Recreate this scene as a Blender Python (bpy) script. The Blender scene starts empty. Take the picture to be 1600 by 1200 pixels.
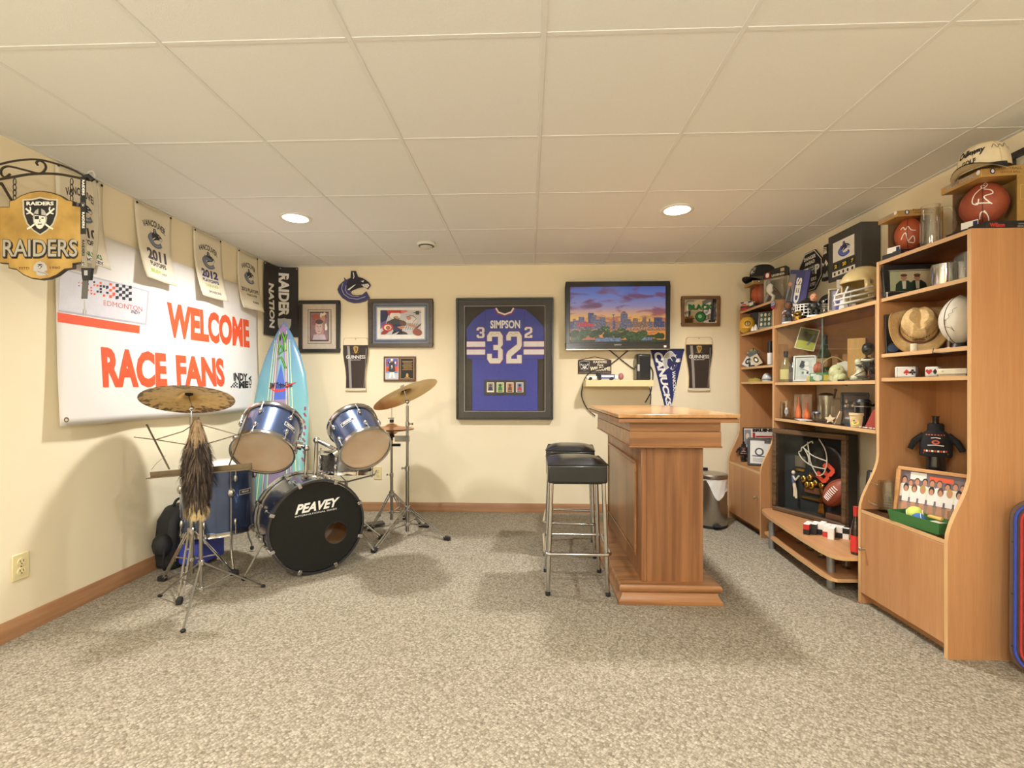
import bpy, bmesh, math, random
from math import sin, cos, tan, pi, sqrt, atan2, radians as R
from mathutils import Vector, Matrix, geometry

S = bpy.context.scene
COL = S.collection
RNG = random.Random(11)
CZ = 1.10                      # lens height
TH = math.atan(27 / 750.0)     # the camera is turned a little to the left of the back wall's normal
CEIL = 2.19
BACK = 4.25
RIGHT = 2.09
LAX, LAS = -2.27, 0.0        # left wall: x = LAX + LAS * y

# ---------------------------------------------------------------- camera, world, lights, exposure
cam = bpy.data.cameras.new('camera')
cam.sensor_width = 36
cam.lens = 16.875
cam.shift_y = 0.00375
cam.clip_start = 0.02
camo = bpy.data.objects.new('camera', cam)
COL.objects.link(camo)
camo.location = (0, 0, CZ)
camo.rotation_euler = (R(90), 0, TH)
S.camera = camo

W = bpy.data.worlds.new('world')
S.world = W
W.use_nodes = True
W.node_tree.nodes['Background'].inputs[0].default_value = (1, .95, .88, 1)
W.node_tree.nodes['Background'].inputs[1].default_value = 0.3

vs = S.view_settings
S.display_settings.display_device = 'sRGB'
vs.view_transform = 'Standard'
vs.look = 'None'
vs.gamma = 1
vs.use_curve_mapping = False
vs.exposure = -0.32
cy = S.cycles
cy.max_bounces = 10
cy.diffuse_bounces = 6
cy.glossy_bounces = 4
cy.transparent_max_bounces = 24
cy.transmission_bounces = 6
cy.caustics_reflective = False
cy.caustics_refractive = False
cy.sample_clamp_indirect = 4
cy.use_denoising = True

POT_W = 38
FILL_W = 98
POTS = [(-1.5, 3.03), (0.905, 2.975)]
POTS_BEHIND = [(-1.5, 0.45), (0.55, 0.45), (-1.75, -1.9)]
FILL_GLOBES = [(-1.62, -0.75), (0.59, -0.75)]  # added fill globes behind the camera, not known fittings of the room
LAMP_COL = (1.0, 0.995, 0.985)


def lamp(kind, name, loc, energy, size, parent=None):
    l = bpy.data.lights.new(name, kind)
    l.energy = energy
    l.color = LAMP_COL
    if kind == 'AREA':
        l.shape = 'DISK'
        l.size = size
        l.spread = 2.5
    else:
        l.shadow_soft_size = size
    o = bpy.data.objects.new(name, l)
    COL.objects.link(o)
    o.location = loc
    if parent: o.parent = parent
    return o


# ---------------------------------------------------------------- from a direction seen to a place in the room
FW = (-sin(TH), cos(TH))
RT = (cos(TH), sin(TH))


def ray(px, py):
    u = (px - 800) / 750.0
    return Vector((FW[0] + u * RT[0], FW[1] + u * RT[1], (606 - py) / 750.0))


def AX(px, py, X):
    d = ray(px, py); return Vector((0, 0, CZ)) + d * (X / d.x)


def AY(px, py, Y):
    d = ray(px, py); return Vector((0, 0, CZ)) + d * (Y / d.y)


def AZ(px, py, Z):
    d = ray(px, py); return Vector((0, 0, CZ)) + d * ((Z - CZ) / d.z)


def AD(px, py, D):
    return Vector((0, 0, CZ)) + ray(px, py) * D


def AL(px, py, off=0.0):
    d = ray(px, py)
    t = (LAX + off) / (d.x - LAS * d.y)
    return Vector((0, 0, CZ)) + d * t


def lwx(y, off=0.0): return LAX + LAS * y + off


LROT = atan2(1, LAS)           # a thing on the left wall is turned this far


def depth(p): return p[0] * FW[0] + p[1] * FW[1]


def facing(x, y): return atan2(y, x) - pi / 2


# ---------------------------------------------------------------- materials (all node based)
def lin1(c):
    c = c / 255.0
    return c / 12.92 if c <= .04045 else ((c + .055) / 1.055) ** 2.4


def lin(c): return (lin1(c[0]), lin1(c[1]), lin1(c[2]), 1)


MATS = {}


def newmat(name):
    m = bpy.data.materials.new(name)
    m.use_nodes = True
    nt = m.node_tree
    return m, nt, nt.nodes['Principled BSDF'], nt.nodes['Material Output']


def N(nt, t, **kw):
    n = nt.nodes.new(t)
    for k, v in kw.items():
        if k in n.inputs: n.inputs[k].default_value = v
        else: setattr(n, k, v)
    return n


def coords(nt, scale=(1, 1, 1), rot=(0, 0, 0)):
    tc = nt.nodes.new('ShaderNodeTexCoord')
    mp = nt.nodes.new('ShaderNodeMapping')
    mp.inputs['Scale'].default_value = scale
    mp.inputs['Rotation'].default_value = rot
    nt.links.new(tc.outputs['Object'], mp.inputs[0])
    return mp.outputs[0]


def ramp(nt, fac, stops):
    r = nt.nodes.new('ShaderNodeValToRGB')
    e = r.color_ramp.elements
    while len(e) < len(stops): e.new(.5)
    for i, (p, c) in enumerate(stops):
        e[i].position = p
        e[i].color = c
    nt.links.new(fac, r.inputs[0])
    return r.outputs[0]


def mat(name, rgb=(200, 200, 200), rough=.5, metal=0., var=.06, scale=25, bump=0., bscale=250, coat=0., spec=.5, emit=0., sheen=0.):
    if name in MATS: return MATS[name]
    m, nt, b, out = newmat(name)
    c = lin(rgb)
    v = coords(nt)
    n = N(nt, 'ShaderNodeTexNoise', Scale=scale, Detail=3.)
    nt.links.new(v, n.inputs['Vector'])
    col = ramp(nt, n.outputs[0], [(.3, tuple(x * (1 - var) for x in c[:3]) + (1,)), (.7, tuple(min(1, x * (1 + var)) for x in c[:3]) + (1,))])
    nt.links.new(col, b.inputs['Base Color'])
    b.inputs['Roughness'].default_value = rough
    b.inputs['Metallic'].default_value = metal
    b.inputs['Specular IOR Level'].default_value = spec
    b.inputs['Coat Weight'].default_value = coat
    b.inputs['Sheen Weight'].default_value = sheen
    if emit:
        nt.links.new(col, b.inputs['Emission Color'])
        b.inputs['Emission Strength'].default_value = emit
    if bump:
        n2 = N(nt, 'ShaderNodeTexNoise', Scale=bscale, Detail=2.)
        nt.links.new(v, n2.inputs['Vector'])
        bp = N(nt, 'ShaderNodeBump', Strength=bump, Distance=.002)
        nt.links.new(n2.outputs[0], bp.inputs['Height'])
        nt.links.new(bp.outputs[0], b.inputs['Normal'])
    MATS[name] = m
    return m


def wood(name, c1, c2, axis='z', scale=1., rough=.4, coat=.1, contrast=1.):
    if name in MATS: return MATS[name]
    m, nt, b, out = newmat(name)
    k = 26 * scale
    s = {'z': (k, k, k * .045), 'y': (k, k * .045, k), 'x': (k * .045, k, k)}[axis]
    v = coords(nt, s)
    n = N(nt, 'ShaderNodeTexNoise', Scale=1., Detail=5., Distortion=.6)
    nt.links.new(v, n.inputs['Vector'])
    col = ramp(nt, n.outputs[0], [(.5 - .22 / contrast, lin(c2)), (.5 + .2 / contrast, lin(c1))])
    v2 = coords(nt, tuple(x * 9 for x in s))
    n2 = N(nt, 'ShaderNodeTexNoise', Scale=1., Detail=2.)
    nt.links.new(v2, n2.inputs['Vector'])
    mx = N(nt, 'ShaderNodeMix', data_type='RGBA', blend_type='MULTIPLY')
    mx.inputs[0].default_value = .25
    nt.links.new(col, mx.inputs[6])
    nt.links.new(n2.outputs[0], mx.inputs[7])
    nt.links.new(mx.outputs[2], b.inputs['Base Color'])
    b.inputs['Roughness'].default_value = rough
    b.inputs['Coat Weight'].default_value = coat
    b.inputs['Coat Roughness'].default_value = .2
    bp = N(nt, 'ShaderNodeBump', Strength=.06, Distance=.002)
    nt.links.new(n2.outputs[0], bp.inputs['Height'])
    nt.links.new(bp.outputs[0], b.inputs['Normal'])
    MATS[name] = m
    return m


def pane_mat(name, tint=(255, 255, 255), refl=1., rough=.02, base=0.):
    """clear sheet or thin wall of glass: straight-through plus a Fresnel reflection"""
    if name in MATS: return MATS[name]
    m, nt, b, out = newmat(name)
    nt.nodes.remove(b)
    tr = N(nt, 'ShaderNodeBsdfTransparent'); tr.inputs[0].default_value = lin(tint)
    gl = N(nt, 'ShaderNodeBsdfGlossy'); gl.inputs['Roughness'].default_value = rough
    lw = N(nt, 'ShaderNodeLayerWeight', Blend=.5)              # same from both sides of the sheet
    pw = N(nt, 'ShaderNodeMath', operation='POWER'); pw.inputs[1].default_value = 5
    nt.links.new(lw.outputs['Facing'], pw.inputs[0])
    fr = N(nt, 'ShaderNodeMath', operation='MULTIPLY_ADD'); fr.inputs[1].default_value = .9; fr.inputs[2].default_value = .035
    nt.links.new(pw.outputs[0], fr.inputs[0])
    nz = N(nt, 'ShaderNodeTexNoise', Scale=8.)
    nt.links.new(coords(nt), nz.inputs['Vector'])
    bp = N(nt, 'ShaderNodeBump', Strength=.01, Distance=.001)
    nt.links.new(nz.outputs[0], bp.inputs['Height'])
    nt.links.new(bp.outputs[0], gl.inputs['Normal'])
    ma = N(nt, 'ShaderNodeMath', operation='MULTIPLY_ADD')
    ma.inputs[1].default_value = refl
    ma.inputs[2].default_value = base
    nt.links.new(fr.outputs[0], ma.inputs[0])
    mx = N(nt, 'ShaderNodeMixShader')
    nt.links.new(ma.outputs[0], mx.inputs[0])
    nt.links.new(tr.outputs[0], mx.inputs[1])
    nt.links.new(gl.outputs[0], mx.inputs[2])
    nt.links.new(mx.outputs[0], out.inputs[0])
    MATS[name] = m
    return m


def carpet_mat():
    m, nt, b, out = newmat('berber carpet')
    v = coords(nt, (1, 1, 1), (0, 0, R(38)))
    n0 = N(nt, 'ShaderNodeTexNoise', Scale=60., Detail=2.)
    nt.links.new(v, n0.inputs['Vector'])
    mxv = N(nt, 'ShaderNodeMix', data_type='RGBA', blend_type='LINEAR_LIGHT')
    mxv.inputs[0].default_value = .006
    nt.links.new(v, mxv.inputs[6]); nt.links.new(n0.outputs['Color'], mxv.inputs[7])
    vo = N(nt, 'ShaderNodeTexVoronoi', Scale=118., feature='F1')
    vo.inputs['Randomness'].default_value = .62
    nt.links.new(mxv.outputs[2], vo.inputs['Vector'])
    n = N(nt, 'ShaderNodeTexNoise', Scale=70., Detail=4.)
    nt.links.new(v, n.inputs['Vector'])
    cell = ramp(nt, vo.outputs['Color'], [(.1, lin((132, 123, 105))), (.45, lin((158, 149, 131))), (.9, lin((178, 170, 153)))])
    gap = ramp(nt, vo.outputs['Distance'], [(.3, (1, 1, 1, 1)), (.85, (.5, .47, .43, 1))])
    m1 = N(nt, 'ShaderNodeMix', data_type='RGBA', blend_type='MULTIPLY'); m1.inputs[0].default_value = .85
    nt.links.new(cell, m1.inputs[6]); nt.links.new(gap, m1.inputs[7])
    fl = ramp(nt, n.outputs[0], [(.35, (.76, .73, .68, 1)), (.6, (1, 1, 1, 1))])
    m2 = N(nt, 'ShaderNodeMix', data_type='RGBA', blend_type='MULTIPLY'); m2.inputs[0].default_value = .6
    nt.links.new(m1.outputs[2], m2.inputs[6]); nt.links.new(fl, m2.inputs[7])
    nt.links.new(m2.outputs[2], b.inputs['Base Color'])
    b.inputs['Roughness'].default_value = .95
    b.inputs['Specular IOR Level'].default_value = .1
    inv = N(nt, 'ShaderNodeMath', operation='SUBTRACT'); inv.inputs[0].default_value = 1
    nt.links.new(vo.outputs['Distance'], inv.inputs[1])
    bp = N(nt, 'ShaderNodeBump', Strength=.5, Distance=.004)
    nt.links.new(inv.outputs[0], bp.inputs['Height'])
    nt.links.new(bp.outputs[0], b.inputs['Normal'])
    return m


# ---------------------------------------------------------------- mesh building
def frame_from(p, d, up=(0, 0, 1)):
    """matrix whose z runs along d and whose x leans towards 'up'"""
    z = Vector(d).normalized()
    x = Vector(up) - z * Vector(up).dot(z)
    if x.length < 1e-5: x = Vector((1, 0, 0)) - z * z.x
    x.normalize()
    y = z.cross(x)
    M = Matrix((x, y, z)).transposed().to_4x4()
    M.translation = Vector(p)
    return M


class MB:
    def __init__(s):
        s.v = []; s.f = []; s.mi = []; s.sm = []; s.M = []

    def add(s, vs, fs, m, smooth=False, T=None):
        o = len(s.v)
        if m not in s.M: s.M.append(m)
        k = s.M.index(m)
        for p in vs:
            p = Vector(p)
            s.v.append(T @ p if T else p)
        for f in fs:
            s.f.append([i + o for i in f]); s.mi.append(k); s.sm.append(smooth)
        return s

    def box(s, x0, x1, y0, y1, z0, z1, m, T=None):
        vs = [(x, y, z) for z in (z0, z1) for y in (y0, y1) for x in (x0, x1)]
        return s.add(vs, [(0, 2, 3, 1), (4, 5, 7, 6), (0, 1, 5, 4), (2, 6, 7, 3), (0, 4, 6, 2), (1, 3, 7, 5)], m, False, T)

    def tube(s, pts, r, m, n=8, closed=False, T=None, flat=1.):
        pts = [Vector(p) for p in pts]
        k = len(pts)
        rr = r if isinstance(r, (list, tuple)) else [r] * k
        tang = []
        for i in range(k):
            a = pts[(i - 1) % k] if (closed or i) else pts[0]
            b = pts[(i + 1) % k] if (closed or i < k - 1) else pts[-1]
            t = (b - a)
            tang.append(t.normalized() if t.length > 1e-9 else Vector((0, 0, 1)))
        x = Vector((0, 0, 1)) if abs(tang[0].z) < .9 else Vector((1, 0, 0))
        vs = []
        for i in range(k):
            t = tang[i]
            x = x - t * x.dot(t)
            if x.length < 1e-6: x = t.orthogonal()
            x.normalize()
            y = t.cross(x)
            for j in range(n):
                a = 2 * pi * j / n
                vs.append(pts[i] + (x * cos(a) * flat + y * sin(a)) * rr[i])
        fs = []
        for i in range(k if closed else k - 1):
            i2 = (i + 1) % k
            for j in range(n):
                j2 = (j + 1) % n
                fs.append((i * n + j, i * n + j2, i2 * n + j2, i2 * n + j))
        s.add(vs, fs, m, True, T)
        if not closed:
            s.add(vs[:n], [tuple(reversed(range(n)))], m, False, T)
            s.add(vs[-n:], [tuple(range(n))], m, False, T)
        return s

    def cyl(s, p0, p1, r, m, n=12, r1=None, T=None):
        return s.tube([p0, p1], [r, r if r1 is None else r1], m, n, False, T)

    def lathe(s, prof, m, n=24, T=None, a0=0., a1=2 * pi):
        full = abs(a1 - a0 - 2 * pi) < 1e-6
        vs = []
        cols = n if full else n + 1
        for r, z in prof:
            for j in range(cols):
                a = a0 + (a1 - a0) * j / n
                vs.append((max(r, 1e-5) * cos(a), max(r, 1e-5) * sin(a), z))
        fs = []
        for i in range(len(prof) - 1):
            for j in range(n):
                j2 = (j + 1) % cols
                fs.append((i * cols + j, i * cols + j2, (i + 1) * cols + j2, (i + 1) * cols + j))
        return s.add(vs, fs, m, True, T)

    def ell(s, c, r, m, n=14, T=None):
        if not isinstance(r, (list, tuple)): r = (r, r, r)
        k = max(5, n // 2)
        prof = [(sin(pi * i / k), -cos(pi * i / k)) for i in range(k + 1)]
        M = Matrix.Translation(Vector(c)) @ Matrix.Diagonal((r[0], r[1], r[2], 1))
        return s.lathe(prof, m, n, (T @ M) if T else M)

    def prism(s, poly, a0, a1, m, plane='xz', T=None, smooth=False):
        """outline extruded from a0 to a1 along the axis left over by plane"""
        def P(u, v, a):
            return {'xz': (u, a, v), 'xy': (u, v, a), 'yz': (a, u, v)}[plane]
        n = len(poly)
        tri = geometry.tessellate_polygon([[Vector((u, v, 0)) for u, v in poly]])
        lo = [P(u, v, a0) for u, v in poly]; hi = [P(u, v, a1) for u, v in poly]
        s.add(lo, [tuple(t) for t in tri], m, False, T)
        s.add(hi, [tuple(reversed(t)) for t in tri], m, False, T)
        s.add(lo + hi, [(i, (i + 1) % n, n + (i + 1) % n, n + i) for i in range(n)], m, smooth, T)
        return s

    def build(s, name, parent=None, bevel=0, loc=None, rz=None, seg=2, fix=True):
        me = bpy.data.meshes.new(name)
        me.from_pydata([tuple(p) for p in s.v], [], s.f)
        for m in s.M: me.materials.append(m)
        me.polygons.foreach_set('material_index', s.mi)
        me.polygons.foreach_set('use_smooth', s.sm)
        if fix:
            bm = bmesh.new(); bm.from_mesh(me)
            bmesh.ops.remove_doubles(bm, verts=bm.verts, dist=1e-5)
            bmesh.ops.recalc_face_normals(bm, faces=bm.faces)
            bm.to_mesh(me); bm.free()
        me.set_sharp_from_angle(angle=R(38))
        me.update()
        o = bpy.data.objects.new(name, me)
        COL.objects.link(o)
        if parent: o.parent = parent
        if loc is not None: o.location = loc
        if rz is not None: o.rotation_euler = (0, 0, rz)
        if bevel:
            b = o.modifiers.new('soft edges', 'BEVEL')
            b.width = bevel; b.segments = seg; b.limit_method = 'ANGLE'; b.angle_limit = R(40)
            b.harden_normals = False
        return o


def tag(o, label, cat, group=None):
    o['label'] = label; o['category'] = cat
    if group: o['group'] = group
    return o


def thing(name, label, cat, loc=(0, 0, 0), rz=0., group=None, rot=None, M=None):
    o = bpy.data.objects.new(name, None)
    o.empty_display_size = .05
    COL.objects.link(o)
    if M is not None: o.matrix_world = M
    else:
        o.location = loc
        o.rotation_euler = rot if rot else (0, 0, rz)
    return tag(o, label, cat, group)


def struct(o):
    o['kind'] = 'structure'
    return o


def dup(root, loc, rz=None, label=None):
    r = root.copy(); COL.objects.link(r); r.location = loc
    if rz is not None: r.rotation_euler = (0, 0, rz)
    if label: r['label'] = label
    for ch in list(root.children):
        c = ch.copy(); COL.objects.link(c); c.parent = r
        for g in list(ch.children):
            d = g.copy(); COL.objects.link(d); d.parent = c
    return r


# ---------------------------------------------------------------- flat print: outlines and lettering laid on a surface
TXT = {}


def text_geo(s, bold=0., shear=0., spacing=1.):
    key = (s, bold, shear, spacing)
    if key in TXT: return TXT[key]
    c = bpy.data.curves.new('lettering', 'FONT')
    c.body = s; c.size = 1; c.offset = bold; c.shear = shear; c.space_character = spacing
    c.resolution_u = 3; c.fill_mode = 'FRONT'
    o = bpy.data.objects.new('lettering', c)
    COL.objects.link(o)
    dg = bpy.context.evaluated_depsgraph_get(); dg.update()
    me = o.evaluated_get(dg).to_mesh()
    vs = [(v.co.x, v.co.y) for v in me.vertices]
    fs = [tuple(p.vertices) for p in me.polygons]
    o.evaluated_get(dg).to_mesh_clear()
    bpy.data.objects.remove(o); bpy.data.curves.remove(c)
    x0 = min(v[0] for v in vs); x1 = max(v[0] for v in vs); y0 = min(v[1] for v in vs); y1 = max(v[1] for v in vs)
    vs = [((x - x0) / (x1 - x0), (y - y0) / max(1e-6, y1 - y0)) for x, y in vs]
    TXT[key] = (vs, fs)
    return TXT[key]


class Print:
    """coloured outlines stacked a hair apart; (u, v) = right, up; front is local -y"""
    STEP = .00025

    def __init__(s):
        s.items = []

    def poly(s, m, pts, hole=None):
        loops = [[Vector((u, v, 0)) for u, v in pts]]
        vs = list(pts)
        if hole:
            loops.append([Vector((u, v, 0)) for u, v in hole]); vs = vs + list(hole)
        s.items.append((m, vs, [tuple(t) for t in geometry.tessellate_polygon(loops)]))
        return s

    def rect(s, m, u0, v0, u1, v1): return s.poly(m, [(u0, v0), (u1, v0), (u1, v1), (u0, v1)])

    def grid(s, m, u0, v0, u1, v1, nu, nv):
        vs = [(u0 + (u1 - u0) * i / nu, v0 + (v1 - v0) * j / nv) for j in range(nv + 1) for i in range(nu + 1)]
        fs = [(j * (nu + 1) + i, j * (nu + 1) + i + 1, (j + 1) * (nu + 1) + i + 1, (j + 1) * (nu + 1) + i) for j in range(nv) for i in range(nu)]
        s.items.append((m, vs, fs)); return s

    def frame(s, m, u0, v0, u1, v1, w):
        return s.poly(m, [(u0, v0), (u1, v0), (u1, v1), (u0, v1)], [(u0 + w, v0 + w), (u0 + w, v1 - w), (u1 - w, v1 - w), (u1 - w, v0 + w)])

    def oval(s, m, cu, cv, ru, rv=None, n=16, rot=0.):
        rv = ru if rv is None else rv
        pts = []
        for i in range(n):
            a = 2 * pi * i / n
            x, y = ru * cos(a), rv * sin(a)
            pts.append((cu + x * cos(rot) - y * sin(rot), cv + x * sin(rot) + y * cos(rot)))
        return s.poly(m, pts)

    def ring(s, m, cu, cv, r, w, n=24, rv=None):
        k = (rv or r) / r
        o = [(cu + r * cos(2 * pi * i / n), cv + k * r * sin(2 * pi * i / n)) for i in range(n)]
        h = [(cu + (r - w) * cos(2 * pi * i / n), cv + k * (r - w) * sin(2 * pi * i / n)) for i in reversed(range(n))]
        return s.poly(m, o, h)

    def line(s, m, pts, w):
        vs = []; fs = []
        for i, p in enumerate(pts):
            a = pts[max(0, i - 1)]; b = pts[min(len(pts) - 1, i + 1)]
            dx, dy = b[0] - a[0], b[1] - a[1]
            l = sqrt(dx * dx + dy * dy) or 1
            nx, ny = -dy / l * w / 2, dx / l * w / 2
            vs += [(p[0] + nx, p[1] + ny), (p[0] - nx, p[1] - ny)]
        for i in range(len(pts) - 1): fs.append((2 * i, 2 * i + 1, 2 * i + 3, 2 * i + 2))
        s.items.append((m, vs, fs)); return s

    def text(s, m, t, u0, v0, u1, v1, bold=.02, shear=0., arc=0., down=False, slope=0., spacing=1., fn=None):
        vs, fs = text_geo(t, bold, shear, spacing)
        out = []
        for a, b in vs:
            if down: u, v = u0 + (u1 - u0) * b, v1 - (v1 - v0) * a
            else: u, v = u0 + (u1 - u0) * a, v0 + (v1 - v0) * b
            if arc: v -= arc * (2 * a - 1) ** 2
            if slope: v += slope * (a - .5)
            if fn: u, v = fn(a, b, u, v)
            out.append((u, v))
        s.items.append((m, out, fs)); return s

    def build(s, name, parent, y=0., mapf=None, T=None, step=None):
        mb = MB()
        st = step or s.STEP
        boxes = []
        for m, vs, fs in s.items:
            bx = (min(p[0] for p in vs), min(p[1] for p in vs), max(p[0] for p in vs), max(p[1] for p in vs))
            k = 0                                              # one hair above whatever it overlaps
            for ob, ol in boxes:
                if ol > k and bx[0] < ob[2] and bx[2] > ob[0] and bx[1] < ob[3] and bx[3] > ob[1]: k = ol
            k += 1
            boxes.append((bx, k))
            off = y - st * k
            if mapf: mb.add([mapf(u, v, st * k) for u, v in vs], fs, m)
            else: mb.add([(u, off, v) for u, v in vs], fs, m, False, T)
        return mb.build(name, parent, fix=False)


class Sub:
    """a Print seen through a window: unit square -> rectangle (u0,v0,u1,v1), optionally turned a quarter"""
    def __init__(s, pr, u0, v0, u1, v1): s.p, s.a = pr, (u0, v0, u1, v1)

    def q(s, pts): u0, v0, u1, v1 = s.a; return [(u0 + (u1 - u0) * x, v0 + (v1 - v0) * y) for x, y in pts]

    def poly(s, m, pts, hole=None): s.p.poly(m, s.q(pts), s.q(hole) if hole else None); return s

    def oval(s, m, cu, cv, ru, rv=None, n=14, rot=0.):
        rv = ru if rv is None else rv
        pts = []
        for i in range(n):
            a = 2 * pi * i / n
            x, y = ru * cos(a), rv * sin(a)
            pts.append((cu + x * cos(rot) - y * sin(rot), cv + x * sin(rot) + y * cos(rot)))
        return s.poly(m, pts)

    def rect(s, m, x0, y0, x1, y1): return s.poly(m, [(x0, y0), (x1, y0), (x1, y1), (x0, y1)])

    def line(s, m, pts, w): s.p.line(m, s.q(pts), w * min(abs(s.a[2] - s.a[0]), abs(s.a[3] - s.a[1]))); return s

    def text(s, m, t, x0, y0, x1, y1, **k):
        (a, b), (c, d) = s.q([(x0, y0), (x1, y1)])
        s.p.text(m, t, a, b, c, d, **k); return s


INK = lambda n, c, **k: mat('print ' + n, c, k.pop('rough', .6), var=k.pop('var', .04), **k)
WHITE = INK('white', (238, 236, 228)); BLACK = INK('black', (24, 24, 24)); SILVER = INK('silver', (178, 178, 176))
CREAM = INK('cream', (232, 222, 196)); NAVY = INK('navy', (30, 36, 84)); BLUE = INK('blue', (50, 70, 160))
RED = INK('red', (190, 45, 40)); ORANGE = INK('orange', (226, 92, 48)); GREEN = INK('green', (52, 110, 50))
YELLOW = INK('yellow', (226, 200, 60)); GREY = INK('grey', (120, 120, 120)); DGREY = INK('dark grey', (58, 58, 58))
GOLD = INK('gold', (190, 150, 70)); SKIN = INK('skin', (196, 140, 108)); BROWN = INK('brown', (96, 62, 40)); LBLUE = INK('light blue', (120, 150, 200))


def shield(p, u0, v0, u1, v1, words='RAIDERS', edge=SILVER):
    q = Sub(p, u0, v0, u1, v1)
    out = [(0, .94), (.25, .95), (.5, 1), (.75, .95), (1, .94), (.98, .55), (.88, .3), (.7, .12), (.5, 0), (.3, .12), (.12, .3), (.02, .55)]
    inn = [(.5 + (x - .5) * .9, .49 + (y - .49) * .92) for x, y in out]
    q.poly(edge, out); q.poly(BLACK, inn)
    if words: q.text(WHITE, words, .12, .78, .88, .88, bold=.04)
    for sx in (1, -1):                                        # crossed swords behind the head
        f = lambda x, y: (.5 + sx * (x - .5), y)
        q.line(WHITE, [f(.1, .7), f(.25, .58), f(.78, .2), f(.86, .17)], .05)
        q.line(WHITE, [f(.12, .56), f(.2, .58), f(.24, .68), f(.22, .74)], .04)
    q.oval(SILVER, .5, .45, .2, .25)                          # helmet
    q.rect(BLACK, .46, .5, .54, .7)
    q.poly(WHITE, [(.36, .52), (.64, .52), (.66, .36), (.58, .2), (.5, .16), (.42, .2), (.34, .36)])   # face
    q.rect(BLACK, .36, .42, .48, .5); q.line(BLACK, [(.34, .55), (.66, .5)], .03)                       # eye patch
    q.rect(BLACK, .55, .43, .61, .46); q.line(BLACK, [(.44, .29), (.56, .29)], .025)
    q.line(BLACK, [(.51, .43), (.49, .35), (.53, .35)], .02)
    return p


ORCA = [(797, 128), (838, 128), (855, 176), (905, 192), (945, 222), (962, 247), (938, 282), (905, 262), (870, 262), (840, 275), (805, 285),
        (795, 305), (810, 325), (850, 330), (890, 325), (925, 297), (955, 352), (920, 378), (870, 392), (820, 395), (770, 380), (725, 350),
        (695, 310), (685, 280), (700, 245), (735, 212), (745, 205), (738, 180), (760, 200), (795, 185)]
ORCA = [((x - 685) / 277., (395 - y) / 267.) for x, y in ORCA]


def shrink(pts, k):
    n = len(pts); out = []
    ar = sum(pts[i][0] * pts[(i + 1) % n][1] - pts[(i + 1) % n][0] * pts[i][1] for i in range(n))
    sg = 1 if ar > 0 else -1
    for i in range(n):
        a, b, c = Vector(pts[i - 1]), Vector(pts[i]), Vector(pts[(i + 1) % n])
        d = ((b - a).normalized() + (c - b).normalized())
        if d.length < 1e-6: out.append(tuple(b)); continue
        d.normalize()
        out.append((b.x - d.y * k * sg, b.y + d.x * k * sg))
    return out


def orca(p, u0, v0, u1, v1, body=NAVY, tail=BLUE, edge=None, fn=None):
    q = Sub(p, u0, v0, u1, v1)
    if fn: q.q = lambda pts, q0=q.q: [fn(a, b) for a, b in pts]
    if edge: q.poly(edge, ORCA)
    q.poly(tail, shrink(ORCA, .03) if edge else ORCA)
    head = [(.41, .98), (.55, .98), (.61, .82), (.8, .75), (.94, .64), (.98, .55), (.93, .5), (.78, .49), (.62, .46), (.42, .38), (.3, .45), (.28, .6), (.33, .72), (.4, .78)]
    q.poly(body, head)
    q.poly(WHITE, [(.72, .57), (.92, .6), (.96, .54), (.9, .46), (.8, .5)])
    for k in range(4): q.line(body, [(.76 + .045 * k, .51), (.77 + .045 * k, .58)], .012)
    q.poly(WHITE, [(.7, .68), (.8, .7), (.78, .64)])
    q.poly(WHITE, [(.3, .42), (.5, .56), (.56, .58), (.45, .48), (.36, .4)])
    q.line(WHITE, [(.48, .95), (.5, .82), (.48, .76)], .03)
    q.line(SILVER, [(.17, .62), (.13, .45), (.2, .28), (.36, .16), (.6, .12), (.85, .2)], .022)
    q.line(SILVER, [(.27, .55), (.24, .42), (.3, .3), (.45, .22), (.65, .2)], .018)
    return p


def people(p, u0, v0, u1, v1, n, cloth, rng, hair=(BROWN, BLACK), bg=None, big=.5):
    """a photograph of n people as flat shapes"""
    q = Sub(p, u0, v0, u1, v1)
    if bg: q.rect(bg, 0, 0, 1, 1)
    asp = abs((v1 - v0) / (u1 - u0))
    for i in range(n):
        x = (i + .5) / n + rng.uniform(-.1, .1) / n
        h = big * rng.uniform(.85, 1.1)
        w = h * .22 * asp
        c = cloth[i % len(cloth)]
        q.poly(c, [(x - w * 1.35, 0), (x - w * 1.2, h * .6), (x - w * .5, h * .76), (x + w * .5, h * .76), (x + w * 1.2, h * .6), (x + w * 1.35, 0)])
        q.oval(hair[i % len(hair)], x, h * 1.0, w * .62, h * .2)
        q.oval(SKIN, x, h * .94, w * .5, h * .17)
    return p

# ---------------------------------------------------------------- room shell
WALLM = mat('cream wall paint', (236, 224, 193), .75, var=.012, scale=3, bump=.08, bscale=300)
TILEM = mat('ceiling tile face', (228, 230, 230), .9, var=.015, scale=140, bump=.25, bscale=420)
GRIDM = mat('white ceiling grid metal', (222, 223, 222), .7, var=.01)
BASEM = wood('oak baseboard', (184, 138, 98), (152, 108, 72), 'x', 1., .45)
BASEL = wood('oak baseboard along', (184, 138, 98), (152, 108, 72), 'y', 1., .45)
FRONT = -3.0

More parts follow.
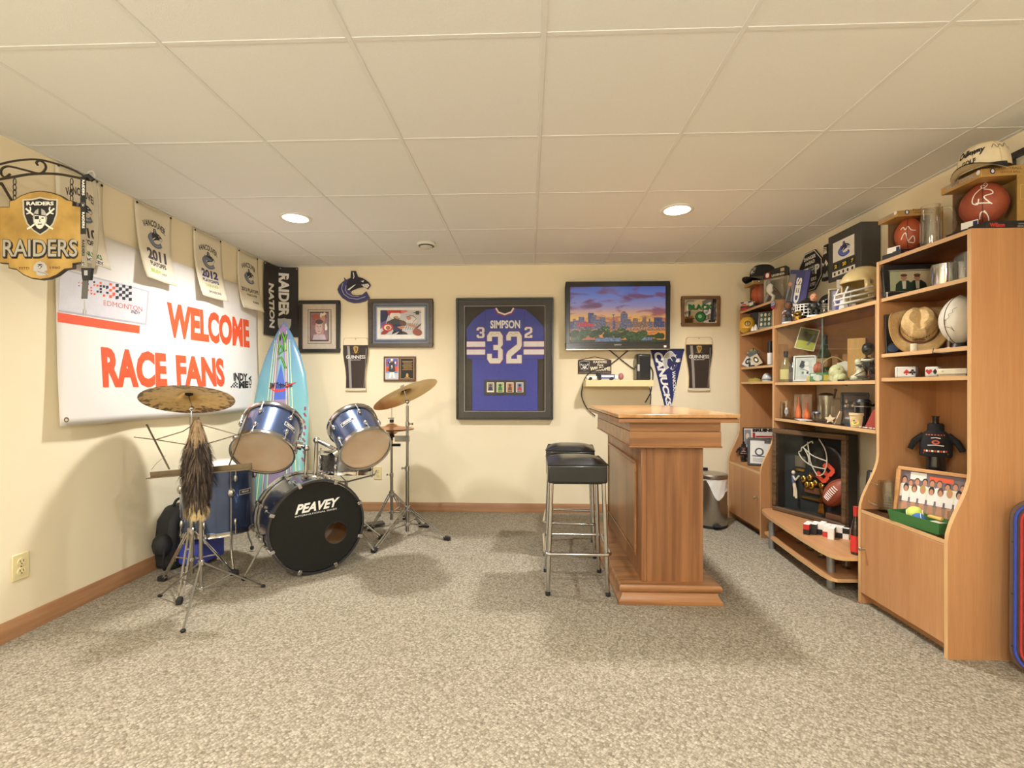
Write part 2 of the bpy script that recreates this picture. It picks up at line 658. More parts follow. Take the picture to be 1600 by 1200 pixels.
fl = MB().box(-2.6, RIGHT + .1, FRONT - .1, BACK + .1, -.06, 0, carpet_mat()).build('floor')
struct(fl)
struct(MB().box(-2.7, RIGHT + .1, BACK, BACK + .1, 0, CEIL + .1, WALLM).build('wall_back'))
struct(MB().box(RIGHT, RIGHT + .1, FRONT, BACK, 0, CEIL + .1, WALLM).build('wall_right'))
struct(MB().box(-2.7, RIGHT + .1, FRONT - .1, FRONT, 0, CEIL + .1, WALLM).build('wall_front'))
wl = MB()
wl.prism([(lwx(FRONT), FRONT), (lwx(BACK), BACK), (lwx(BACK) - .1, BACK), (lwx(FRONT) - .1, FRONT)], 0, CEIL + .1, WALLM, 'xy')
struct(wl.build('wall_left'))

PITCH = .607
ceil = MB().box(-2.7, RIGHT + .1, FRONT - .1, BACK + .1, CEIL + .03, CEIL + .1, TILEM).build('ceiling')
struct(ceil)
gx = [.045 + PITCH * k for k in range(-4, 5)]
gy = [.269 + PITCH * k for k in range(-6, 8)]
HG = .0085
runner = None
for x in gx[1:-1]:
    o = MB().box(x - HG, x + HG, FRONT, BACK, CEIL - .001, CEIL + .02, GRIDM).build('grid_runner', ceil, .002)
for y in gy[1:-1]:
    for i in range(8):
        a = max(gx[i], LAX + .002); b = min(gx[i + 1], RIGHT)
        MB().box(a + (HG if i else 0), b - (HG if i < 7 else 0), y - HG, y + HG, CEIL, CEIL + .02, GRIDM).build('cross_tee', ceil, .001)
tile_mesh = {}
for i in range(8):
    for j in range(13):
        a = max(gx[i], LAX + .002); b = min(gx[i + 1], RIGHT - .002)
        c = max(gy[j], FRONT + .002); d = min(gy[j + 1], BACK - .002)
        if j == 12: d = BACK - .002
        key = (round(b - a, 3), round(d - c, 3))
        g = HG - .002
        if key not in tile_mesh:
            w, h = (b - a) / 2 - g, (d - c) / 2 - g
            o = MB().box(-w, w, -h, h, .0018, .016, TILEM).build('ceiling_tile', ceil)
            tile_mesh[key] = o.data
        else:
            o = bpy.data.objects.new('ceiling_tile', tile_mesh[key]); COL.objects.link(o); o.parent = ceil
        o.location = ((a + b) / 2, (c + d) / 2, CEIL)
# wall angle trim where the tiles meet the walls
struct(MB().box(LAX, RIGHT, BACK - .02, BACK, CEIL - .002, CEIL + .002, GRIDM).build('trim_1'))
struct(MB().box(RIGHT - .02, RIGHT, FRONT, BACK - .02, CEIL - .002, CEIL + .002, GRIDM).build('trim_2'))
o = MB().box(-.003, .018, FRONT, BACK - .02, -.002, .002, GRIDM)
o.v = [Vector((lwx(p.y) + p.x, p.y, CEIL + p.z)) for p in o.v]
struct(o.build('trim_3'))


def baseprof(h=.078): return [(0, 0), (.014, 0), (.014, h * .68), (.010, h * .8), (.009, h * .9), (.005, h), (0, h)]


b = MB(); b.prism([(BACK - u, v) for u, v in baseprof()], LAX, RIGHT, BASEM, 'yz')
struct(b.build('baseboard_back'))
b = MB()
b.prism([(u, v) for u, v in baseprof(.085)], 0, 1, BASEL, 'xz')
b.v = [Vector((lwx(FRONT + p.y * (BACK - .014 - FRONT)) + p.x, FRONT + p.y * (BACK - .014 - FRONT), p.z)) for p in b.v]
struct(b.build('baseboard_left'))
b = MB(); b.prism([(RIGHT - u, v) for u, v in baseprof()], FRONT, 1.95, BASEL, 'xz')
struct(b.build('baseboard_right'))

# ---------------------------------------------------------------- lamps in the ceiling, then the added fill globes
EMIT = mat('lit lamp face', (255, 244, 226), .5, var=.0, emit=14.)
WHITEP = mat('white plastic', (226, 224, 216), .4, var=.02)


def downlight(x, y, label):
    t = thing('downlight', label, 'light', (x, y, CEIL))
    t['group'] = 'recessed ceiling downlights'
    MB().lathe([(.078, 0), (.078, -.004), (.094, -.006), (.1, -.003), (.1, .0)], WHITEP, 28).build('trim_ring', t)
    MB().lathe([(.0, -.0025), (.077, -.0025), (.077, -.0005)], EMIT, 28).build('lens', t)
    lamp('AREA', 'downlight_lamp', (0, 0, -.012), POT_W, .15, t)


downlight(*POTS[0], 'lit round recessed downlight in the tiled ceiling above the drum kit')
downlight(*POTS[1], 'lit round recessed downlight in the tiled ceiling above the wooden bar')
for k, (x, y) in enumerate(POTS_BEHIND):
    downlight(x, y, ('recessed downlight in the near half of the room, above the left side', 'recessed downlight in the near half of the room, above the right side', 'recessed downlight farthest behind the viewer')[k])
for k, (x, y) in enumerate(FILL_GLOBES):  # invented pendants out of view, added to brighten the ceiling
    t = thing('fill_globe', ('added unseen white fill globe over the left of the near half of the room', 'added unseen white fill globe over the right of the near half of the room')[k], 'light', (x, y, CEIL))
    MB().lathe([(0, 0), (.06, 0), (.055, -.018), (.01, -.024)], WHITEP, 24).build('ceiling_rose', t)
    MB().cyl((0, 0, -.02), (0, 0, -.27), .005, WHITEP, 8).build('rod', t)
    MB().ell((0, 0, -.37), .1, mat('fill globe glow', (255, 250, 242), .4, var=0, emit=FILL_W / (pi * 4 * pi * .01)), 24).build('shade', t)

p = AZ(666, 380, CEIL)
t = thing('smoke_detector', 'round white smoke detector on the ceiling tile near the back wall', 'smoke detector', (p.x, p.y, CEIL))
MB().lathe([(0, 0), (.068, 0), (.07, -.012), (.06, -.02), (.03, -.022)], WHITEP, 28).build('base', t)
MB().lathe([(.048, -.02), (.046, -.028), (.03, -.04), (0, -.042)], mat('detector cap', (205, 202, 194), .4), 28).build('cap', t)
MB().lathe([(.058, -.0195), (.058, -.024), (.047, -.027), (.047, -.0195)], mat('dark grille', (80, 80, 78), .6), 28).build('grille', t)

# ---------------------------------------------------------------- wall outlets
IVORY = mat('ivory outlet plastic', (226, 212, 160), .35, var=.02)


def outlet(loc, rz, label):
    t = thing('wall_outlet', label, 'outlet', loc, rz)
    MB().box(-.036, .036, -.006, 0, -.058, .058, IVORY).build('cover_plate', t, .003)
    for z in (-.021, .021):
        s = MB(); s.lathe([(0, .0), (.0165, 0), (.0165, .003), (0, .003)], IVORY, 18, T=Matrix.Translation((0, -.006, z)) @ Matrix.Rotation(R(90), 4, 'X'))
        so = s.build('socket', t)
        q = Print(); q.rect(BLACK, -.008, z - .001, -.005, z + .009); q.rect(BLACK, .005, z - .001, .008, z + .009); q.oval(BLACK, 0, z - .008, .003, .003)
        q.build('slots', so, -.009)
    MB().lathe([(0, 0), (.003, 0), (.003, .0015), (0, .002)], mat('screw steel', (150, 145, 130), .3, .9), 10, T=Matrix.Translation((0, -.006, 0)) @ Matrix.Rotation(R(90), 4, 'X')).build('screw', t)
    return t


p = AY(590.5, 739, BACK); outlet((p.x, BACK, p.z), 0, 'ivory wall outlet on the back wall between drum kit and cymbal stand')
p = AL(31, 885); outlet((p.x, p.y, p.z), LROT, 'ivory wall outlet low on the left wall below the banner')


# ---------------------------------------------------------------- pictures in frames
def picture(name, label, cat, loc, w, h, rz=0., fw=.03, fd=.022, fm=None, boards=(), draw=None, glass=True, tilt=0., base=False, group=None, back=None, roll=0.):
    t = thing(name, label, cat, loc, group=group, rot=(-tilt, roll, rz))
    z0 = 0 if base else -h / 2
    x0 = -w / 2
    f = MB()
    for (a, b2, c, d) in ((x0, -x0, z0, z0 + fw), (x0, -x0, z0 + h - fw, z0 + h), (x0, x0 + fw, z0 + fw, z0 + h - fw), (-x0 - fw, -x0, z0 + fw, z0 + h - fw)):
        f.box(a, b2, -fd, 0, c, d, fm)
    f.build('frame', t, min(.004, fw * .25))
    MB().box(x0 + fw * .5, -x0 - fw * .5, -fd * .35, -.001, z0 + fw * .5, z0 + h - fw * .5, back or DGREY).build('backing', t)
    y = -fd * .35
    ins = fw * .9
    for m, k in boards:
        MB().box(x0 + ins, -x0 - ins, y - .0012, y, z0 + ins, z0 + h - ins, m).build('mat_board', t)
        y -= .0012; ins += k
    if draw:
        pr = Print(); draw(pr, x0 + ins, z0 + ins, -x0 - ins, z0 + h - ins)
        pr.build('print', t, y)
    if glass:
        MB().box(x0 + fw * .8, -x0 - fw * .8, -fd * .82, -fd * .82 + .0015, z0 + fw * .8, z0 + h - fw * .8, pane_mat('picture glass', refl=.55)).build('glass', t)
    return t


def wallrect(a, b, c, d, Y=BACK):
    p, q = AY(a, b, Y), AY(c, d, Y)
    return (p.x + q.x) / 2, (p.z + q.z) / 2, abs(q.x - p.x), abs(p.z - q.z)


BLACKF = wood('black painted frame', (52, 50, 48), (38, 36, 34), 'x', 1., .35, .2)
DARKF = wood('dark stained frame', (84, 70, 54), (58, 48, 38), 'x', 1., .4, .2)
MATG = mat('grey mat board', (128, 134, 146), .9, bump=.05); MATL = mat('light mat board', (208, 196, 178), .9, bump=.05); MATD = mat('charcoal mat board', (62, 60, 58), .9, bump=.05)


def draw_portrait(p, a, b, c, d):
    q = Sub(p, a, b, c, d)
    q.rect(DGREY, 0, 0, 1, 1); q.rect(INK('mauve', (150, 118, 124)), .03, .03, .97, .97)
    rg = random.Random(3)
    cols = [INK('rose', (196, 150, 150)), INK('plum', (110, 70, 90)), WHITE, INK('dusty red', (168, 84, 72)), CREAM, GREY]
    for k in range(26):
        q.oval(cols[k % 6], rg.uniform(.12, .88), rg.uniform(.1, .92), rg.uniform(.05, .13), rg.uniform(.03, .09), rot=rg.uniform(0, 3))
    q.oval(INK('rust', (170, 84, 56)), .3, .84, .2, .1); q.oval(SKIN, .72, .78, .13, .1)
    q.poly(INK('shirt pale', (205, 190, 196)), [(.12, .04), (.2, .22), (.8, .22), (.88, .04)])
    q.oval(INK('face shade', (186, 146, 140)), .5, .45, .24, .25); q.oval(INK('face light', (214, 182, 174)), .48, .46, .19, .22)
    q.oval(INK('hair dark', (92, 70, 70)), .5, .66, .22, .08)
    for x in (.4, .57): q.oval(BLACK, x, .5, .035, .014)
    q.line(INK('plum', (110, 70, 90)), [(.49, .5), (.46, .42), (.51, .41)], .015); q.line(INK('lip', (150, 80, 80)), [(.41, .34), (.48, .33), (.56, .34)], .025)


def draw_football(p, a, b, c, d):
    q = Sub(p, a, b, c, d)
    q.rect(WHITE, 0, 0, 1, 1); q.rect(INK('pale grey', (205, 203, 204)), .06, .12, .94, .93)
    q.poly(NAVY, [(.06, .93), (.06, .5), (.2, .62), (.26, .93)]); q.poly(INK('violet', (96, 84, 150)), [(.06, .5), (.06, .3), (.18, .5), (.2, .62)])
    q.poly(RED, [(.2, .93), (.24, .75), (.5, .83), (.6, .93)]); q.poly(INK('pink', (214, 120, 120)), [(.5, .93), (.52, .82), (.66, .88), (.62, .93)])
    q.oval(WHITE, .38, .76, .12, .12); q.poly(RED, [(.3, .84), (.46, .84), (.44, .9), (.34, .9)])
    q.oval(SKIN, .4, .68, .055, .06); q.line(DGREY, [(.34, .7), (.42, .62), (.48, .66)], .02)
    q.poly(DGREY, [(.2, .55), (.36, .66), (.52, .6), (.6, .48), (.5, .34), (.3, .32), (.18, .42)])
    q.poly(NAVY, [(.3, .4), (.44, .5), (.55, .42), (.52, .24), (.36, .2)])
    q.oval(RED, .22, .36, .12, .14); q.oval(CREAM, .22, .36, .08, .09); q.oval(INK('rust', (170, 84, 56)), .23, .35, .05, .07)
    q.oval(BROWN, .55, .5, .07, .1, rot=.5); q.poly(SKIN, [(.42, .38), (.54, .42), (.6, .36), (.5, .3)])
    q.poly(INK('mud red', (150, 58, 48)), [(.08, .2), (.16, .3), (.24, .2), (.16, .13), (.08, .13)])
    q.poly(BLACK, [(.4, .13), (.5, .26), (.62, .2), (.66, .13)]); q.poly(BLACK, [(.3, .13), (.36, .3), (.42, .2)])
    for k in range(5): q.line(GREY, [(.6 + .05 * k, .28), (.66 + .05 * k, .5), (.72 + .04 * k, .42)], .018)
    q.oval(INK('pale jersey', (225, 220, 214)), .74, .6, .12, .1); q.oval(INK('skin warm', (206, 140, 110)), .68, .66, .05, .06); q.line(DGREY, [(.62, .7), (.76, .76), (.84, .64), (.76, .52)], .018)
    q.poly(SKIN, [(.66, .5), (.82, .42), (.86, .34), (.8, .34), (.66, .42)])
    q.poly(BROWN, [(.78, .3), (.94, .5), (.94, .44), (.82, .26)]); q.oval(INK('ball', (150, 74, 50)), .86, .2, .1, .12, rot=.5)
    q.rect(DGREY, .82, .78, .9, .9); q.line(DGREY, [(.78, .84), (.94, .86)], .02)


def draw_hockey(p, a, b, c, d):
    q = Sub(p, a, b, c, d)
    q.rect(LBLUE, 0, 0, 1, 1); q.rect(INK('crowd violet', (110, 100, 160)), 0, .6, 1, 1); q.rect(ORANGE, 0, .38, 1, .62)
    for k in range(7): q.oval([RED, NAVY, WHITE][k % 3], .08 + .14 * k, .8, .06, .06)
    q.rect(INK('ice', (196, 200, 208)), 0, 0, 1, .3)
    q.poly(WHITE, [(.25, .05), (.36, .42), (.66, .42), (.78, .05), (.62, .05), (.52, .3), (.4, .05)])
    q.poly(DGREY, [(.22, .4), (.3, .78), (.42, .86), (.6, .86), (.72, .76), (.78, .4), (.62, .34), (.36, .34)])
    q.oval(SKIN, .5, .88, .08, .06); q.oval(WHITE, .5, .94, .1, .05); q.line(BLACK, [(.1, .5), (.9, .3)], .03); q.text(WHITE, '9', .45, .5, .56, .68)


cx, cz, w, h = wallrect(468, 470, 532, 551)
picture('framed_portrait', 'black framed portrait print with pale mat above the surfboard tip, hung leftmost on back wall', 'picture', (cx, BACK, cz), w, h, 0, .033, .025, BLACKF,
        [(MATL, .05), (BLACK, .004), (mat('warm mat board', (196, 184, 168), .9), .018), (INK('rust line', (120, 84, 72)), .003)], draw_portrait)
cx, cz, w, h = wallrect(577, 468, 677, 543)
picture('framed_painting', 'wide dark framed football action painting with grey-blue mat', 'picture', (cx, BACK, cz), w, h, 0, .036, .03, DARKF,
        [(MATG, .02), (mat('slate mat board', (92, 98, 112), .9), .012), (mat('bluish mat board', (150, 160, 180), .9), .012), (WHITE, .004)], draw_football)
cx, cz, w, h = wallrect(600, 557, 650, 596)
t = thing('wall_plaque', 'small brown wooden plaque with hockey player photo and black nameplate', 'plaque', (cx, BACK, cz))
MB().box(-w / 2, w / 2, -.016, 0, -h / 2, h / 2, wood('walnut plaque', (112, 74, 46), (84, 54, 34), 'x')).build('board', t, .004)
q = Print(); q.rect(WHITE, -w * .44, -h * .42, -.01, h * .42); draw_hockey(q, -w * .43, -h * .41, -.013, h * .41); q.build('photo', t, -.016)
q = Print(); q.rect(GOLD, .008, -h * .4, w * .44, h * .42); q.rect(BLACK, .011, -h * .385, w * .43, h * .405)
for k in range(7): q.line(GOLD, [(.025 + .006 * (k % 3), h * (.3 - .055 * k)), (w * .4 - .006 * (k % 2), h * (.3 - .055 * k))], .004)
q.oval(GOLD, w * .24, -h * .26, .012, .02); q.line(GOLD, [(w * .16, -h * .34), (w * .32, -h * .34)], .006); q.build('nameplate', t, -.016)

# ---------------------------------------------------------------- pint-glass shaped signs
PINT = [(-.41, .0), (-.39, -.008), (.39, -.008), (.41, .0), (.39, .1), (.385, .25), (.41, .4), (.465, .56), (.5, .7), (.5, .85), (.48, .97), (.43, 1.0), (-.43, 1.0), (-.48, .97), (-.5, .85), (-.5, .7), (-.465, .56), (-.41, .4), (-.385, .25), (-.39, .1)]


def pint(a, b, c, d, label):
    cx, cz, w, h = wallrect(a, b, c, d)
    t = thing('pint_sign', label, 'sign', (cx, BACK, cz - h / 2), group='pint glass shaped signs on the back wall')
    P = lambda l: [(x * w, z * h) for x, z in l]
    MB().prism(P(PINT), -.02, 0, mat('cream sign board', (226, 208, 170), .3, var=.02)).build('board', t, .003)
    STOUT = INK('stout', (52, 42, 38), rough=.25)
    q = Print()
    q.poly(INK('glass outline', (150, 136, 112), rough=.3), P([(x * .99, .005 + z * .99) for x, z in PINT]))
    q.poly(INK('foam', (234, 218, 184), rough=.3), P([(x * .965, .008 + z * .982) for x, z in PINT]))
    q.poly(STOUT, P([(-.38, .045), (.38, .045), (.372, .1), (.367, .25), (.392, .4), (.447, .56), (.482, .7), (.484, .86), (-.484, .86), (-.482, .7), (-.447, .56), (-.392, .4), (-.367, .25), (-.372, .1)]))
    GL = INK('glass sheen', (150, 146, 142), rough=.25)
    q.poly(GL, P([(-.24, .05), (-.15, .05), (-.17, .4), (-.2, .62), (-.24, .84), (-.33, .84), (-.3, .62), (-.27, .4)]))
    q.poly(INK('thin sheen', (120, 114, 108)), P([(.31, .06), (.34, .06), (.4, .45), (.43, .8), (.4, .8), (.37, .45)]))
    q.line(SILVER, P([(-.37, .03), (.37, .03)]), h * .018)
    q.line(WHITE, P([(-.4, .01), (-.2, .0), (.2, .0), (.4, .01)]), h * .008)
    # harp
    q.poly(GOLD, P([(-.1, .82), (-.04, .84), (.1, .83), (.09, .76), (.02, .7), (-.02, .7), (-.07, .76)]))
    q.poly(STOUT, P([(-.05, .815), (.06, .81), (.06, .765), (.0, .725), (-.035, .77)]))
    for k in range(3): q.line(GOLD, P([(-.03 + .03 * k, .81), (-.02 + .02 * k, .735)]), .0025)
    q.line(GOLD, P([(-.12, .715), (.12, .715)]), .002)
    q.text(WHITE, 'GUINNESS', -.37 * w, .6 * h, .37 * w, .665 * h, bold=.012)
    q.text(WHITE, "DRAUGHT STOUT", -.2 * w, .57 * h, .2 * w, .583 * h, bold=.02)
    q.build('print', t, -.02)
    MB().ell((0, -.021, h * .975), (.004, .003, .004), BLACK, 8).build('nail', t)


pint(537, 528, 577, 610, 'pint glass shaped stout sign between the two large pictures near the surfboard')
pint(1070, 527, 1112, 610, 'pint glass shaped stout sign right of the blue pennant')

# ---------------------------------------------------------------- whale letter sign
cx, cz, w, h = wallrect(528, 424, 580, 474)
t = thing('whale_sign', 'navy and blue wooden whale emblem shaped like a letter C, high on back wall', 'sign', (cx, BACK, cz))
P = [((x - .5) * w, (z - .5) * h) for x, z in ORCA]
MB().prism(P, -.014, 0, mat('whale board edge', (110, 104, 104), .5)).build('board', t, .002)
q = Print(); orca(q, -w / 2, -h / 2, w / 2, h / 2, INK('whale black', (30, 28, 42)), INK('whale blue', (56, 58, 116)), INK('whale rim', (84, 80, 88))); q.build('print', t, -.014)

# ---------------------------------------------------------------- jersey in its frame
cx, cz, w, h = wallrect(714, 467, 864, 655)
t = thing('framed_jersey', 'black framed blue football jersey with white number 32', 'framed jersey', (cx, BACK, cz))
f = MB()
for (a, b2, c, d) in ((-w / 2, w / 2, -h / 2, -h / 2 + .014), (-w / 2, w / 2, h / 2 - .014, h / 2), (-w / 2, -w / 2 + .014, -h / 2 + .014, h / 2 - .014), (w / 2 - .014, w / 2, -h / 2 + .014, h / 2 - .014)):
    f.box(a, b2, -.05, 0, c, d, BLACKF)
f.build('frame', t, .003)
MB().box(-w / 2 + .01, w / 2 - .01, -.012, -.002, -h / 2 + .01, h / 2 - .01, mat('dark backing cloth', (52, 48, 42), .9)).build('backing', t)
MWd = w * .067
q = Print()
q.frame(INK('charcoal board', (52, 50, 48)), -w / 2 + .012, -h / 2 + .012, w / 2 - .012, h / 2 - .012, MWd)
q.frame(SILVER, -w / 2 + .012 + MWd, -h / 2 + .012 + MWd, w / 2 - .012 - MWd, h / 2 - .012 - MWd, .004)
q.build('mat_board', t, -.034)
BLUEJ = mat('blue jersey mesh', (52, 62, 158), .8, var=.08, scale=60, bump=.3, bscale=500)
J = lambda l: [((x - 497) / 745. * w, (600 - y) / 930. * h) for x, y in l]
jm = MB()
jm.prism(J([(425, 212), (445, 245), (497, 265), (550, 245), (572, 212), (655, 222), (740, 290), (798, 360), (800, 600), (752, 606), (752, 1000), (245, 1000), (245, 606), (205, 596), (200, 370), (250, 300), (345, 222)]), -.022, -.012, BLUEJ)
jm.build('jersey', t, .003)
q = Print()
MAR = INK('maroon', (130, 44, 84))
q.line(MAR, J([(424, 212), (445, 250), (497, 268), (550, 250), (573, 212)]), .022); q.line(INK('collar white', (226, 216, 220)), J([(430, 212), (449, 243), (497, 260), (547, 243), (566, 212)]), .014)
for a, b2 in ((203, 347), (640, 800)):
    for y0, y1 in ((468, 508), (530, 568)):
        (ua, va), (ub, vb) = J([(a, y1 + 6), (b2, y0 - 6)]); q.rect(MAR, ua, va, ub, vb)
        (ua, va), (ub, vb) = J([(a, y1), (b2, y0)]); q.rect(INK('stripe white', (222, 218, 222)), ua, va, ub, vb)
q.line(NAVY, J([(345, 222), (352, 330), (347, 600)]), .004); q.line(NAVY, J([(655, 222), (645, 330), (642, 600)]), .004)
q.line(NAVY, J([(205, 600), (350, 603)]), .005); q.line(NAVY, J([(640, 606), (800, 603)]), .005)


def block_digit(dg, x0, y0, x1, y1, m, gro=0., th=.3):
    X = lambda a: x0 + (x1 - x0) * a
    Y = lambda b: y0 + (y1 - y0) * b
    c = .18
    if dg == 3:
        o = [(c, 0), (1 - c, 0), (1, .13), (1, .42), (.86, .5), (1, .58), (1, .87), (1 - c, 1), (c, 1), (0, .87), (0, .7), (th, .7), (th, .84), (1 - th, .84), (1 - th, .58), (.4, .58), (.4, .42), (1 - th, .42), (1 - th, .16), (th, .16), (th, .3), (0, .3), (0, .13)]
    else:
        o = [(c, 0), (1 - c, 0), (1, .13), (1, .45), (.9, .55), (th + .02, .78), (th + .02, .86), (1 - th, .86), (1 - th, .74), (1, .74), (1, 1), (0, 1), (0, .72), (.1, .62), (1 - th, .4), (1 - th, .16), (th, .16), (th, .28), (0, .28), (0, .13)]
    pts = J([(X(a), Y(b)) for a, b in o])
    if gro: pts = shrink(pts, -gro)
    q.poly(m, pts)


NUMW = INK('number white', (222, 218, 210))
for dg, x0, y0, x1, y1, g in ((3, 362, 392, 482, 636, .006), (2, 510, 392, 628, 636, .006), (3, 280, 358, 341, 441, .003), (2, 650, 358, 710, 441, .003)):
    block_digit(dg, x0, y0, x1, y1, MAR, g); block_digit(dg, x0, y0, x1, y1, NUMW)
(ua, va), (ub, vb) = J([(386, 368), (616, 305)]); q.text(INK('name white', (228, 226, 220)), 'SIMPSON', ua, va, ub, vb, bold=.035)
q.line(GREY, J([(390, 415), (405, 405), (420, 418), (435, 403), (455, 410)]), .003); q.line(GREY, J([(530, 412), (545, 402), (565, 415), (580, 402), (600, 408)]), .003)
q.build('lettering', t, -.022)
(ua, va), (ub, vb) = J([(340, 880), (660, 762)])
cm = MB().box(ua, ub, -.028, -.022, va, vb, mat('card mount', (60, 58, 58), .8)).build('card_mount', t, .002)
for k, x in enumerate((360, 435, 510, 585)):
    q = Print(); (a, b2), (c, d) = J([(x, 858), (x + 56, 782)])
    q.rect(CREAM, a, b2, c, d); s = Sub(q, a, b2, c, d)
    s.rect([INK('card grey', (150, 150, 150)), INK('card green', (150, 190, 120)), SKIN, LBLUE][k], .1, .15, .9, .92)
    s.oval([BROWN, DGREY, BROWN, BLACK][k], .5, .7, .2, .14); s.poly([NAVY, GREEN, BROWN, RED][k], [(.2, .2), (.3, .55), (.7, .55), (.8, .2)]); s.rect([WHITE, GREEN, BLACK, BROWN][k], .15, .05, .85, .14)
    q.build('card', cm, -.028)
MB().box(-w / 2 + .012, w / 2 - .012, -.044, -.042, -h / 2 + .012, h / 2 - .012, pane_mat('picture glass', refl=.55)).build('glass', t)

# ---------------------------------------------------------------- television
cx, cz, w, h = wallrect(884, 440, 1047, 546, BACK - .106)
t = thing('television', 'flat black television on the back wall showing a city skyline at dusk', 'television', (cx, BACK - .106, cz))
TVB = mat('glossy black plastic', (40, 40, 38), .22, var=.03)
sx0, sx1, sz0, sz1 = -w / 2 + w * .043, w / 2 - w * .04, -h / 2 + h * .095, h / 2 - h * .075
f = MB()
f.box(-w / 2, w / 2, 0, .05, -h / 2, sz0, TVB); f.box(-w / 2, w / 2, 0, .05, sz1, h / 2, TVB); f.box(-w / 2, sx0, 0, .05, sz0, sz1, TVB); f.box(sx1, w / 2, 0, .05, sz0, sz1, TVB)
f.build('bezel', t, .004)
MB().box(-w / 2 + .02, w / 2 - .02, .05, .07, -h / 2 + .03, h / 2 - .03, DGREY).build('rear_cover', t, .006)
MB().box(-.15, .15, .07, .1, -.1, .1, mat('black steel', (30, 30, 30), .5, .6)).build('wall_bracket', t)
MB().box(-w / 2 + .004, w / 2 - .004, -.004, 0, -h / 2 - .003, -h / 2 + .006, mat('silver trim', (170, 170, 166), .25, .9)).build('lower_trim', t)


def emat(name, rgb, k=.8):
    if name in MATS: return MATS[name]
    m, nt, b, out = newmat(name)
    nz = N(nt, 'ShaderNodeTexNoise', Scale=90., Detail=3.); nt.links.new(coords(nt), nz.inputs['Vector'])
    c = lin(rgb)
    col = ramp(nt, nz.outputs[0], [(.35, tuple(x * .45 for x in c[:3]) + (1,)), (.65, tuple(min(1, x * 1.45) for x in c[:3]) + (1,))])
    nt.links.new(col, b.inputs['Emission Color']); b.inputs['Emission Strength'].default_value = k
    b.inputs['Base Color'].default_value = (.01, .01, .01, 1); b.inputs['Roughness'].default_value = .25
    MATS[name] = m
    return m


def dusk():
    m, nt, b, out = newmat('screen dusk sky')
    tc = N(nt, 'ShaderNodeTexCoord'); sp = N(nt, 'ShaderNodeSeparateXYZ'); nt.links.new(tc.outputs['Object'], sp.inputs[0])
    mr = N(nt, 'ShaderNodeMapRange'); mr.inputs[1].default_value = sz0 + (sz1 - sz0) * .3; mr.inputs[2].default_value = sz1
    nt.links.new(sp.outputs[2], mr.inputs[0])
    sky = ramp(nt, mr.outputs[0], [(.0, lin((236, 150, 50))), (.2, lin((240, 178, 80))), (.34, lin((216, 160, 130))), (.5, lin((150, 140, 180))), (.75, lin((110, 125, 190))), (1., lin((84, 104, 180)))])
    nz = N(nt, 'ShaderNodeTexNoise', Scale=1., Detail=5., Distortion=.5); nt.links.new(coords(nt, (4.5, 1, 17), (0, R(8), 0)), nz.inputs['Vector'])
    cl = ramp(nt, nz.outputs[0], [(.5, (0, 0, 0, 1)), (.62, (1, 1, 1, 1))])
    cc = ramp(nt, mr.outputs[0], [(.1, lin((200, 110, 70))), (.5, lin((120, 80, 110))), (1., lin((110, 70, 110)))])
    mx = N(nt, 'ShaderNodeMix', data_type='RGBA'); nt.links.new(cl, mx.inputs[0]); nt.links.new(sky, mx.inputs[6]); nt.links.new(cc, mx.inputs[7])
    nt.links.new(mx.outputs[2], b.inputs['Emission Color']); b.inputs['Emission Strength'].default_value = .85
    b.inputs['Base Color'].default_value = (.01, .01, .01, 1); b.inputs['Roughness'].default_value = .25
    return m


q = Print(); q.rect(dusk(), sx0, sz0, sx1, sz1)
s = Sub(q, sx0, sz0, sx1, sz1)
rg = random.Random(5)
s.rect(emat('screen far town', (170, 120, 100), .7), 0, .22, 1, .38)
bl = [emat('screen tower grey', (120, 116, 140), .6), emat('screen tower blue', (84, 88, 130), .6), emat('screen tower warm', (150, 112, 96), .7)]
for k in range(34):
    x = rg.uniform(0, .96); bw = rg.uniform(.015, .05); hh = rg.uniform(.36, .44)
    s.rect(bl[k % 3], x, .25, x + bw, hh)
for x0, x1, top, k in ((.09, .15, .47, 0), (.19, .25, .54, 1), (.22, .275, .5, 0), (.31, .37, .46, 0), (.53, .605, .52, 0), (.88, .965, .45, 1), (.66, .71, .44, 2), (.76, .8, .46, 2)):
    s.rect(bl[k], x0, .26, x1, top)
s.poly(bl[2], [(.535, .52), (.55, .56), (.565, .57), (.58, .56), (.6, .52)]); s.rect(bl[0], .452, .3, .46, .5); s.rect(bl[1], .445, .49, .467, .51)
s.poly(emat('screen red building', (196, 50, 66), .8), [(.07, .29), (.08, .37), (.14, .36), (.16, .4), (.18, .36), (.25, .35), (.25, .29)])
s.rect(emat('screen bridge light', (200, 140, 110), .7), .6, .24, 1, .28)
tr = [emat('screen trees', (40, 74, 34), .6), emat('screen trees lit', (66, 100, 44), .6)]
for k in range(90):
    x = rg.uniform(.02, .98); z = rg.uniform(.05, .2) + (.08 if .1 < x < .6 else 0) * rg.random()
    s.oval(tr[k % 2], x, z, rg.uniform(.02, .05), rg.uniform(.025, .055), 10)
s.rect(tr[0], 0, 0, 1, .06)
s.poly(emat('screen pavilion', (120, 140, 170), .7), [(.26, .03), (.28, .1), (.53, .1), (.54, .03)]); s.poly(emat('screen pavilion', (120, 140, 170), .7), [(.74, .05), (.78, .1), (.86, .1), (.86, .05)])
for k in range(60): s.oval(emat('screen city lights', (250, 190, 110), 1.), rg.uniform(0, 1), rg.uniform(.23, .36), .003, .005, 6)
s.rect(emat('screen caption bar', (30, 34, 30), .4), 0, 0, 1, .025)
q.build('screen', t, .012)
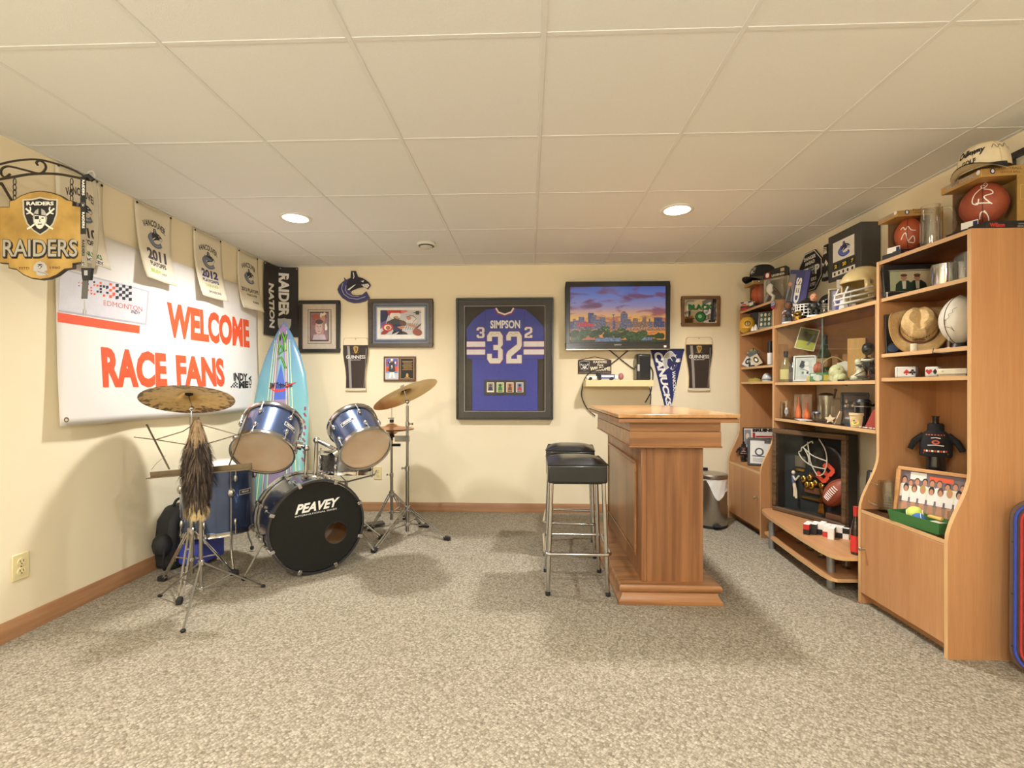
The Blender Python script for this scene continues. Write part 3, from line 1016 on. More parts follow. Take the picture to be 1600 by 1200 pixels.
q = Print(); q.text(SILVER, 'SANYO', -.03, -h / 2 + h * .06, .03, -h / 2 + h * .08, bold=.02)
q.rect(WHITE, w * .44, -h / 2 + h * .03, w * .465, -h / 2 + h * .06); q.build('maker_mark', t, 0)

# ---------------------------------------------------------------- mirror sign
cx, cz, w, h = wallrect(1064, 463, 1124, 510)
t = picture('mirror_sign', 'small brown framed bar mirror with green lettering beside the television', 'mirror', (cx, BACK, cz), w, h, 0, .028, .022, wood('mirror frame', (140, 104, 70), (108, 78, 50), 'x'), [], None, False)
MB().box(-w / 2 + .02, w / 2 - .02, -.012, -.0085, -h / 2 + .02, h / 2 - .02, mat('mirror silver', (225, 222, 210), .04, 1., var=0)).build('mirror_glass', t)
q = Print(); s = Sub(q, -w / 2 + .028, -h / 2 + .028, w / 2 - .028, h / 2 - .028)
GM = INK('mirror green', (30, 120, 60))
s.text(BLACK, 'BLACK', .13, .55, .89, .77, bold=.05, fn=None); s.text(GM, 'BLACK', .11, .57, .87, .79, bold=.03)
s.oval(BLACK, .5, .27, .17, .22); s.oval(GM, .5, .27, .14, .19); s.oval(INK('pale green', (150, 200, 150)), .48, .28, .06, .08)
s.line(BLACK, [(.04, .3), (.04, .85), (.12, .93), (.3, .93)], .02); s.line(BLACK, [(.04, .3), (.12, .15), (.3, .2)], .03); s.line(BLACK, [(.96, .4), (.96, .9)], .02); s.rect(BLACK, .75, .04, .95, .14)
q.build('print', t, -.0125)

# ---------------------------------------------------------------- shelf under the television and what is on it
SHY = BACK - .2
a, b2 = AY(915, 594, SHY), AY(1022, 604, SHY)
SHZ = a.z
SHM = mat('cream painted shelf', (222, 202, 152), .5, var=.02)
o = MB().box(a.x, b2.x, SHY, BACK, b2.z, a.z, SHM)
tag(o.build('wall_shelf', None, .003), 'cream painted wall shelf under the television', 'shelf')
a, b2 = AY(995, 553, SHY + .05), AY(1017, 594, SHY + .05)
t = thing('speaker_box', 'small upright black speaker box on the cream shelf', 'speaker', ((a.x + b2.x) / 2, SHY + .1, SHZ))
hh = a.z - SHZ; ww = (b2.x - a.x) / 2
MB().box(-ww, ww, -.05, .05, 0, hh, TVB).build('body', t, .012)
MB().box(-ww * .5, ww * .85, -.053, -.049, .02, hh - .02, mat('speaker grille cloth', (34, 34, 34), .9, bump=.4, bscale=900)).build('grille', t, .003)
MB().box(-ww * .9, -ww * .6, -.052, -.049, hh * .35, hh * .6, SILVER).build('label_strip', t)
a, b2 = AY(917, 588, SHY + .03), AY(975, 594, SHY + .03)
t = thing('toy_truck', 'small white and blue toy truck lying along the shelf', 'toy truck', ((a.x + b2.x) / 2, SHY + .06, SHZ))
L = (b2.x - a.x) / 2
MB().box(-L, -L * .45, -.03, .03, .012, .035, WHITE).box(-L * .45, -L * .25, -.03, .03, .012, .062, BLACK).build('cab', t, .004)
MB().box(-L * .25, L * .5, -.03, .03, .014, .05, INK('toy blue', (70, 84, 150))).box(-L * .22, L * .45, -.0305, -.03, .026, .042, WHITE).build('trailer', t, .003)
MB().box(L * .5, L * .7, -.03, .03, .012, .04, WHITE).build('tail_box', t, .003)
MB().ell((L * .87, 0, .032), (.024, .026, .03), INK('toy rose', (170, 110, 110)), 12).build('rear_ball', t)
for x in (-L * .8, -L * .3, L * .35):
    MB().cyl((x, -.032, .014), (x, .032, .014), .014, BLACK, 12).build('wheel', t)
# hanging welcome sign
cx, cz, w, h = wallrect(903, 557, 955, 584)
hh = h
t = thing('welcome_sign', 'small dark hanging welcome sign with shield crest under the television', 'sign', (cx, BACK, cz))
z0, z1 = -h / 2, h / 2 * .55
MB().box(-w / 2, w / 2, -.01, 0, z0 + 0, z0 + h * .78, mat('dark sign board', (66, 56, 48), .7)).build('board', t, .002)
MB().tube([(-w / 2 + .005, -.006, z0 + h * .78), (0, -.003, z0 + h * .98), (w / 2 - .005, -.006, z0 + h * .78)], .003, BROWN, 6).build('hanger', t)
q = Print(); s = Sub(q, -w / 2, z0, w / 2, z0 + h * .78)
shield(q, -w * .46, z0 + h * .17, -w * .15, z0 + h * .74, None)
s.text(CREAM, 'RAIDERS', .46, .78, .86, .95, bold=.03); s.text(CREAM, 'Fans', .57, .56, .76, .74, bold=.02, shear=.3); s.text(CREAM, 'WELCOME', .36, .22, .97, .52, bold=.05); s.text(INK('faint letters', (150, 140, 126)), 'OTHERS PAY TO PARK', .03, .05, .97, .14, bold=.0)
q.build('lettering', t, -.01)
# cables
CAB = mat('black cable rubber', (22, 22, 22), .5)


def cable(pts, r, label, Y=BACK - .012, name='power_cable'):
    P = [AY(x, y, Y if len(p) < 3 else p[2]) for p in pts for x, y in [p[:2]]]
    # smooth the run
    out = []
    for i in range(len(P) - 1):
        p0, p1, p2, p3 = P[max(0, i - 1)], P[i], P[i + 1], P[min(len(P) - 1, i + 2)]
        for k in range(5):
            t_ = k / 5
            out.append(.5 * ((2 * p1) + (p2 - p0) * t_ + (2 * p0 - 5 * p1 + 4 * p2 - p3) * t_ ** 2 + (3 * p1 - p0 - 3 * p2 + p3) * t_ ** 3))
    out.append(P[-1])
    return tag(MB().tube(out, r, CAB, 6).build(name), label, 'cable')


cable([(951, 546), (968, 560), (985, 573), (996, 580)], .0045, 'black cable slanting from the television down to the speaker box')
cable([(981, 548), (975, 553), (960, 565), (948, 573), (925, 580), (914, 591), (910, 605), (909, 620), (917, 638), (930, 650)], .0045, 'long black cable from the television curving down past the left end of the shelf')
cable([(1016, 572), (1020, 580), (1020, 592), (1018, 605), (1016, 615), (1008, 629)], .0045, 'short black cable hanging from the right end of the shelf')
cable([(1015, 605), (1017, 618), (1016, 632)], .004, 'straight black cable hanging behind the right end of the shelf')

# ---------------------------------------------------------------- pennant
P = [AY(x, y, BACK) for x, y in ((1016, 545), (1069, 545), (1050, 634), (1036, 634))]
c = P[0]
t = thing('pennant', 'navy felt triangular pennant with white hockey team lettering, hung point down', 'pennant', (c.x, BACK, c.z))
bl_, br_ = P[3] - c, P[2] - c
tip = Vector(((bl_.x + br_.x) / 2 + .004, 0, bl_.z * 1.22))
NAVYF = mat('navy felt', (46, 50, 104), .95, bump=.3, bscale=600)
MB().prism([(0, 0), (P[1].x - c.x, 0), (tip.x + .004, tip.z), (tip.x - .004, tip.z)], -.006, -.002, NAVYF).build('felt', t)
wt = P[1].x - c.x
Lh = -tip.z
fnp = lambda a, b, u, v: (u, v)


def pen(x, y):
    """(across 0..1, down 0..1) on the tapering pennant"""
    return (tip.x * y + (x - 0) * wt * (1 - y) + 0, -Lh * y)


q = Print()
q.rect(INK('pennant band', (24, 24, 50)), .0, -.02, wt, -.0)
q.text(WHITE, 'CANUCKS', 0, 0, 1, 1, bold=.05, fn=lambda a, b, u, v: pen(.07 + .36 * b * 1.0 + .25 * a * 0, .055 + .86 * a) if False else (tip.x * (.05 + .8 * a) + wt * (.06 + .27 * b) * (1 - .42 * a), -Lh * (.05 + .78 * a)))
q.text(WHITE, 'VANCOUVER', 0, 0, 1, 1, bold=.03, fn=lambda a, b, u, v: (tip.x * (.3 + .4 * a) + wt * (.52 + .1 * b) * (1 - .3 * a) - .012, -Lh * (.32 + .42 * a)))
ox, oz = wt * .62, -Lh * .17
orca(q, 0, 0, 1, 1, NAVY, INK('pennant grey', (196, 200, 200)), WHITE, fn=lambda a, b: (ox + (b - .5) * wt * .52, oz - (a - .5) * Lh * .28))
q.build('lettering', t, -.006)
MB().ell((wt * .5, -.007, -.012), (.005, .003, .005), SILVER, 8).build('pin', t)

# ================================================================ left wall
Y0B = AL(81, 600).y


def BL(px, py): p = AL(px, py); return (p.y - Y0B, p.z)


CLOTH = mat('banner vinyl', (226, 222, 217), .55, var=.012, scale=4, bump=.1, bscale=400)
TOWEL = mat('towel cloth', (226, 217, 194), .95, var=.02, scale=50, bump=.5, bscale=500)
t = thing('banner', 'large white race welcome banner with orange lettering on the left wall', 'banner', (LAX, Y0B, 0), LROT)
bu1 = BL(401, 600)[0]
bz1 = BL(399, 455)[1]; bz0 = (BL(81, 667)[1] + BL(402, 640)[1]) / 2


def bwave(u, v):
    k = (bz1 - v) / (bz1 - bz0)
    return .010 + .028 * k * k + .006 * sin(u * 5.5 + 1.2 * k) * (.3 + k) + .004 * sin(u * 13 + v * 5)


def bmap(u, v, off): return (u, -bwave(u, v) - (off + .0022 if off else 0), v)


g = MB()
NU, NV = 48, 26
vsb = [bmap(bu1 * i / NU, bz0 + (bz1 - bz0) * j / NV, 0) for j in range(NV + 1) for i in range(NU + 1)]
g.add(vsb, [(j * (NU + 1) + i, j * (NU + 1) + i + 1, (j + 1) * (NU + 1) + i + 1, (j + 1) * (NU + 1) + i) for j in range(NV) for i in range(NU)], CLOTH, True)
o = g.build('cloth', t)
sm = o.modifiers.new('sheet', 'SOLIDIFY'); sm.thickness = .0015; sm.offset = -1
ORB = INK('banner orange', (222, 84, 46)); LG = INK('banner grey', (206, 206, 212))
q = Print()


def gridpoly(m, pts_px, nu=10, nv=6):
    """four px corners (bl, br, tr, tl) as a fine grid so that it follows the cloth"""
    a, b, c, d = [Vector(BL(*p)) for p in pts_px]
    vs = []
    for j in range(nv + 1):
        for i in range(nu + 1):
            x, y = i / nu, j / nv
            w_ = (a * (1 - x) + b * x) * (1 - y) + (d * (1 - x) + c * x) * y
            vs.append(tuple(w_))
    q.items.append((m, vs, [(j * (nu + 1) + i, j * (nu + 1) + i + 1, (j + 1) * (nu + 1) + i + 1, (j + 1) * (nu + 1) + i) for j in range(nv) for i in range(nu)]))


gridpoly(ORB, [(82, 503), (212, 521), (213, 509), (82, 488)])
gridpoly(INK('banner shade', (178, 176, 184)), [(84, 487), (224, 508), (230, 455), (88, 418)])
gridpoly(INK('banner shade light', (205, 203, 209)), [(84, 484), (221, 505), (227, 456), (88, 421)])
rg = random.Random(9)
for r_ in range(5):                                            # checkered flag breaking up to the left
    for c_ in range(17):
        x, y = 118 + c_ * 5.0, 437 + c_ * .75 + r_ * 4.7
        fade = c_ / 16.
        if rg.random() > .25 + .9 * fade or ((r_ + c_) % 2 and fade > .5): continue
        sz = .9 + 1.5 * min(1, fade * 1.3)
        gridpoly(BLACK if rg.random() > .45 else ORB, [(x - sz / 1, y + sz + (1 - fade) * rg.uniform(-6, 6)), (x + sz, y + sz), (x + sz, y - sz), (x - sz, y - sz)] if fade > .5 else
                 [(x - sz, y + sz), (x + sz, y + sz), (x + sz, y - sz), (x - sz, y - sz)], 1, 1)


def btext(m, s, x0, yb0, yt0, x1, yb1, yt1, **k):
    (ua, va), (ub, vb) = BL(x0, yb0), BL(x0, yt0); (uc, vc), (ud, vd) = BL(x1, yb1), BL(x1, yt1)
    q.text(m, s, 0, 0, 1, 1, fn=lambda a, b, u, v: (ua + (uc - ua) * a, (va + (vc - va) * a) * (1 - b) + (vb + (vd - vb) * a) * b), **k)


btext(INK('dull red', (190, 84, 60)), 'EDMONTON', 157, 477, 469, 217, 487, 479.5, bold=-.006)
btext(DGREY, 'INDY', 199, 489, 484, 214, 492, 487, bold=0, shear=.3)
btext(ORB, 'WELCOME', 259, 527, 471, 386, 544, 500, bold=.05)
btext(ORB, 'RACE', 150, 606, 541, 255, 605, 552, bold=.05)
btext(ORB, 'FANS', 271, 605, 554, 344, 604, 560, bold=.05)
btext(BLACK, 'iNDY', 359, 595, 582, 381, 595, 584, bold=.05); btext(BLACK, 'ME', 367, 607, 595, 382, 606, 595.5, bold=.06); btext(BLACK, '!', 384, 606, 603.5, 386, 606, 603.5, bold=.04)
(ua_, va_), (ub_, vb_) = BL(382.5, 602.5), BL(387, 587)
q.text(BLACK, 'CA', 0, 0, 1, 1, bold=.05, fn=lambda a, b, u, v: (ub_ + (ua_ - ub_) * b, va_ + (vb_ - va_) * a))
for r_ in range(4):
    for c_ in range(6):
        if (r_ + c_) % 2 == 0 and c_ < 6 and (c_ + r_ > 2): gridpoly(BLACK, [(351 + c_ * 2.4, 598.4 + r_ * 2.4), (353.4 + c_ * 2.4, 598.4 + r_ * 2.4), (353.4 + c_ * 2.4, 596 + r_ * 2.4), (351 + c_ * 2.4, 596 + r_ * 2.4)], 1, 1)
q.build('lettering', t, mapf=bmap, step=.0004)
BRASSG = mat('brass grommet', (150, 130, 84), .35, .8)
for u, v in ((.03, bz0 + .03), (bu1 - .03, bz0 + .03), (.03, bz1 - .03), (bu1 - .03, bz1 - .03)):
    MB().lathe([(.006, .001), (.008, .003), (.012, .003), (.013, .0)], BRASSG, 14, T=Matrix.Translation(bmap(u, v, 0)) @ Matrix.Rotation(R(90), 4, 'X')).build('grommet', t)

TACK = mat('black tack', (20, 20, 20), .4)


def towel(pxl, pxr, pxbot, label, lines, seed):
    """rally towel hung by two tacks at the very top of the left wall"""
    y0 = AL(pxl, 400).y; y1 = AL(pxr, 400).y
    zb = AL((pxl + pxr) / 2, pxbot).z
    zt = CEIL - .008
    w = y1 - y0; h = zt - zb
    t = thing('rally_towel', label, 'towel', (LAX, (y0 + y1) / 2, zb), LROT, group='white rally towels along the top of the left wall')
    ph = seed * 1.7

    def tm(u, v, off):
        k = 1 - v / h
        sag = .02 * (1 - (2 * u / w) ** 2) * (1 - k) * .6
        return (u * (1 - .05 * k + .02 * sin(v * 9 + ph)), -(.012 + .05 * k * k * (1.1 - v / h) + .012 * k * sin(u * 16 + ph)) - off, v - sag)
    g = MB()
    nu, nv = 12, 14
    vs = [tm(-w / 2 + w * i / nu, h * j / nv, 0) for j in range(nv + 1) for i in range(nu + 1)]
    g.add(vs, [(j * (nu + 1) + i, j * (nu + 1) + i + 1, (j + 1) * (nu + 1) + i + 1, (j + 1) * (nu + 1) + i) for j in range(nv) for i in range(nu)], TOWEL, True)
    o = g.build('cloth', t)
    sm = o.modifiers.new('sheet', 'SOLIDIFY'); sm.thickness = .004; sm.offset = -1
    q = Print()
    q.text(DGREY, 'VANCOUVER', -w * .33, h * .76, w * .33, h * .85, bold=.03, arc=h * .07)
    orca(q, -w * .22, h * .47, w * .24, h * .74, INK('ink', (40, 42, 52)), INK('grey blue', (110, 120, 140)))
    for (s_, c_, x0, z0, x1, z1, bd) in lines: q.text(c_, s_, w * x0, h * z0, w * x1, h * z1, bold=bd)
    q.build('print', t, mapf=tm, step=.0005)
    for sx in (-1, 1):
        c = Vector(tm(sx * w * .46, h - .012, 0))
        MB().ell((c.x, c.y - .003, c.z), (.007, .004, .007), TACK, 10).build('tack', t)


PUR = INK('towel navy', (62, 58, 110)); LIME = INK('lime', (170, 190, 70))
towel(83, 158, 412, 'white rally towel half hidden behind the hanging pub sign', [('2010', DGREY, -.28, .3, .28, .42, .04), ('PLAYOFFS', DGREY, -.26, .22, .26, .28, .04), ('CANUCKS', GREEN, -.3, .08, .3, .14, .04), ('HOCKEY', NAVY, -.3, .02, .3, .06, .04)], 1)
towel(208, 265, 440, 'white rally towel printed 2011 in navy, above the banner', [('2011', INK('worn plum', (78, 70, 78)), -.3, .28, .32, .44, .05), ('PLAYOFFS', DGREY, -.26, .2, .28, .265, .04), ('BELIEVE', LIME, -.3, .1, .05, .15, .04), ('WEST', DGREY, .08, .1, .26, .13, .02)], 2)
towel(300, 343, 466, 'white rally towel printed 2012 in purple, above the banner', [('2012', PUR, -.28, .32, .3, .45, .05), ('PLAYOFFS', PUR, -.28, .25, .3, .3, .04), ('CANUCKS', LIME, -.2, .18, .25, .22, .03), ('SPONSORS', DGREY, -.12, .08, .3, .12, .02)], 3)
towel(369, 401, 484, 'white rally towel printed 2013, nearest the back wall', [('2013 PLAYOFFS', DGREY, -.38, .31, .38, .38, .04), ('VANCOUVER', DGREY, -.2, .24, .25, .28, .03), ('FANS', DGREY, .0, .12, .25, .16, .03)], 4)

# black flag folded into the corner
FLAGM = mat('black flag cloth', (52, 50, 48), .85, var=.06, bump=.3, bscale=500)
fz1 = CEIL - .01
pr_ = AY(466, 427, BACK - .01); pl_ = AL(410, 415)
path = [Vector((LAX + .012, pl_.y, 0)), Vector((LAX + .02, BACK - .12, 0)), Vector((LAX + .035, BACK - .05, 0)), Vector((LAX + .085, BACK - .02, 0)), Vector((pr_.x, BACK - .012, 0))]
seglen = [0]
for i in range(1, len(path)): seglen.append(seglen[-1] + (path[i] - path[i - 1]).length)
FWD = seglen[-1]


def fmap(u, v, off):
    u = min(max(u, 0), FWD)
    for i in range(1, len(path)):
        if u <= seglen[i] + 1e-9:
            a, b = path[i - 1], path[i]
            k = (u - seglen[i - 1]) / (seglen[i] - seglen[i - 1])
            p = a.lerp(b, k); d = (b - a).normalized(); n = Vector((d.y, -d.x, 0))
            return p + n * (off + .004 * sin(v * 12)) + Vector((0, 0, v))
    return path[-1]


t = thing('wall_flag', 'black flag with white lettering folded into the back left corner', 'flag')
fz0 = AY(450, 527, BACK).z
nu, nv = 22, 14
g = MB()
g.add([fmap(FWD * i / nu, fz0 + (fz1 - fz0) * j / nv, 0) for j in range(nv + 1) for i in range(nu + 1)], [(j * (nu + 1) + i, j * (nu + 1) + i + 1, (j + 1) * (nu + 1) + i + 1, (j + 1) * (nu + 1) + i) for j in range(nv) for i in range(nu)], FLAGM, True)
g.build('cloth', t)
q = Print(); H = fz1 - fz0
q.text(WHITE, 'RAIDER', 0, 0, 1, 1, bold=.045, fn=lambda a, b, u, v: (FWD * (.54 + .24 * b), fz1 - H * (.09 + .62 * a)))
q.text(WHITE, 'NATION', 0, 0, 1, 1, bold=.045, fn=lambda a, b, u, v: (FWD * (.2 + .2 * b), fz1 - H * (.27 + .62 * a)))
shield(q, FWD * .5, fz0 + H * .06, FWD * .84, fz0 + H * .27)
q.build('lettering', t, mapf=fmap, step=.0006)
for u in (.01, FWD * .58, FWD - .01):
    c = fmap(u, fz1 - .015, .004); MB().ell(c, .006, SILVER, 8).build('tack', t)

# ---------------------------------------------------------------- hanging pub sign on its bracket
SGD = 1.96
IRON = mat('dark wrought iron', (58, 48, 38), .55, .4, var=.15)


def SG(px, py): return AD(px, py, SGD)


c0 = SG(66, 372)
t = thing('pub_sign', 'gold shield-crest tavern sign hanging from a dark iron scroll bracket', 'sign', c0, TH)
K = SGD / 750.


def sg(px, py): return ((px - 66) * K, (372 - py) * K)


OUT = [(2, 324), (17, 324), (17, 315), (25, 313), (36, 306), (50, 301), (66, 299), (82, 301), (97, 306), (108, 313), (117, 315), (117, 322), (131, 324), (131, 411), (117, 413), (117, 420), (104, 422), (92, 431), (80, 436), (66, 438), (52, 436), (40, 431), (28, 422), (16, 420), (16, 413), (2, 412)]
MB().prism([sg(*p) for p in OUT], -.008, .008, mat('sign dark edge', (56, 44, 30), .6, var=.2)).build('board', t, .0015)


def gold_mat():
    m, nt, b, out = newmat('worn gold paint')
    n = N(nt, 'ShaderNodeTexNoise', Scale=9., Detail=6.); nt.links.new(coords(nt), n.inputs['Vector'])
    nt.links.new(ramp(nt, n.outputs[0], [(.3, lin((146, 114, 54))), (.55, lin((184, 150, 80))), (.75, lin((200, 168, 98)))]), b.inputs['Base Color'])
    b.inputs['Roughness'].default_value = .5
    return m


q = Print()
q.poly(gold_mat(), shrink([sg(*p) for p in OUT], .0045))
(ua, va), (ub, vb) = sg(38, 369), sg(94, 309); shield(q, ua, va, ub, vb, 'RAIDERS', INK('sign grey', (196, 192, 176)))
SIL2 = INK('letter grey', (176, 172, 160))
for dx, m in ((.004, BLACK), (0, BLACK)): (ua, va), (ub, vb) = sg(8, 403), sg(124, 375); q.text(m, 'RAIDERS', ua + dx - .002, va - dx - .002, ub + dx, vb - dx + .002, bold=.05)
(ua, va), (ub, vb) = sg(8, 402), sg(124, 375); q.text(SIL2, 'RAIDERS', ua, va, ub, vb, bold=.012)
(ua, va), (ub, vb) = sg(33, 421.5), sg(49, 418); q.text(BROWN, 'ESTD', ua, va, ub, vb, bold=.02)
(ua, va), (ub, vb) = sg(81, 421), sg(97, 417); q.text(BROWN, '1960', ua, va, ub, vb, bold=.02)
hp = [(55, 424), (56, 416), (60, 411), (66, 409), (72, 411), (76, 416), (77, 423), (72, 425), (79, 430), (66, 432), (60, 430), (60, 425)]
q.poly(SILVER, [sg(*p) for p in hp]); (ua, va), (ub, vb) = sg(62, 421), sg(69.5, 413); shield(q, ua, va, ub, vb, None)
q.line(GREY, [sg(62, 425), sg(74, 428), sg(78, 432)], .003)
q.build('lettering', t, -.008)


def curve(pts, n=6):
    P = [Vector(p) for p in pts]; out = []
    for i in range(len(P) - 1):
        p0, p1, p2, p3 = P[max(0, i - 1)], P[i], P[i + 1], P[min(len(P) - 1, i + 2)]
        for k in range(n):
            s_ = k / n
            out.append(.5 * ((2 * p1) + (p2 - p0) * s_ + (2 * p0 - 5 * p1 + 4 * p2 - p3) * s_ ** 2 + (3 * p1 - p0 - 3 * p2 + p3) * s_ ** 3))
    out.append(P[-1]); return out


def sg3(px, py, y=0): u, v = sg(px, py); return (u, y, v)


br = MB()
br.tube(curve([sg3(-34, 290), sg3(-15, 283), (sg3(18, 277)), sg3(50, 272), sg3(90, 272), sg3(133, 280), sg3(152, 284)]), .005, IRON, 8)
br.tube(curve([sg3(-34, 272), sg3(-10, 260), sg3(20, 252), sg3(55, 249), sg3(85, 255), sg3(115, 266), sg3(140, 280)]), .004, IRON, 8)
br.box(-.255, -.245, -.02, .02, sg(0, 330)[1], sg(0, 250)[1], IRON)
o = br.build('bracket', t)
MB().tube(curve([sg3(16, 272), sg3(8, 277), sg3(2, 272), sg3(3, 264), sg3(14, 260), sg3(40, 266), sg3(62, 271), sg3(71, 264), sg3(70, 256), sg3(62, 251), sg3(57, 254), sg3(59, 258)]), .0042, IRON, 8).build('scroll', t)
MB().tube([sg3(-34, 318), sg3(-10, 295), sg3(2, 286)], .004, IRON, 8).tube([sg3(2, 286), sg3(18, 313)], .005, IRON, 8).build('brace', t)
MB().tube(curve([sg3(139, 280), sg3(138, 271), sg3(142, 268), sg3(147, 270), sg3(149, 279)]), .003, SILVER, 8).build('end_ring', t)
for px in (23, 112):
    for k in range(4):
        y0_ = 279 + k * 8.6
        a = pi / 2 * (k % 2)
        cx_, cz_ = sg(px, y0_ + 5)
        ring = [(cx_ + .006 * cos(b_) * cos(a), .006 * cos(b_) * sin(a), cz_ + .014 * sin(b_)) for b_ in [2 * pi * i / 12 for i in range(12)]]
        MB().tube(ring, .0016, IRON, 5, closed=True).build('chain_link', t)
# lanyard
LOC = SG(144, 280)
t = thing('lanyard', 'black and grey lettered lanyard hanging from the tip of the sign bracket', 'lanyard', (LOC.x - .005, LOC.y - .012, LOC.z), TH)


def ly(px, py): return ((px - 144) * K, (280 - py) * K)


BKR = mat('black ribbon', (30, 30, 30), .7, bump=.3); GRR = mat('grey ribbon', (146, 138, 120), .7, bump=.3)


def ribbon(name, pts, m, w, y, parent=None):
    P = [ly(*p) for p in pts]
    g = MB()
    for i in range(len(P) - 1):
        (a, b), (c, d) = P[i], P[i + 1]
        g.add([(a - w, y, b), (a + w, y, b), (c + w, y, d), (c - w, y, d), (a - w, y + .0016, b), (a + w, y + .0016, b), (c + w, y + .0016, d), (c - w, y + .0016, d)],
              [(0, 1, 2, 3), (7, 6, 5, 4), (0, 4, 5, 1), (1, 5, 6, 2), (2, 6, 7, 3), (3, 7, 4, 0)], m)
    return g.build(name, parent)


ribbon('front_ribbon', [(138, 279), (138, 330), (138, 368)], BKR, .011, -.006, t)
ribbon('front_ribbon', [(138, 368), (139, 400), (141, 420)], GRR, .0108, -.0062, t)
ribbon('rear_ribbon', [(150, 283), (153, 300), (155, 350), (153, 390), (149, 421)], GRR, .009, .006, t)
MB().tube([(ly(138, 280)[0], -.005, ly(138, 280)[1]), (ly(144, 278)[0], 0, ly(144, 277)[1]), (ly(150, 283)[0], .006, ly(150, 283)[1])], .009, BKR, 8).build('fold', t)
q = Print()
for y0_, y1_, m in ((284, 308, WHITE), (334, 359, WHITE), (377, 402, BLACK)):
    (a, b), (c, d) = ly(136.4, y1_), ly(140.6, y0_); q.text(m, 'RAIDERS', a, b, c, d, down=True, bold=.04)
for y_ in (322, 414): (a, b), (c, d) = ly(135.8, y_ + 4), ly(140.6, y_ - 3); shield(q, a, b, c, d, None)
q.build('lettering', t, -.0062)
(a, b) = ly(143, 429)
MB().prism([(a - .019, b + .022), (a + .023, b + .022), (a + .017, b - .026), (a - .014, b - .026)], -.009, .004, BKR).box(a - .006, a + .008, -.0095, -.0089, b - .008, b + .012, SILVER).build('buckle', t, .002)
ribbon('tail_ribbon', [(141, 438), (140, 452), (139, 468)], mat('dark grey ribbon', (84, 84, 80), .7), .012, -.004, t)
(a, b) = ly(139, 474)
MB().tube([(a, -.004, b + .01), (a, -.004, b - .02), (a + .006, -.004, b - .035), (a + .004, -.004, b - .05), (a - .006, -.004, b - .045), (a - .003, -.004, b - .022)], .003, SILVER, 8).build('clip', t)

# ================================================================ drum kit
CHROME = mat('chrome', (205, 205, 205), .14, 1., var=.02)
DCHROME = mat('dull chrome', (168, 166, 160), .28, 1., var=.06)
RUBBER = mat('black rubber', (26, 26, 26), .8)
DRUMB = mat('metallic blue drum wrap', (74, 90, 126), .24, .6, var=.1, scale=6, coat=.6)
TANIN = mat('bare drum shell wood', (224, 184, 138), .6, var=.08, scale=12)
SKINW = mat('coated drumhead', (228, 214, 196), .55, var=.02)
def hazy():
    m, nt, b, out = newmat('hazy clear drumhead')
    n = N(nt, 'ShaderNodeTexNoise', Scale=7., Detail=2.); nt.links.new(coords(nt), n.inputs['Vector'])
    tr = N(nt, 'ShaderNodeBsdfTransparent')
    b.inputs['Roughness'].default_value = .25
    nt.links.new(ramp(nt, n.outputs[0], [(.3, lin((240, 218, 188))), (.7, lin((250, 236, 214)))]), b.inputs['Base Color'])
    mx = N(nt, 'ShaderNodeMixShader'); mx.inputs[0].default_value = .5
    nt.links.new(tr.outputs[0], mx.inputs[1]); nt.links.new(b.outputs[0], mx.inputs[2]); nt.links.new(mx.outputs[0], out.inputs[0])
    return m


CLEARH = hazy()
BRONZE = mat('cymbal bronze', (196, 166, 108), .3, .9, var=.1, scale=10, bump=.1, bscale=120)


def aged_bronze():
    m, nt, b, out = newmat('speckled old bronze')
    tc = N(nt, 'ShaderNodeTexCoord'); ln = N(nt, 'ShaderNodeVectorMath', operation='LENGTH'); nt.links.new(tc.outputs['Object'], ln.inputs[0])
    mr = N(nt, 'ShaderNodeMapRange'); mr.inputs[1].default_value = .10; mr.inputs[2].default_value = .232; mr.inputs[3].default_value = -.1; mr.inputs[4].default_value = .16
    nt.links.new(ln.outputs['Value'], mr.inputs[0])
    n = N(nt, 'ShaderNodeTexNoise', Scale=34., Detail=5.); nt.links.new(coords(nt), n.inputs['Vector'])
    ad = N(nt, 'ShaderNodeMath', operation='ADD'); nt.links.new(n.outputs[0], ad.inputs[0]); nt.links.new(mr.outputs[0], ad.inputs[1])
    nt.links.new(ramp(nt, ad.outputs[0], [(.3, lin((196, 164, 104))), (.58, lin((182, 148, 90))), (.68, lin((84, 62, 40)))]), b.inputs['Base Color'])
    b.inputs['Metallic'].default_value = .85; b.inputs['Roughness'].default_value = .36
    return m


BRONZE2 = aged_bronze()


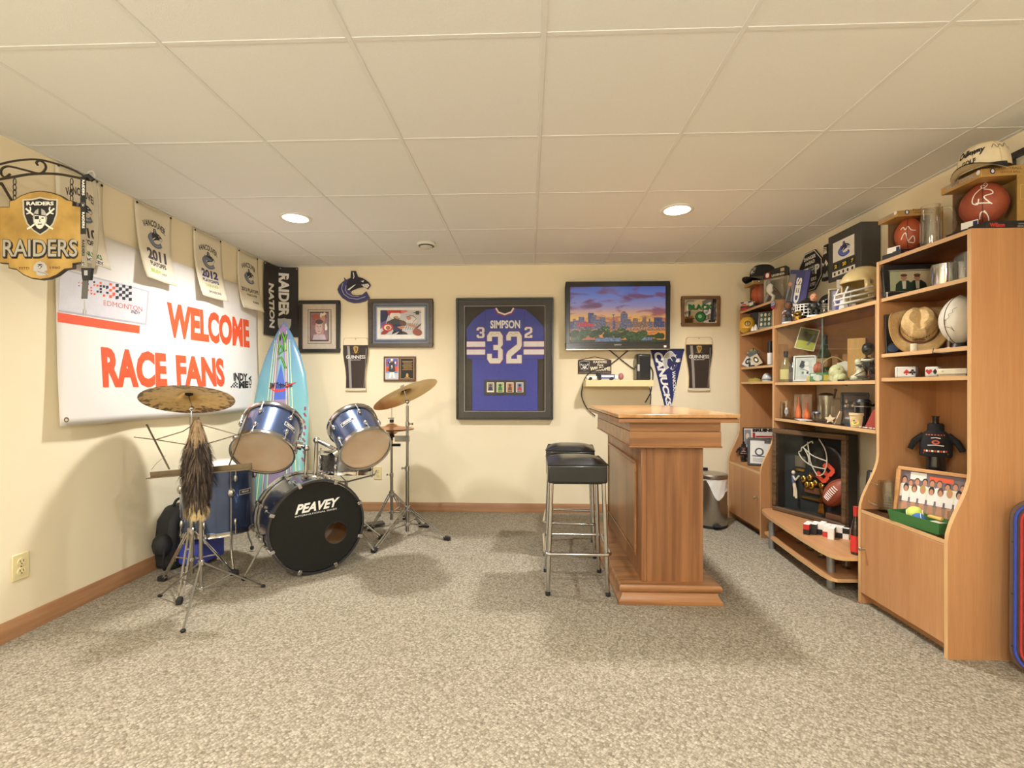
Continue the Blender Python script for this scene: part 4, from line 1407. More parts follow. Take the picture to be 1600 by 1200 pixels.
def drum(name, label, T, B, rad, nlug, top, bottom, badge=None, cat='drum', hoopm=None, rot0=0., group=None, cut=0.):
    T, B = Vector(T), Vector(B)
    ax = T - B; L = ax.length
    M = frame_from((T + B) / 2, ax, (0, -1, 0) if abs(ax.normalized().z) > .95 else (0, 0, 1))
    t = thing(name, label, cat, M=M)
    h = L / 2
    w = .007
    MB().lathe([(rad, -h), (rad, h), (rad - w, h)], DRUMB, 40).lathe([(rad - w, h), (rad - w, -h), (rad, -h)], TANIN, 40).build('shell', t)
    hm = hoopm or CHROME
    for sg_ in (1, -1):
        MB().lathe([(rad + .004, sg_ * (h - .016)), (rad + .013, sg_ * (h - .014)), (rad + .011, sg_ * (h + .004)), (rad + .014, sg_ * (h + .012)), (rad + .005, sg_ * (h + .013)), (rad + .004, sg_ * (h - .016))], hm, 40).build('hoop', t)
        m = top if sg_ > 0 else bottom
        if m: MB().lathe([(0, sg_ * (h + .004)), (rad * .5, sg_ * (h + .004)), (rad + .003, sg_ * (h + .003))], m, 40).build('head', t)
    me = None
    for k in range(nlug):
        a = rot0 + 2 * pi * k / nlug
        for sg_ in (1, -1):
            if me is None:
                g = MB()
                g.ell((rad + .006, 0, 0), (.012, .011, .026), CHROME, 10); g.ell((rad - .009, 0, .012), (.003, .006, .006), DCHROME, 8); g.ell((rad - .009, 0, -.012), (.003, .006, .006), DCHROME, 8)
                g.cyl((rad + .011, 0, .01), (rad + .011, 0, .06), .0032, CHROME, 6); g.cyl((rad + .011, 0, .052), (rad + .011, 0, .066), .0055, CHROME, 6)
                o = g.build('lug', t); me = o.data
            else:
                o = bpy.data.objects.new('lug', me); COL.objects.link(o); o.parent = t
            off = min(.062, h * .55)
            o.matrix_local = Matrix.Rotation(a, 4, 'Z') @ Matrix.Translation((0, 0, sg_ * (h - off))) @ (Matrix.Identity(4) if sg_ > 0 else Matrix.Rotation(pi, 4, 'X'))
    if badge:
        q = Print()
        a0, zc = badge
        bw, bh = .085, .03
        q.rect(WHITE, -bw / 2, -bh / 2, bw / 2, bh / 2); q.rect(BLACK, -bw / 2 + .003, -bh / 2 + .003, bw / 2 - .003, bh / 2 - .003); q.text(WHITE, 'PEAVEY', -bw * .36, -bh * .2, bw * .36, bh * .22, bold=.03, shear=.25)
        # finer rows so that the badge follows the round shell
        q.items = [q.items[0], q.items[1], q.items[2]]
        nq = Print()
        nq.grid(WHITE, -bw / 2, -bh / 2, bw / 2, bh / 2, 8, 1); nq.grid(BLACK, -bw / 2 + .003, -bh / 2 + .003, bw / 2 - .003, bh / 2 - .003, 8, 1); nq.items.append(q.items[2])
        nq.build('badge', t, mapf=lambda u, v, off: ((rad + .001 + off) * cos(a0 + u / rad), (rad + .001 + off) * sin(a0 + u / rad), zc + v), step=.0004)
    return t, M, h


def cam_angle(M):
    p = M.inverted() @ Vector((0, 0, CZ)); return atan2(p.y, p.x)


# bass drum: the front head looks to the right of the viewer
bf = AD(496.5, 822, 2.85)
brad = .262
bf.z = max(bf.z, brad + .016)
bax = Vector((-sin(R(40)), cos(R(40)), 0))
bb = bf + bax * .38
HOOPB = mat('black wrapped bass hoop', (40, 40, 44), .3, coat=.4)
M = frame_from((bf + bb) / 2, bf - bb, (0, 0, 1))
bass = thing('bass_drum', 'blue bass drum with black front head and white lettering', 'drum', M=M, group=None)
h = .19
SMOKE = mat('metallic blue grey drum wrap', (70, 76, 104), .2, .6, var=.1, scale=6, coat=.6)
MB().lathe([(brad, -h), (brad, h), (brad - .008, h)], SMOKE, 48).lathe([(brad - .008, h), (brad - .008, -h), (brad, -h)], TANIN, 48).build('shell', bass)
for sg_ in (1, -1):
    MB().lathe([(brad + .003, sg_ * (h - .022)), (brad + .015, sg_ * (h - .022)), (brad + .015, sg_ * (h + .014)), (brad + .003, sg_ * (h + .014)), (brad + .003, sg_ * (h - .022))], HOOPB if sg_ > 0 else CHROME, 48).build('hoop', bass)
MB().lathe([(0, -h - .003), (brad + .003, -h - .003)], SKINW, 48).build('head', bass)
# front head in its own plane: u along +y of the local frame, v along +x (up)
BH = mat('black front drumhead', (23, 24, 20), .6, var=.1, scale=30, bump=.15, bscale=300, spec=.25)


def bh(u, v, off=0): return (v, u, h + .004 + off)


# which way does local y point? towards the viewer's right when seen from the front
side = 1 if (M.to_3x3() @ Vector((0, 1, 0))).dot(Vector((RT[0], RT[1], 0))) > 0 else -1
hu, hv, hr = side * .104, -.058, .066
outer = [(brad * cos(2 * pi * i / 48), brad * sin(2 * pi * i / 48)) for i in range(48)]
hole = [(hu + hr * cos(-2 * pi * i / 24), hv + hr * sin(-2 * pi * i / 24)) for i in range(24)]
tri = geometry.tessellate_polygon([[Vector((u, v, 0)) for u, v in outer], [Vector((u, v, 0)) for u, v in hole]])
MB().add([bh(u, v) for u, v in outer + hole], [tuple(x) for x in tri], BH).build('front_head', bass, fix=False)
rr_ = [bh(hu + hr * cos(2 * pi * i / 24), hv + hr * sin(2 * pi * i / 24)) for i in range(24)]
MB().tube(rr_, .002, BLACK, 5, closed=True).build('port_ring', bass)
q = Print()
q.text(WHITE, 'PEAVEY', -.128, .095, .128, .15, bold=.035, shear=.35)
q.text(WHITE, 'INTERNATIONAL SERIES', -.128, .078, .11, .087, bold=.0)
q.build('lettering', bass, mapf=lambda u, v, off: bh(side * u, v + u * .05, .0006 + off), step=.0004)
g = MB(); g.box(-.012, .016, -.01, .01, -.012, .026, CHROME); g.cyl((.004, 0, -.012), (.004, 0, -.10), .004, CHROME, 8); g.box(-.004, .018, -.009, .009, -.11, -.085, CHROME)
cm0 = g.build('claw', bass, .003); cme = cm0.data
for k in range(8):
    for sg_ in (1, -1):
        if k == 0 and sg_ == 1: o = cm0
        else:
            o = bpy.data.objects.new('claw', cme); COL.objects.link(o); o.parent = bass
            b_ = o.modifiers.new('soft edges', 'BEVEL'); b_.width = .003; b_.limit_method = 'ANGLE'
        o.matrix_local = Matrix.Rotation(2 * pi * (k + .5) / 8, 4, 'Z') @ Matrix.Translation((brad + .006, 0, sg_ * (h - .01))) @ (Matrix.Identity(4) if sg_ > 0 else Matrix.Rotation(pi, 4, 'X'))
Mi = M.inverted()
for px, py in ((381, 904), (585, 861)):
    foot = AZ(px, py, .012)
    away = (foot - bf); s_ = 1 if (Mi @ foot).y > 0 else -1
    top_ = Vector((-.06, s_ * (brad + .004), .08))
    f = Mi @ foot
    o = MB().cyl(top_, f, .0065, CHROME, 8).box(top_.x - .03, top_.x + .03, top_.y - .012, top_.y + .012, top_.z - .02, top_.z + .02, CHROME).build('spur', bass, 0)
    MB().ell(f, (.014, .014, .014), RUBBER, 10).build('rubber_tip', o)

def tom(name, label, T, B, rad, nl, zb, offb):
    T, B = Vector(T), Vector(B)
    Mx = frame_from((T + B) / 2, T - B, (0, 0, 1))
    return drum(name, label, T, B, rad, nl, SKINW, CLEARH, badge=(cam_angle(Mx) + offb, zb), rot0=cam_angle(Mx) + .5)


TA, TBm = AD(427, 662, 3.0), AD(411, 707, 2.81)
BA, BBm = AD(551, 664, 3.02), AD(571.5, 701, 2.86)
t1, M1, h1 = tom('rack_tom', 'larger blue rack tom, left of the two above the bass drum', TA, TBm, .163, 6, .0, .62)
t2, M2, h2 = tom('rack_tom', 'smaller blue rack tom above the right side of the bass drum', BA, BBm, .142, 5, .01, -.12)
# holder: one thing, clamped into the bass drum shell
hb = (bf + bb) / 2 + Vector((0, 0, brad)) + bax * -.04
t = thing('tom_holder', 'chrome two-arm tom holder rising out of the bass drum shell', 'drum holder', (hb.x, hb.y, hb.z))
MB().box(-.05, .05, -.025, .025, -.008, .018, CHROME).build('base_plate', t, .006)
for Mt, ht, rd, dx, px, py in ((M1, h1, .163, -.03, 480, 700), (M2, h2, .142, .03, 497, 688)):
    c = (Mt.translation)
    root_ = hb + Vector((dx, 0, .01))
    knee = AD(px, py, depth(root_))
    knee.x, knee.y = root_.x + (knee.x - root_.x) * .5, root_.y
    toward = (root_ + Vector((0, 0, .15)) - c); axz = (Mt.to_3x3() @ Vector((0, 0, 1)))
    toward = (toward - axz * toward.dot(axz)).normalized()
    hit = c + toward * (rd + .004)
    arm = MB().cyl(root_ - hb, knee - hb, .0125, CHROME, 12).tube([knee - hb, hit - hb], .011, CHROME, 10)
    ao = arm.build('arm', t)
    MB().ell(knee - hb, .021, CHROME, 12).build('ball_joint', ao)
    MB().cyl(hit - toward * .0 - hb, hit + toward * .03 - hb, .026, CHROME, 14).build('clamp', ao)

# floor tom with three legs
fc = AD(343, 733, 2.99)
ftz1, ftz0 = .62, .235
fx, fy = fc.x, fc.y
t3, M3, h3 = drum('floor_tom', 'blue floor tom on three chrome legs behind the music stand', (fx, fy, ftz1), (fx, fy, ftz0), .2, 8, SKINW, SKINW,
                  badge=(0, 0.04), rot0=.2)
bo = [c for c in t3.children if c.name.startswith('badge')][0]
ca = cam_angle(M3)
bo.rotation_euler = (0, 0, ca + .75)
for a in (ca + .28, ca + 2.3, ca - 1.9):
    r0 = .214
    g = MB(); x, y = r0 * cos(a), r0 * sin(a)
    g.ell((x, y, .05), (.022, .022, .03), CHROME, 12); g.tube([(x + .004 * cos(a), y, .2), (x, y, .0), (x, y, -.27), (x * 1.06, y * 1.06, -.33), (x * 1.16, y * 1.16, -.37), (x * 1.17, y * 1.17, -.415)], .006, CHROME, 8)
    lo = g.build('leg', t3)
    MB().lathe([(.008, -.415), (.012, -.41), (.011, -.395), (.007, -.39)], RUBBER, 10, T=Matrix.Translation((x * 1.17, y * 1.17, 0))).build('rubber_foot', lo)

# stands
def tripod(t, px_feet, base, zhub, zlow, rleg=.0055, thick=.013, footr=.014):
    for fp in px_feet:
        f = Vector(fp) - base
        d = Vector((f.x, f.y, 0)).normalized(); n = Vector((-d.y, d.x, 0))
        g = MB()
        hubp = Vector((d.x * .02, d.y * .02, zhub))
        for s_ in (-1, 1): g.tube([hubp + n * s_ * .011, f + n * s_ * .009 + Vector((0, 0, .02))], rleg, CHROME, 6)
        for k in (.25, .6, .92): c = hubp.lerp(f, k); g.cyl(c - n * .012, c + n * .012, .006, CHROME, 6)
        lo = g.build('leg', t)
        mid = hubp.lerp(f, .52)
        MB().tube([Vector((d.x * .018, d.y * .018, zlow)), mid], .0045, CHROME, 6).build('brace', t)
        e = f + d * .012
        MB().box(-.026, .02, -footr, footr, 0, .03, RUBBER, T=Matrix.Translation((e.x, e.y, 0)) @ Matrix.Rotation(atan2(d.y, d.x), 4, 'Z')).build('rubber_foot', lo, .006)
    MB().lathe([(thick + .003, zhub - .02), (thick + .009, zhub - .015), (thick + .009, zhub + .02), (thick + .003, zhub + .025)], CHROME, 14).build('collar', t)
    MB().lathe([(thick + .002, zlow - .012), (thick + .008, zlow - .01), (thick + .008, zlow + .012), (thick + .002, zlow + .014)], CHROME, 14).build('lower_collar', t)


def wing(t, z, a=0., r=.016):
    c, s_ = cos(a), sin(a)
    MB().lathe([(r - .004, z - .018), (r, z - .016), (r, z + .016), (r - .004, z + .018)], CHROME, 14).cyl((0, 0, z), (c * .04, s_ * .04, z), .005, CHROME, 8).box(c * .04 - .003, c * .04 + .003, s_ * .04 - .012, s_ * .04 + .012, z - .008, z + .008, CHROME).build('wing_clamp', t)


def cymbal(name, label, c, n, rad, m, group=None):
    M_ = frame_from(c, n, (0, 0, 1))
    t = thing(name, label, 'cymbal', M=M_, group=group)
    pr = [(.006, .030), (.02, .030), (.038, .022), (.052, .008), (.058, .004), (rad * .5, -.004), (rad * .8, -.011), (rad, -.02), (rad, -.0215), (rad * .8, -.0128), (rad * .5, -.0058), (.058, .0022), (.052, .006), (.038, .02), (.02, .028), (.006, .028), (.006, .030)]
    MB().lathe(pr, m, 56).build('plate', t)
    MB().lathe([(.004, .012), (.02, .012), (.02, .027), (.004, .027)], mat('black felt', (24, 24, 24), .95), 14).lathe([(.004, .030), (.016, .030), (.016, .042), (.004, .042)], mat('black felt', (24, 24, 24), .95), 14).build('felt', t)
    MB().lathe([(0, .058), (.008, .056), (.009, .043), (.004, .043)], CHROME, 12).box(-.018, .018, -.003, .003, .046, .056, CHROME).build('wing_nut', t)
    return t


def cyl_normal(c, tilt, ratio, under=True):
    v = (Vector((0, 0, CZ)) - c).normalized()
    r = Vector((-v.y, v.x, 0)).normalized()
    if r.dot(Vector((RT[0], RT[1], 0))) < 0: r = -r
    u = r.cross(v) if r.cross(v).z > 0 else -(r.cross(v))
    k = sqrt(1 - ratio * ratio)
    return (r * (-sin(tilt)) + u * cos(tilt)) * k + v * (-ratio if under else ratio)


# ride cymbal on the left
cl = AD(295, 620, 2.75)
nl = cyl_normal(cl, R(-4), .34)
cymbal('ride_cymbal', 'speckled bronze cymbal on the stand behind the fur tail', cl, nl, .232, BRONZE2)
fl_ = [AZ(256, 908, .0), AZ(281, 942, .0), AZ(363, 899, .0)]
bs = Vector((sum(f.x for f in fl_) / 3, sum(f.y for f in fl_) / 3, 0))
bs = AD(299.5, 800, 2.72); bs.z = 0
t = thing('cymbal_stand', 'chrome double-braced cymbal stand beside the music stand', 'cymbal stand', bs)
zt = cl.z - .055
MB().cyl((0, 0, .05), (0, 0, .46), .0125, DCHROME, 14).build('lower_tube', t)
MB().cyl((0, 0, .46), (0, 0, zt - .06), .0095, DCHROME, 14).build('upper_tube', t)
tl = cl - bs
MB().tube([(0, 0, zt - .06), Vector((0, 0, zt)), tl - nl * .0, tl + nl * .045], .0045, CHROME, 8).ell((0, 0, zt - .01), .015, CHROME, 12).build('tilter', t)
wing(t, .46, 2.5)
tripod(t, fl_, bs, .285, .13)

# crash on the right
cr = AD(632.5, 613, 3.55)
nr = cyl_normal(cr, R(24), .24)
cymbal('crash_cymbal', 'plain bronze crash cymbal tilted towards the surfboard', cr, nr, .25, BRONZE)
bs = AD(636.5, 780, 3.58); bs.z = 0
t = thing('cymbal_stand', 'tall chrome cymbal stand before the back wall baseboard', 'cymbal stand', bs)
tl = cr - bs; zt = tl.z - .07
MB().cyl((0, 0, .03), (0, 0, .5), .0135, DCHROME, 14).build('lower_tube', t)
MB().cyl((0, 0, .5), (0, 0, zt - .03), .0105, DCHROME, 14).build('upper_tube', t)
MB().tube([(0, 0, zt - .03), (0, 0, zt), tl, tl + nr * .045], .005, CHROME, 8).ell((0, 0, zt), .017, CHROME, 12).build('tilter', t)
wing(t, .5, 3.0, .018); wing(t, .83, .3, .016)
tripod(t, [AZ(697, 844, 0), AZ(586, 862, 0), AZ(657, 823, 0)], bs, .2, .085)
MB().box(-.09, .02, -.022, -.012, .70, .745, DCHROME).build('clamp_plate', t, .003)

# hi-hat
bs = AD(612, 780, 3.86); bs.z = 0
hz = 1.1 - (672 - 606) / 750 * 3.86
t = thing('hi_hat', 'pair of small bronze hi-hat cymbals on a chrome pedal stand', 'hi-hat', bs)
MB().cyl((0, 0, .04), (0, 0, .4), .0125, DCHROME, 14).build('lower_tube', t)
MB().cyl((0, 0, .4), (0, 0, hz - .05), .01, DCHROME, 14).build('upper_tube', t)
MB().cyl((0, 0, hz - .05), (0, 0, hz + .2), .0035, CHROME, 8).build('pull_rod', t)
HATM = mat('hi-hat bronze', (196, 142, 96), .3, .9, var=.08, bump=.1)
hp = [(.006, .024), (.02, .024), (.04, .014), (.05, .004), (.1, -.004), (.178, -.016), (.178, -.0175), (.1, -.0055), (.05, .002), (.04, .012), (.02, .022), (.006, .022), (.006, .024)]
MB().lathe(hp, HATM, 48, T=Matrix.Translation((0, 0, hz + .03))).build('top_cymbal', t)
MB().lathe([(r_, -z_) for r_, z_ in hp], HATM, 48, T=Matrix.Translation((0, 0, hz - .012))).build('bottom_cymbal', t)
MB().lathe([(.004, .06), (.017, .06), (.017, .085), (.004, .085)], RUBBER, 12, T=Matrix.Translation((0, 0, hz))).cyl((-.03, 0, hz + .095), (.02, 0, hz + .095), .006, CHROME, 8).build('clutch', t)
MB().lathe([(.004, -.035), (.022, -.04), (.024, -.055), (.01, -.062), (.012, -.08), (.004, -.085)], RUBBER, 14, T=Matrix.Translation((0, 0, hz))).box(-.03, .07, -.01, .01, hz - .13, hz - .11, RUBBER).build('seat_cup', t, 0)
wing(t, .4, 2.9)
tripod(t, [AZ(581, 829, 0), AZ(664, 824, 0), AZ(626, 818, 0) + Vector((0, .12, 0))], bs, .25, .1)
MB().box(-.045, .045, -.30, -.06, .02, .032, mat('pedal plate', (60, 60, 60), .4, .8), T=Matrix.Rotation(R(-62), 4, 'Z')).build('pedal', t, .004)

# snare on its own little stand
sc = AD(541, 722, 3.36)
ds = Vector((.03, .12, .99)).normalized()
t4, M4, h4 = drum('snare_drum', 'chrome snare drum between the bass drum and the outlet', sc + ds * .062, sc - ds * .068, .176, 8, SKINW, SKINW)
for ch in t4.children:
    if ch.name.startswith('shell'): ch.data.materials[0] = mat('brushed snare chrome', (112, 112, 112), .34, 1., var=.3, scale=60)
bs = Vector((sc.x, sc.y, 0))
t = thing('snare_stand', 'low chrome snare drum stand behind the bass drum', 'drum stand', bs)
MB().cyl((0, 0, .06), (0, 0, sc.z - .13), .0115, DCHROME, 12).build('tube', t)
for a in (.2, 2.3, 4.4):
    e = Vector((cos(a), sin(a), 0)); tipz = sc.z - .075
    MB().tube([(0, 0, sc.z - .14), e * .19 + Vector((0, 0, tipz - .02)), e * .205 + Vector((0, 0, tipz + .012))], .006, CHROME, 8).build('basket_arm', t)
tripod(t, [bs + Vector((cos(a) * .24, sin(a) * .24, 0)) for a in (.6, 2.7, 4.8)], bs, .24, .1)

# ---------------------------------------------------------------- surfboard leaning in the corner
tp = AD(444, 503, 4.03)
bt = Vector((tp.x + .0, tp.y - .40, .02)); bt.x = AD(446, 700, 3.75).x
SL = (tp - bt).length
axb = (tp - bt).normalized()
Mb = frame_from(bt, axb, (0, -1, 0))
Mb = Mb @ Matrix.Rotation(R(4), 4, 'Z')
t = thing('surfboard', 'turquoise and purple pinstriped surfboard leaning in the back corner', 'surfboard', M=Mb)
# outline: half width along the length
HWD = [(0, .12), (.05, .16), (.15, .195), (.3, .215), (.45, .222), (.6, .215), (.72, .19), (.82, .145), (.9, .095), (.96, .045), (1., .006)]


def hw(k):
    for i in range(1, len(HWD)):
        if k <= HWD[i][0]:
            a, b = HWD[i - 1], HWD[i]
            s_ = (k - a[0]) / (b[0] - a[0]); return a[1] + (b[1] - a[1]) * s_
    return HWD[-1][1]


def surf_mat():
    m, nt, b, out = newmat('airbrushed surfboard')
    tc = N(nt, 'ShaderNodeTexCoord'); sp = N(nt, 'ShaderNodeSeparateXYZ'); nt.links.new(tc.outputs['Object'], sp.inputs[0])
    mr = N(nt, 'ShaderNodeMapRange'); mr.inputs[2].default_value = SL; nt.links.new(sp.outputs[2], mr.inputs[0])
    nt.links.new(ramp(nt, mr.outputs[0], [(.0, lin((96, 164, 156))), (.45, lin((112, 166, 162))), (.7, lin((102, 152, 166))), (.9, lin((92, 132, 164))), (1., lin((96, 126, 164)))]), b.inputs['Base Color'])
    b.inputs['Roughness'].default_value = .25; b.inputs['Coat Weight'].default_value = .5
    return m


def bump_y(a, k): return .03 * (1 - (a) ** 2) ** .5 if abs(a) < 1 else 0.


SMB = surf_mat()
g = MB(); nk, na = 36, 12
vs = []
for i in range(nk + 1):
    k = i / nk; w_ = hw(k)
    for j in range(2 * na):
        an = 2 * pi * j / (2 * na)
        x_ = .028 * cos(an) * (1 if k < .9 else max(.25, (1 - k) * 8)); y_ = w_ * sin(an)
        vs.append((x_, y_, k * SL))
fs = [(i * 2 * na + j, i * 2 * na + (j + 1) % (2 * na), (i + 1) * 2 * na + (j + 1) % (2 * na), (i + 1) * 2 * na + j) for i in range(nk) for j in range(2 * na)]
fs += [tuple(range(2 * na))[::-1], tuple(nk * 2 * na + j for j in range(2 * na))]
g.add(vs, fs, SMB, True); g.build('board', t)
sideb = 1 if (Mb.to_3x3() @ Vector((0, 1, 0))).x > 0 else -1


def sbm(u, v, off):
    k = v / SL; w_ = max(hw(k), .004); a = max(-.99, min(.99, u / w_))
    return (.028 * (1 if k < .9 else max(.25, (1 - k) * 8)) * sqrt(1 - a * a) + .0012 + off, sideb * u, v)


q = Print()
LAV = INK('lavender', (136, 120, 152), rough=.3); SBL = INK('surf blue', (66, 96, 176), rough=.3); PINST = INK('pinstripe', (206, 214, 150), rough=.3)


def strip(m, c0, c1, w0, w1, z0, z1, n=22):
    vs = []; fs = []
    for i in range(n + 1):
        s_ = i / n; z_ = SL * (z0 + (z1 - z0) * s_); c_ = c0 + (c1 - c0) * s_; w_ = w0 + (w1 - w0) * s_
        vs += [(c_ - w_, z_), (c_, z_), (c_ + w_, z_)]
    for i in range(n): fs += [(3 * i, 3 * i + 1, 3 * i + 4, 3 * i + 3), (3 * i + 1, 3 * i + 2, 3 * i + 5, 3 * i + 4)]
    q.items.append((m, vs, fs))


strip(LAV, 0, 0, .13, .03, .1, .97); strip(INK('surf teal', (108, 160, 162), rough=.3), 0, 0, .105, .0, .1, .95)
strip(LAV, 0, 0, .075, .07, .1, .55); strip(LAV, 0, 0, .07, .045, .55, .62); strip(SBL, 0, 0, .06, .0, .6, .78)
strip(INK('tip violet', (146, 120, 160), rough=.3), 0, 0, .055, .008, .9, .985, 8)
for s_ in (-1, 1):
    strip(PINST, s_ * .165, s_ * .06, .004, .0022, .05, .9); strip(PINST, s_ * .08, s_ * .03, .003, .002, .1, .95); strip(PINST, s_ * .118, s_ * .045, .0025, .002, .1, .9)
RD = INK('surf red', (186, 56, 56), rough=.3)
zc = .655 * SL
q.poly(RD, [(-.085, zc + .03), (.1, zc + .035), (.09, zc + .015), (.02, zc - .03), (-.04, zc - .03), (-.07, zc - .005)])
q.text(BLACK, '3M Trim-Line', -.088, zc + .0, .095, zc + .05, bold=.045, shear=.2)
q.line(RD, [(.04, zc + .01), (.09, zc + .03), (.12, zc + .04)], .008)
DG = INK('surf green', (84, 160, 50), rough=.3)
for off_, m, w_ in ((.004, BLACK, .024), (0, DG, .013)):
    q.line(m, [(-.03 + off_, SL * .93), (-.02 + off_, SL * .9), (-.015, SL * .86)], w_ * .8)
    q.line(m, [(-.005, SL * .94), (.02, SL * .9), (.03, SL * .84)], w_); q.line(m, [(.03, SL * .93), (.02, SL * .89)], w_ * .8)
    q.line(m, [(-.028, SL * .85), (.0, SL * .87), (.01, SL * .84), (-.02, SL * .825), (-.028, SL * .845)], w_ * .7)
    q.line(m, [(-.03, SL * .8), (.0, SL * .81), (.02, SL * .785), (.04, SL * .75)], w_ * .7)
OB = INK('surf orange', (206, 80, 50), rough=.3)
q.text(OB, 'FDS', .01, SL * .36, .15, SL * .395, bold=.05)
for s_ in (-1, 1):
    for k in range(9): q.line(INK('hibiscus', (120, 50, 80), rough=.3), [(s_ * (.195 + .006 * (k % 2)), SL * (.30 + .03 * k)), (s_ * (.18 + .008 * (k % 3)), SL * (.318 + .03 * k))], .014)
q.build('artwork', t, mapf=sbm, step=.0003)

# ---------------------------------------------------------------- music stand with the fur tail over it
MSD = 2.46
KH = mat('khaki enamelled steel', (112, 98, 76), .4, .5, var=.1)
base = AD(314, 800, MSD); base.z = 0
t = thing('music_stand', 'folding khaki wire music stand in front of the floor tom', 'music stand', base, TH)


def ms(px, py, y=0.):
    p = AD(px, py, MSD) - base
    u = p.x * RT[0] + p.y * RT[1]
    return Vector((u, y, p.z))


MB().cyl((0, 0, .06), (0, 0, .52), .009, DCHROME, 12).build('lower_tube', t)
MB().cyl((0, 0, .52), ms(311, 664), .0065, DCHROME, 10).build('upper_tube', t)
a = ms(303, 651); b2 = ms(311, 668)
MB().box(a.x, b2.x, -.012, .006, b2.z, a.z, KH).build('top_clip', t, .002)


def bar(pts, name, w=.0052):
    return MB().tube([ms(*p) for p in pts], w, KH, 6, flat=.5).build(name, t)


bar([(303, 663, 0), (286, 674, 0), (243, 687, .004)], 'upper_arm'); bar([(309, 662, 0), (372, 680, .004)], 'upper_arm')
bar([(210, 683, .0), (243, 687, .0), (296, 695, -.004)], 'lower_arm'); bar([(372, 679, .0), (322, 694, -.004)], 'lower_arm')
bar([(230, 663, -.004), (266, 733, -.006)], 'side_rail', .006); bar([(391, 640, -.004), (359, 727, -.006)], 'side_rail', .006)
l0, l1 = ms(239, 741), ms(396, 727)
ang = atan2(l1.z - l0.z, l1.x - l0.x); Ln = (l1 - l0).length
Tm = Matrix.Translation(l0) @ Matrix.Rotation(-ang, 4, 'Y')
MB().box(0, Ln, -.02, -.012, -.016, .014, KH, T=Tm).box(0, Ln, -.05, -.02, -.016, -.012, KH, T=Tm).build('ledge', t)
bar([(241, 733, -.02), (250, 722, -.02), (263, 711, -.02)], 'page_wire', .0016)
for px, py in ((286, 986), (250, 931), (411, 916)):
    f = AZ(px, py, .006) - base
    f = Vector((f.x * RT[0] + f.y * RT[1], -f.x * RT[1] + f.y * RT[0], .008))
    d = Vector((f.x, f.y, 0)).normalized()
    lo = MB().tube([d * .012 + Vector((0, 0, .2)), f], .0048, DCHROME, 6).build('leg', t)
    MB().tube([d * .012 + Vector((0, 0, .07)), (d * .012 + Vector((0, 0, .2))).lerp(f, .45)], .0038, CHROME, 6).build('brace', t)
    MB().ell(f, (.012, .012, .009), RUBBER, 10).build('rubber_tip', lo)
MB().lathe([(.011, .19), (.015, .193), (.015, .215), (.011, .218)], CHROME, 12).lathe([(.011, .06), (.014, .062), (.014, .08), (.011, .082)], CHROME, 12).lathe([(.01, .5), (.013, .503), (.013, .53), (.008, .535)], CHROME, 12).build('collar', t)

# fur tail
FD = 2.40
ft = AD(308, 664, FD); fb = AD(309, 812, FD)
FL = ft.z - fb.z
t = thing('fur_tail', 'brown bushy fur tail with a cream tip hanging from the music stand', 'fur tail', (ft.x, ft.y, fb.z), TH)
prof = [(0, .03), (.06, .044), (.15, .05), (.25, .055), (.45, .066), (.62, .068), (.76, .058), (.88, .04), (.95, .03), (1, .018)]


def pr_r(k):
    for i in range(1, len(prof)):
        if k <= prof[i][0]:
            a, b = prof[i - 1], prof[i]; return a[1] + (b[1] - a[1]) * (k - a[0]) / (b[0] - a[0])
    return .02


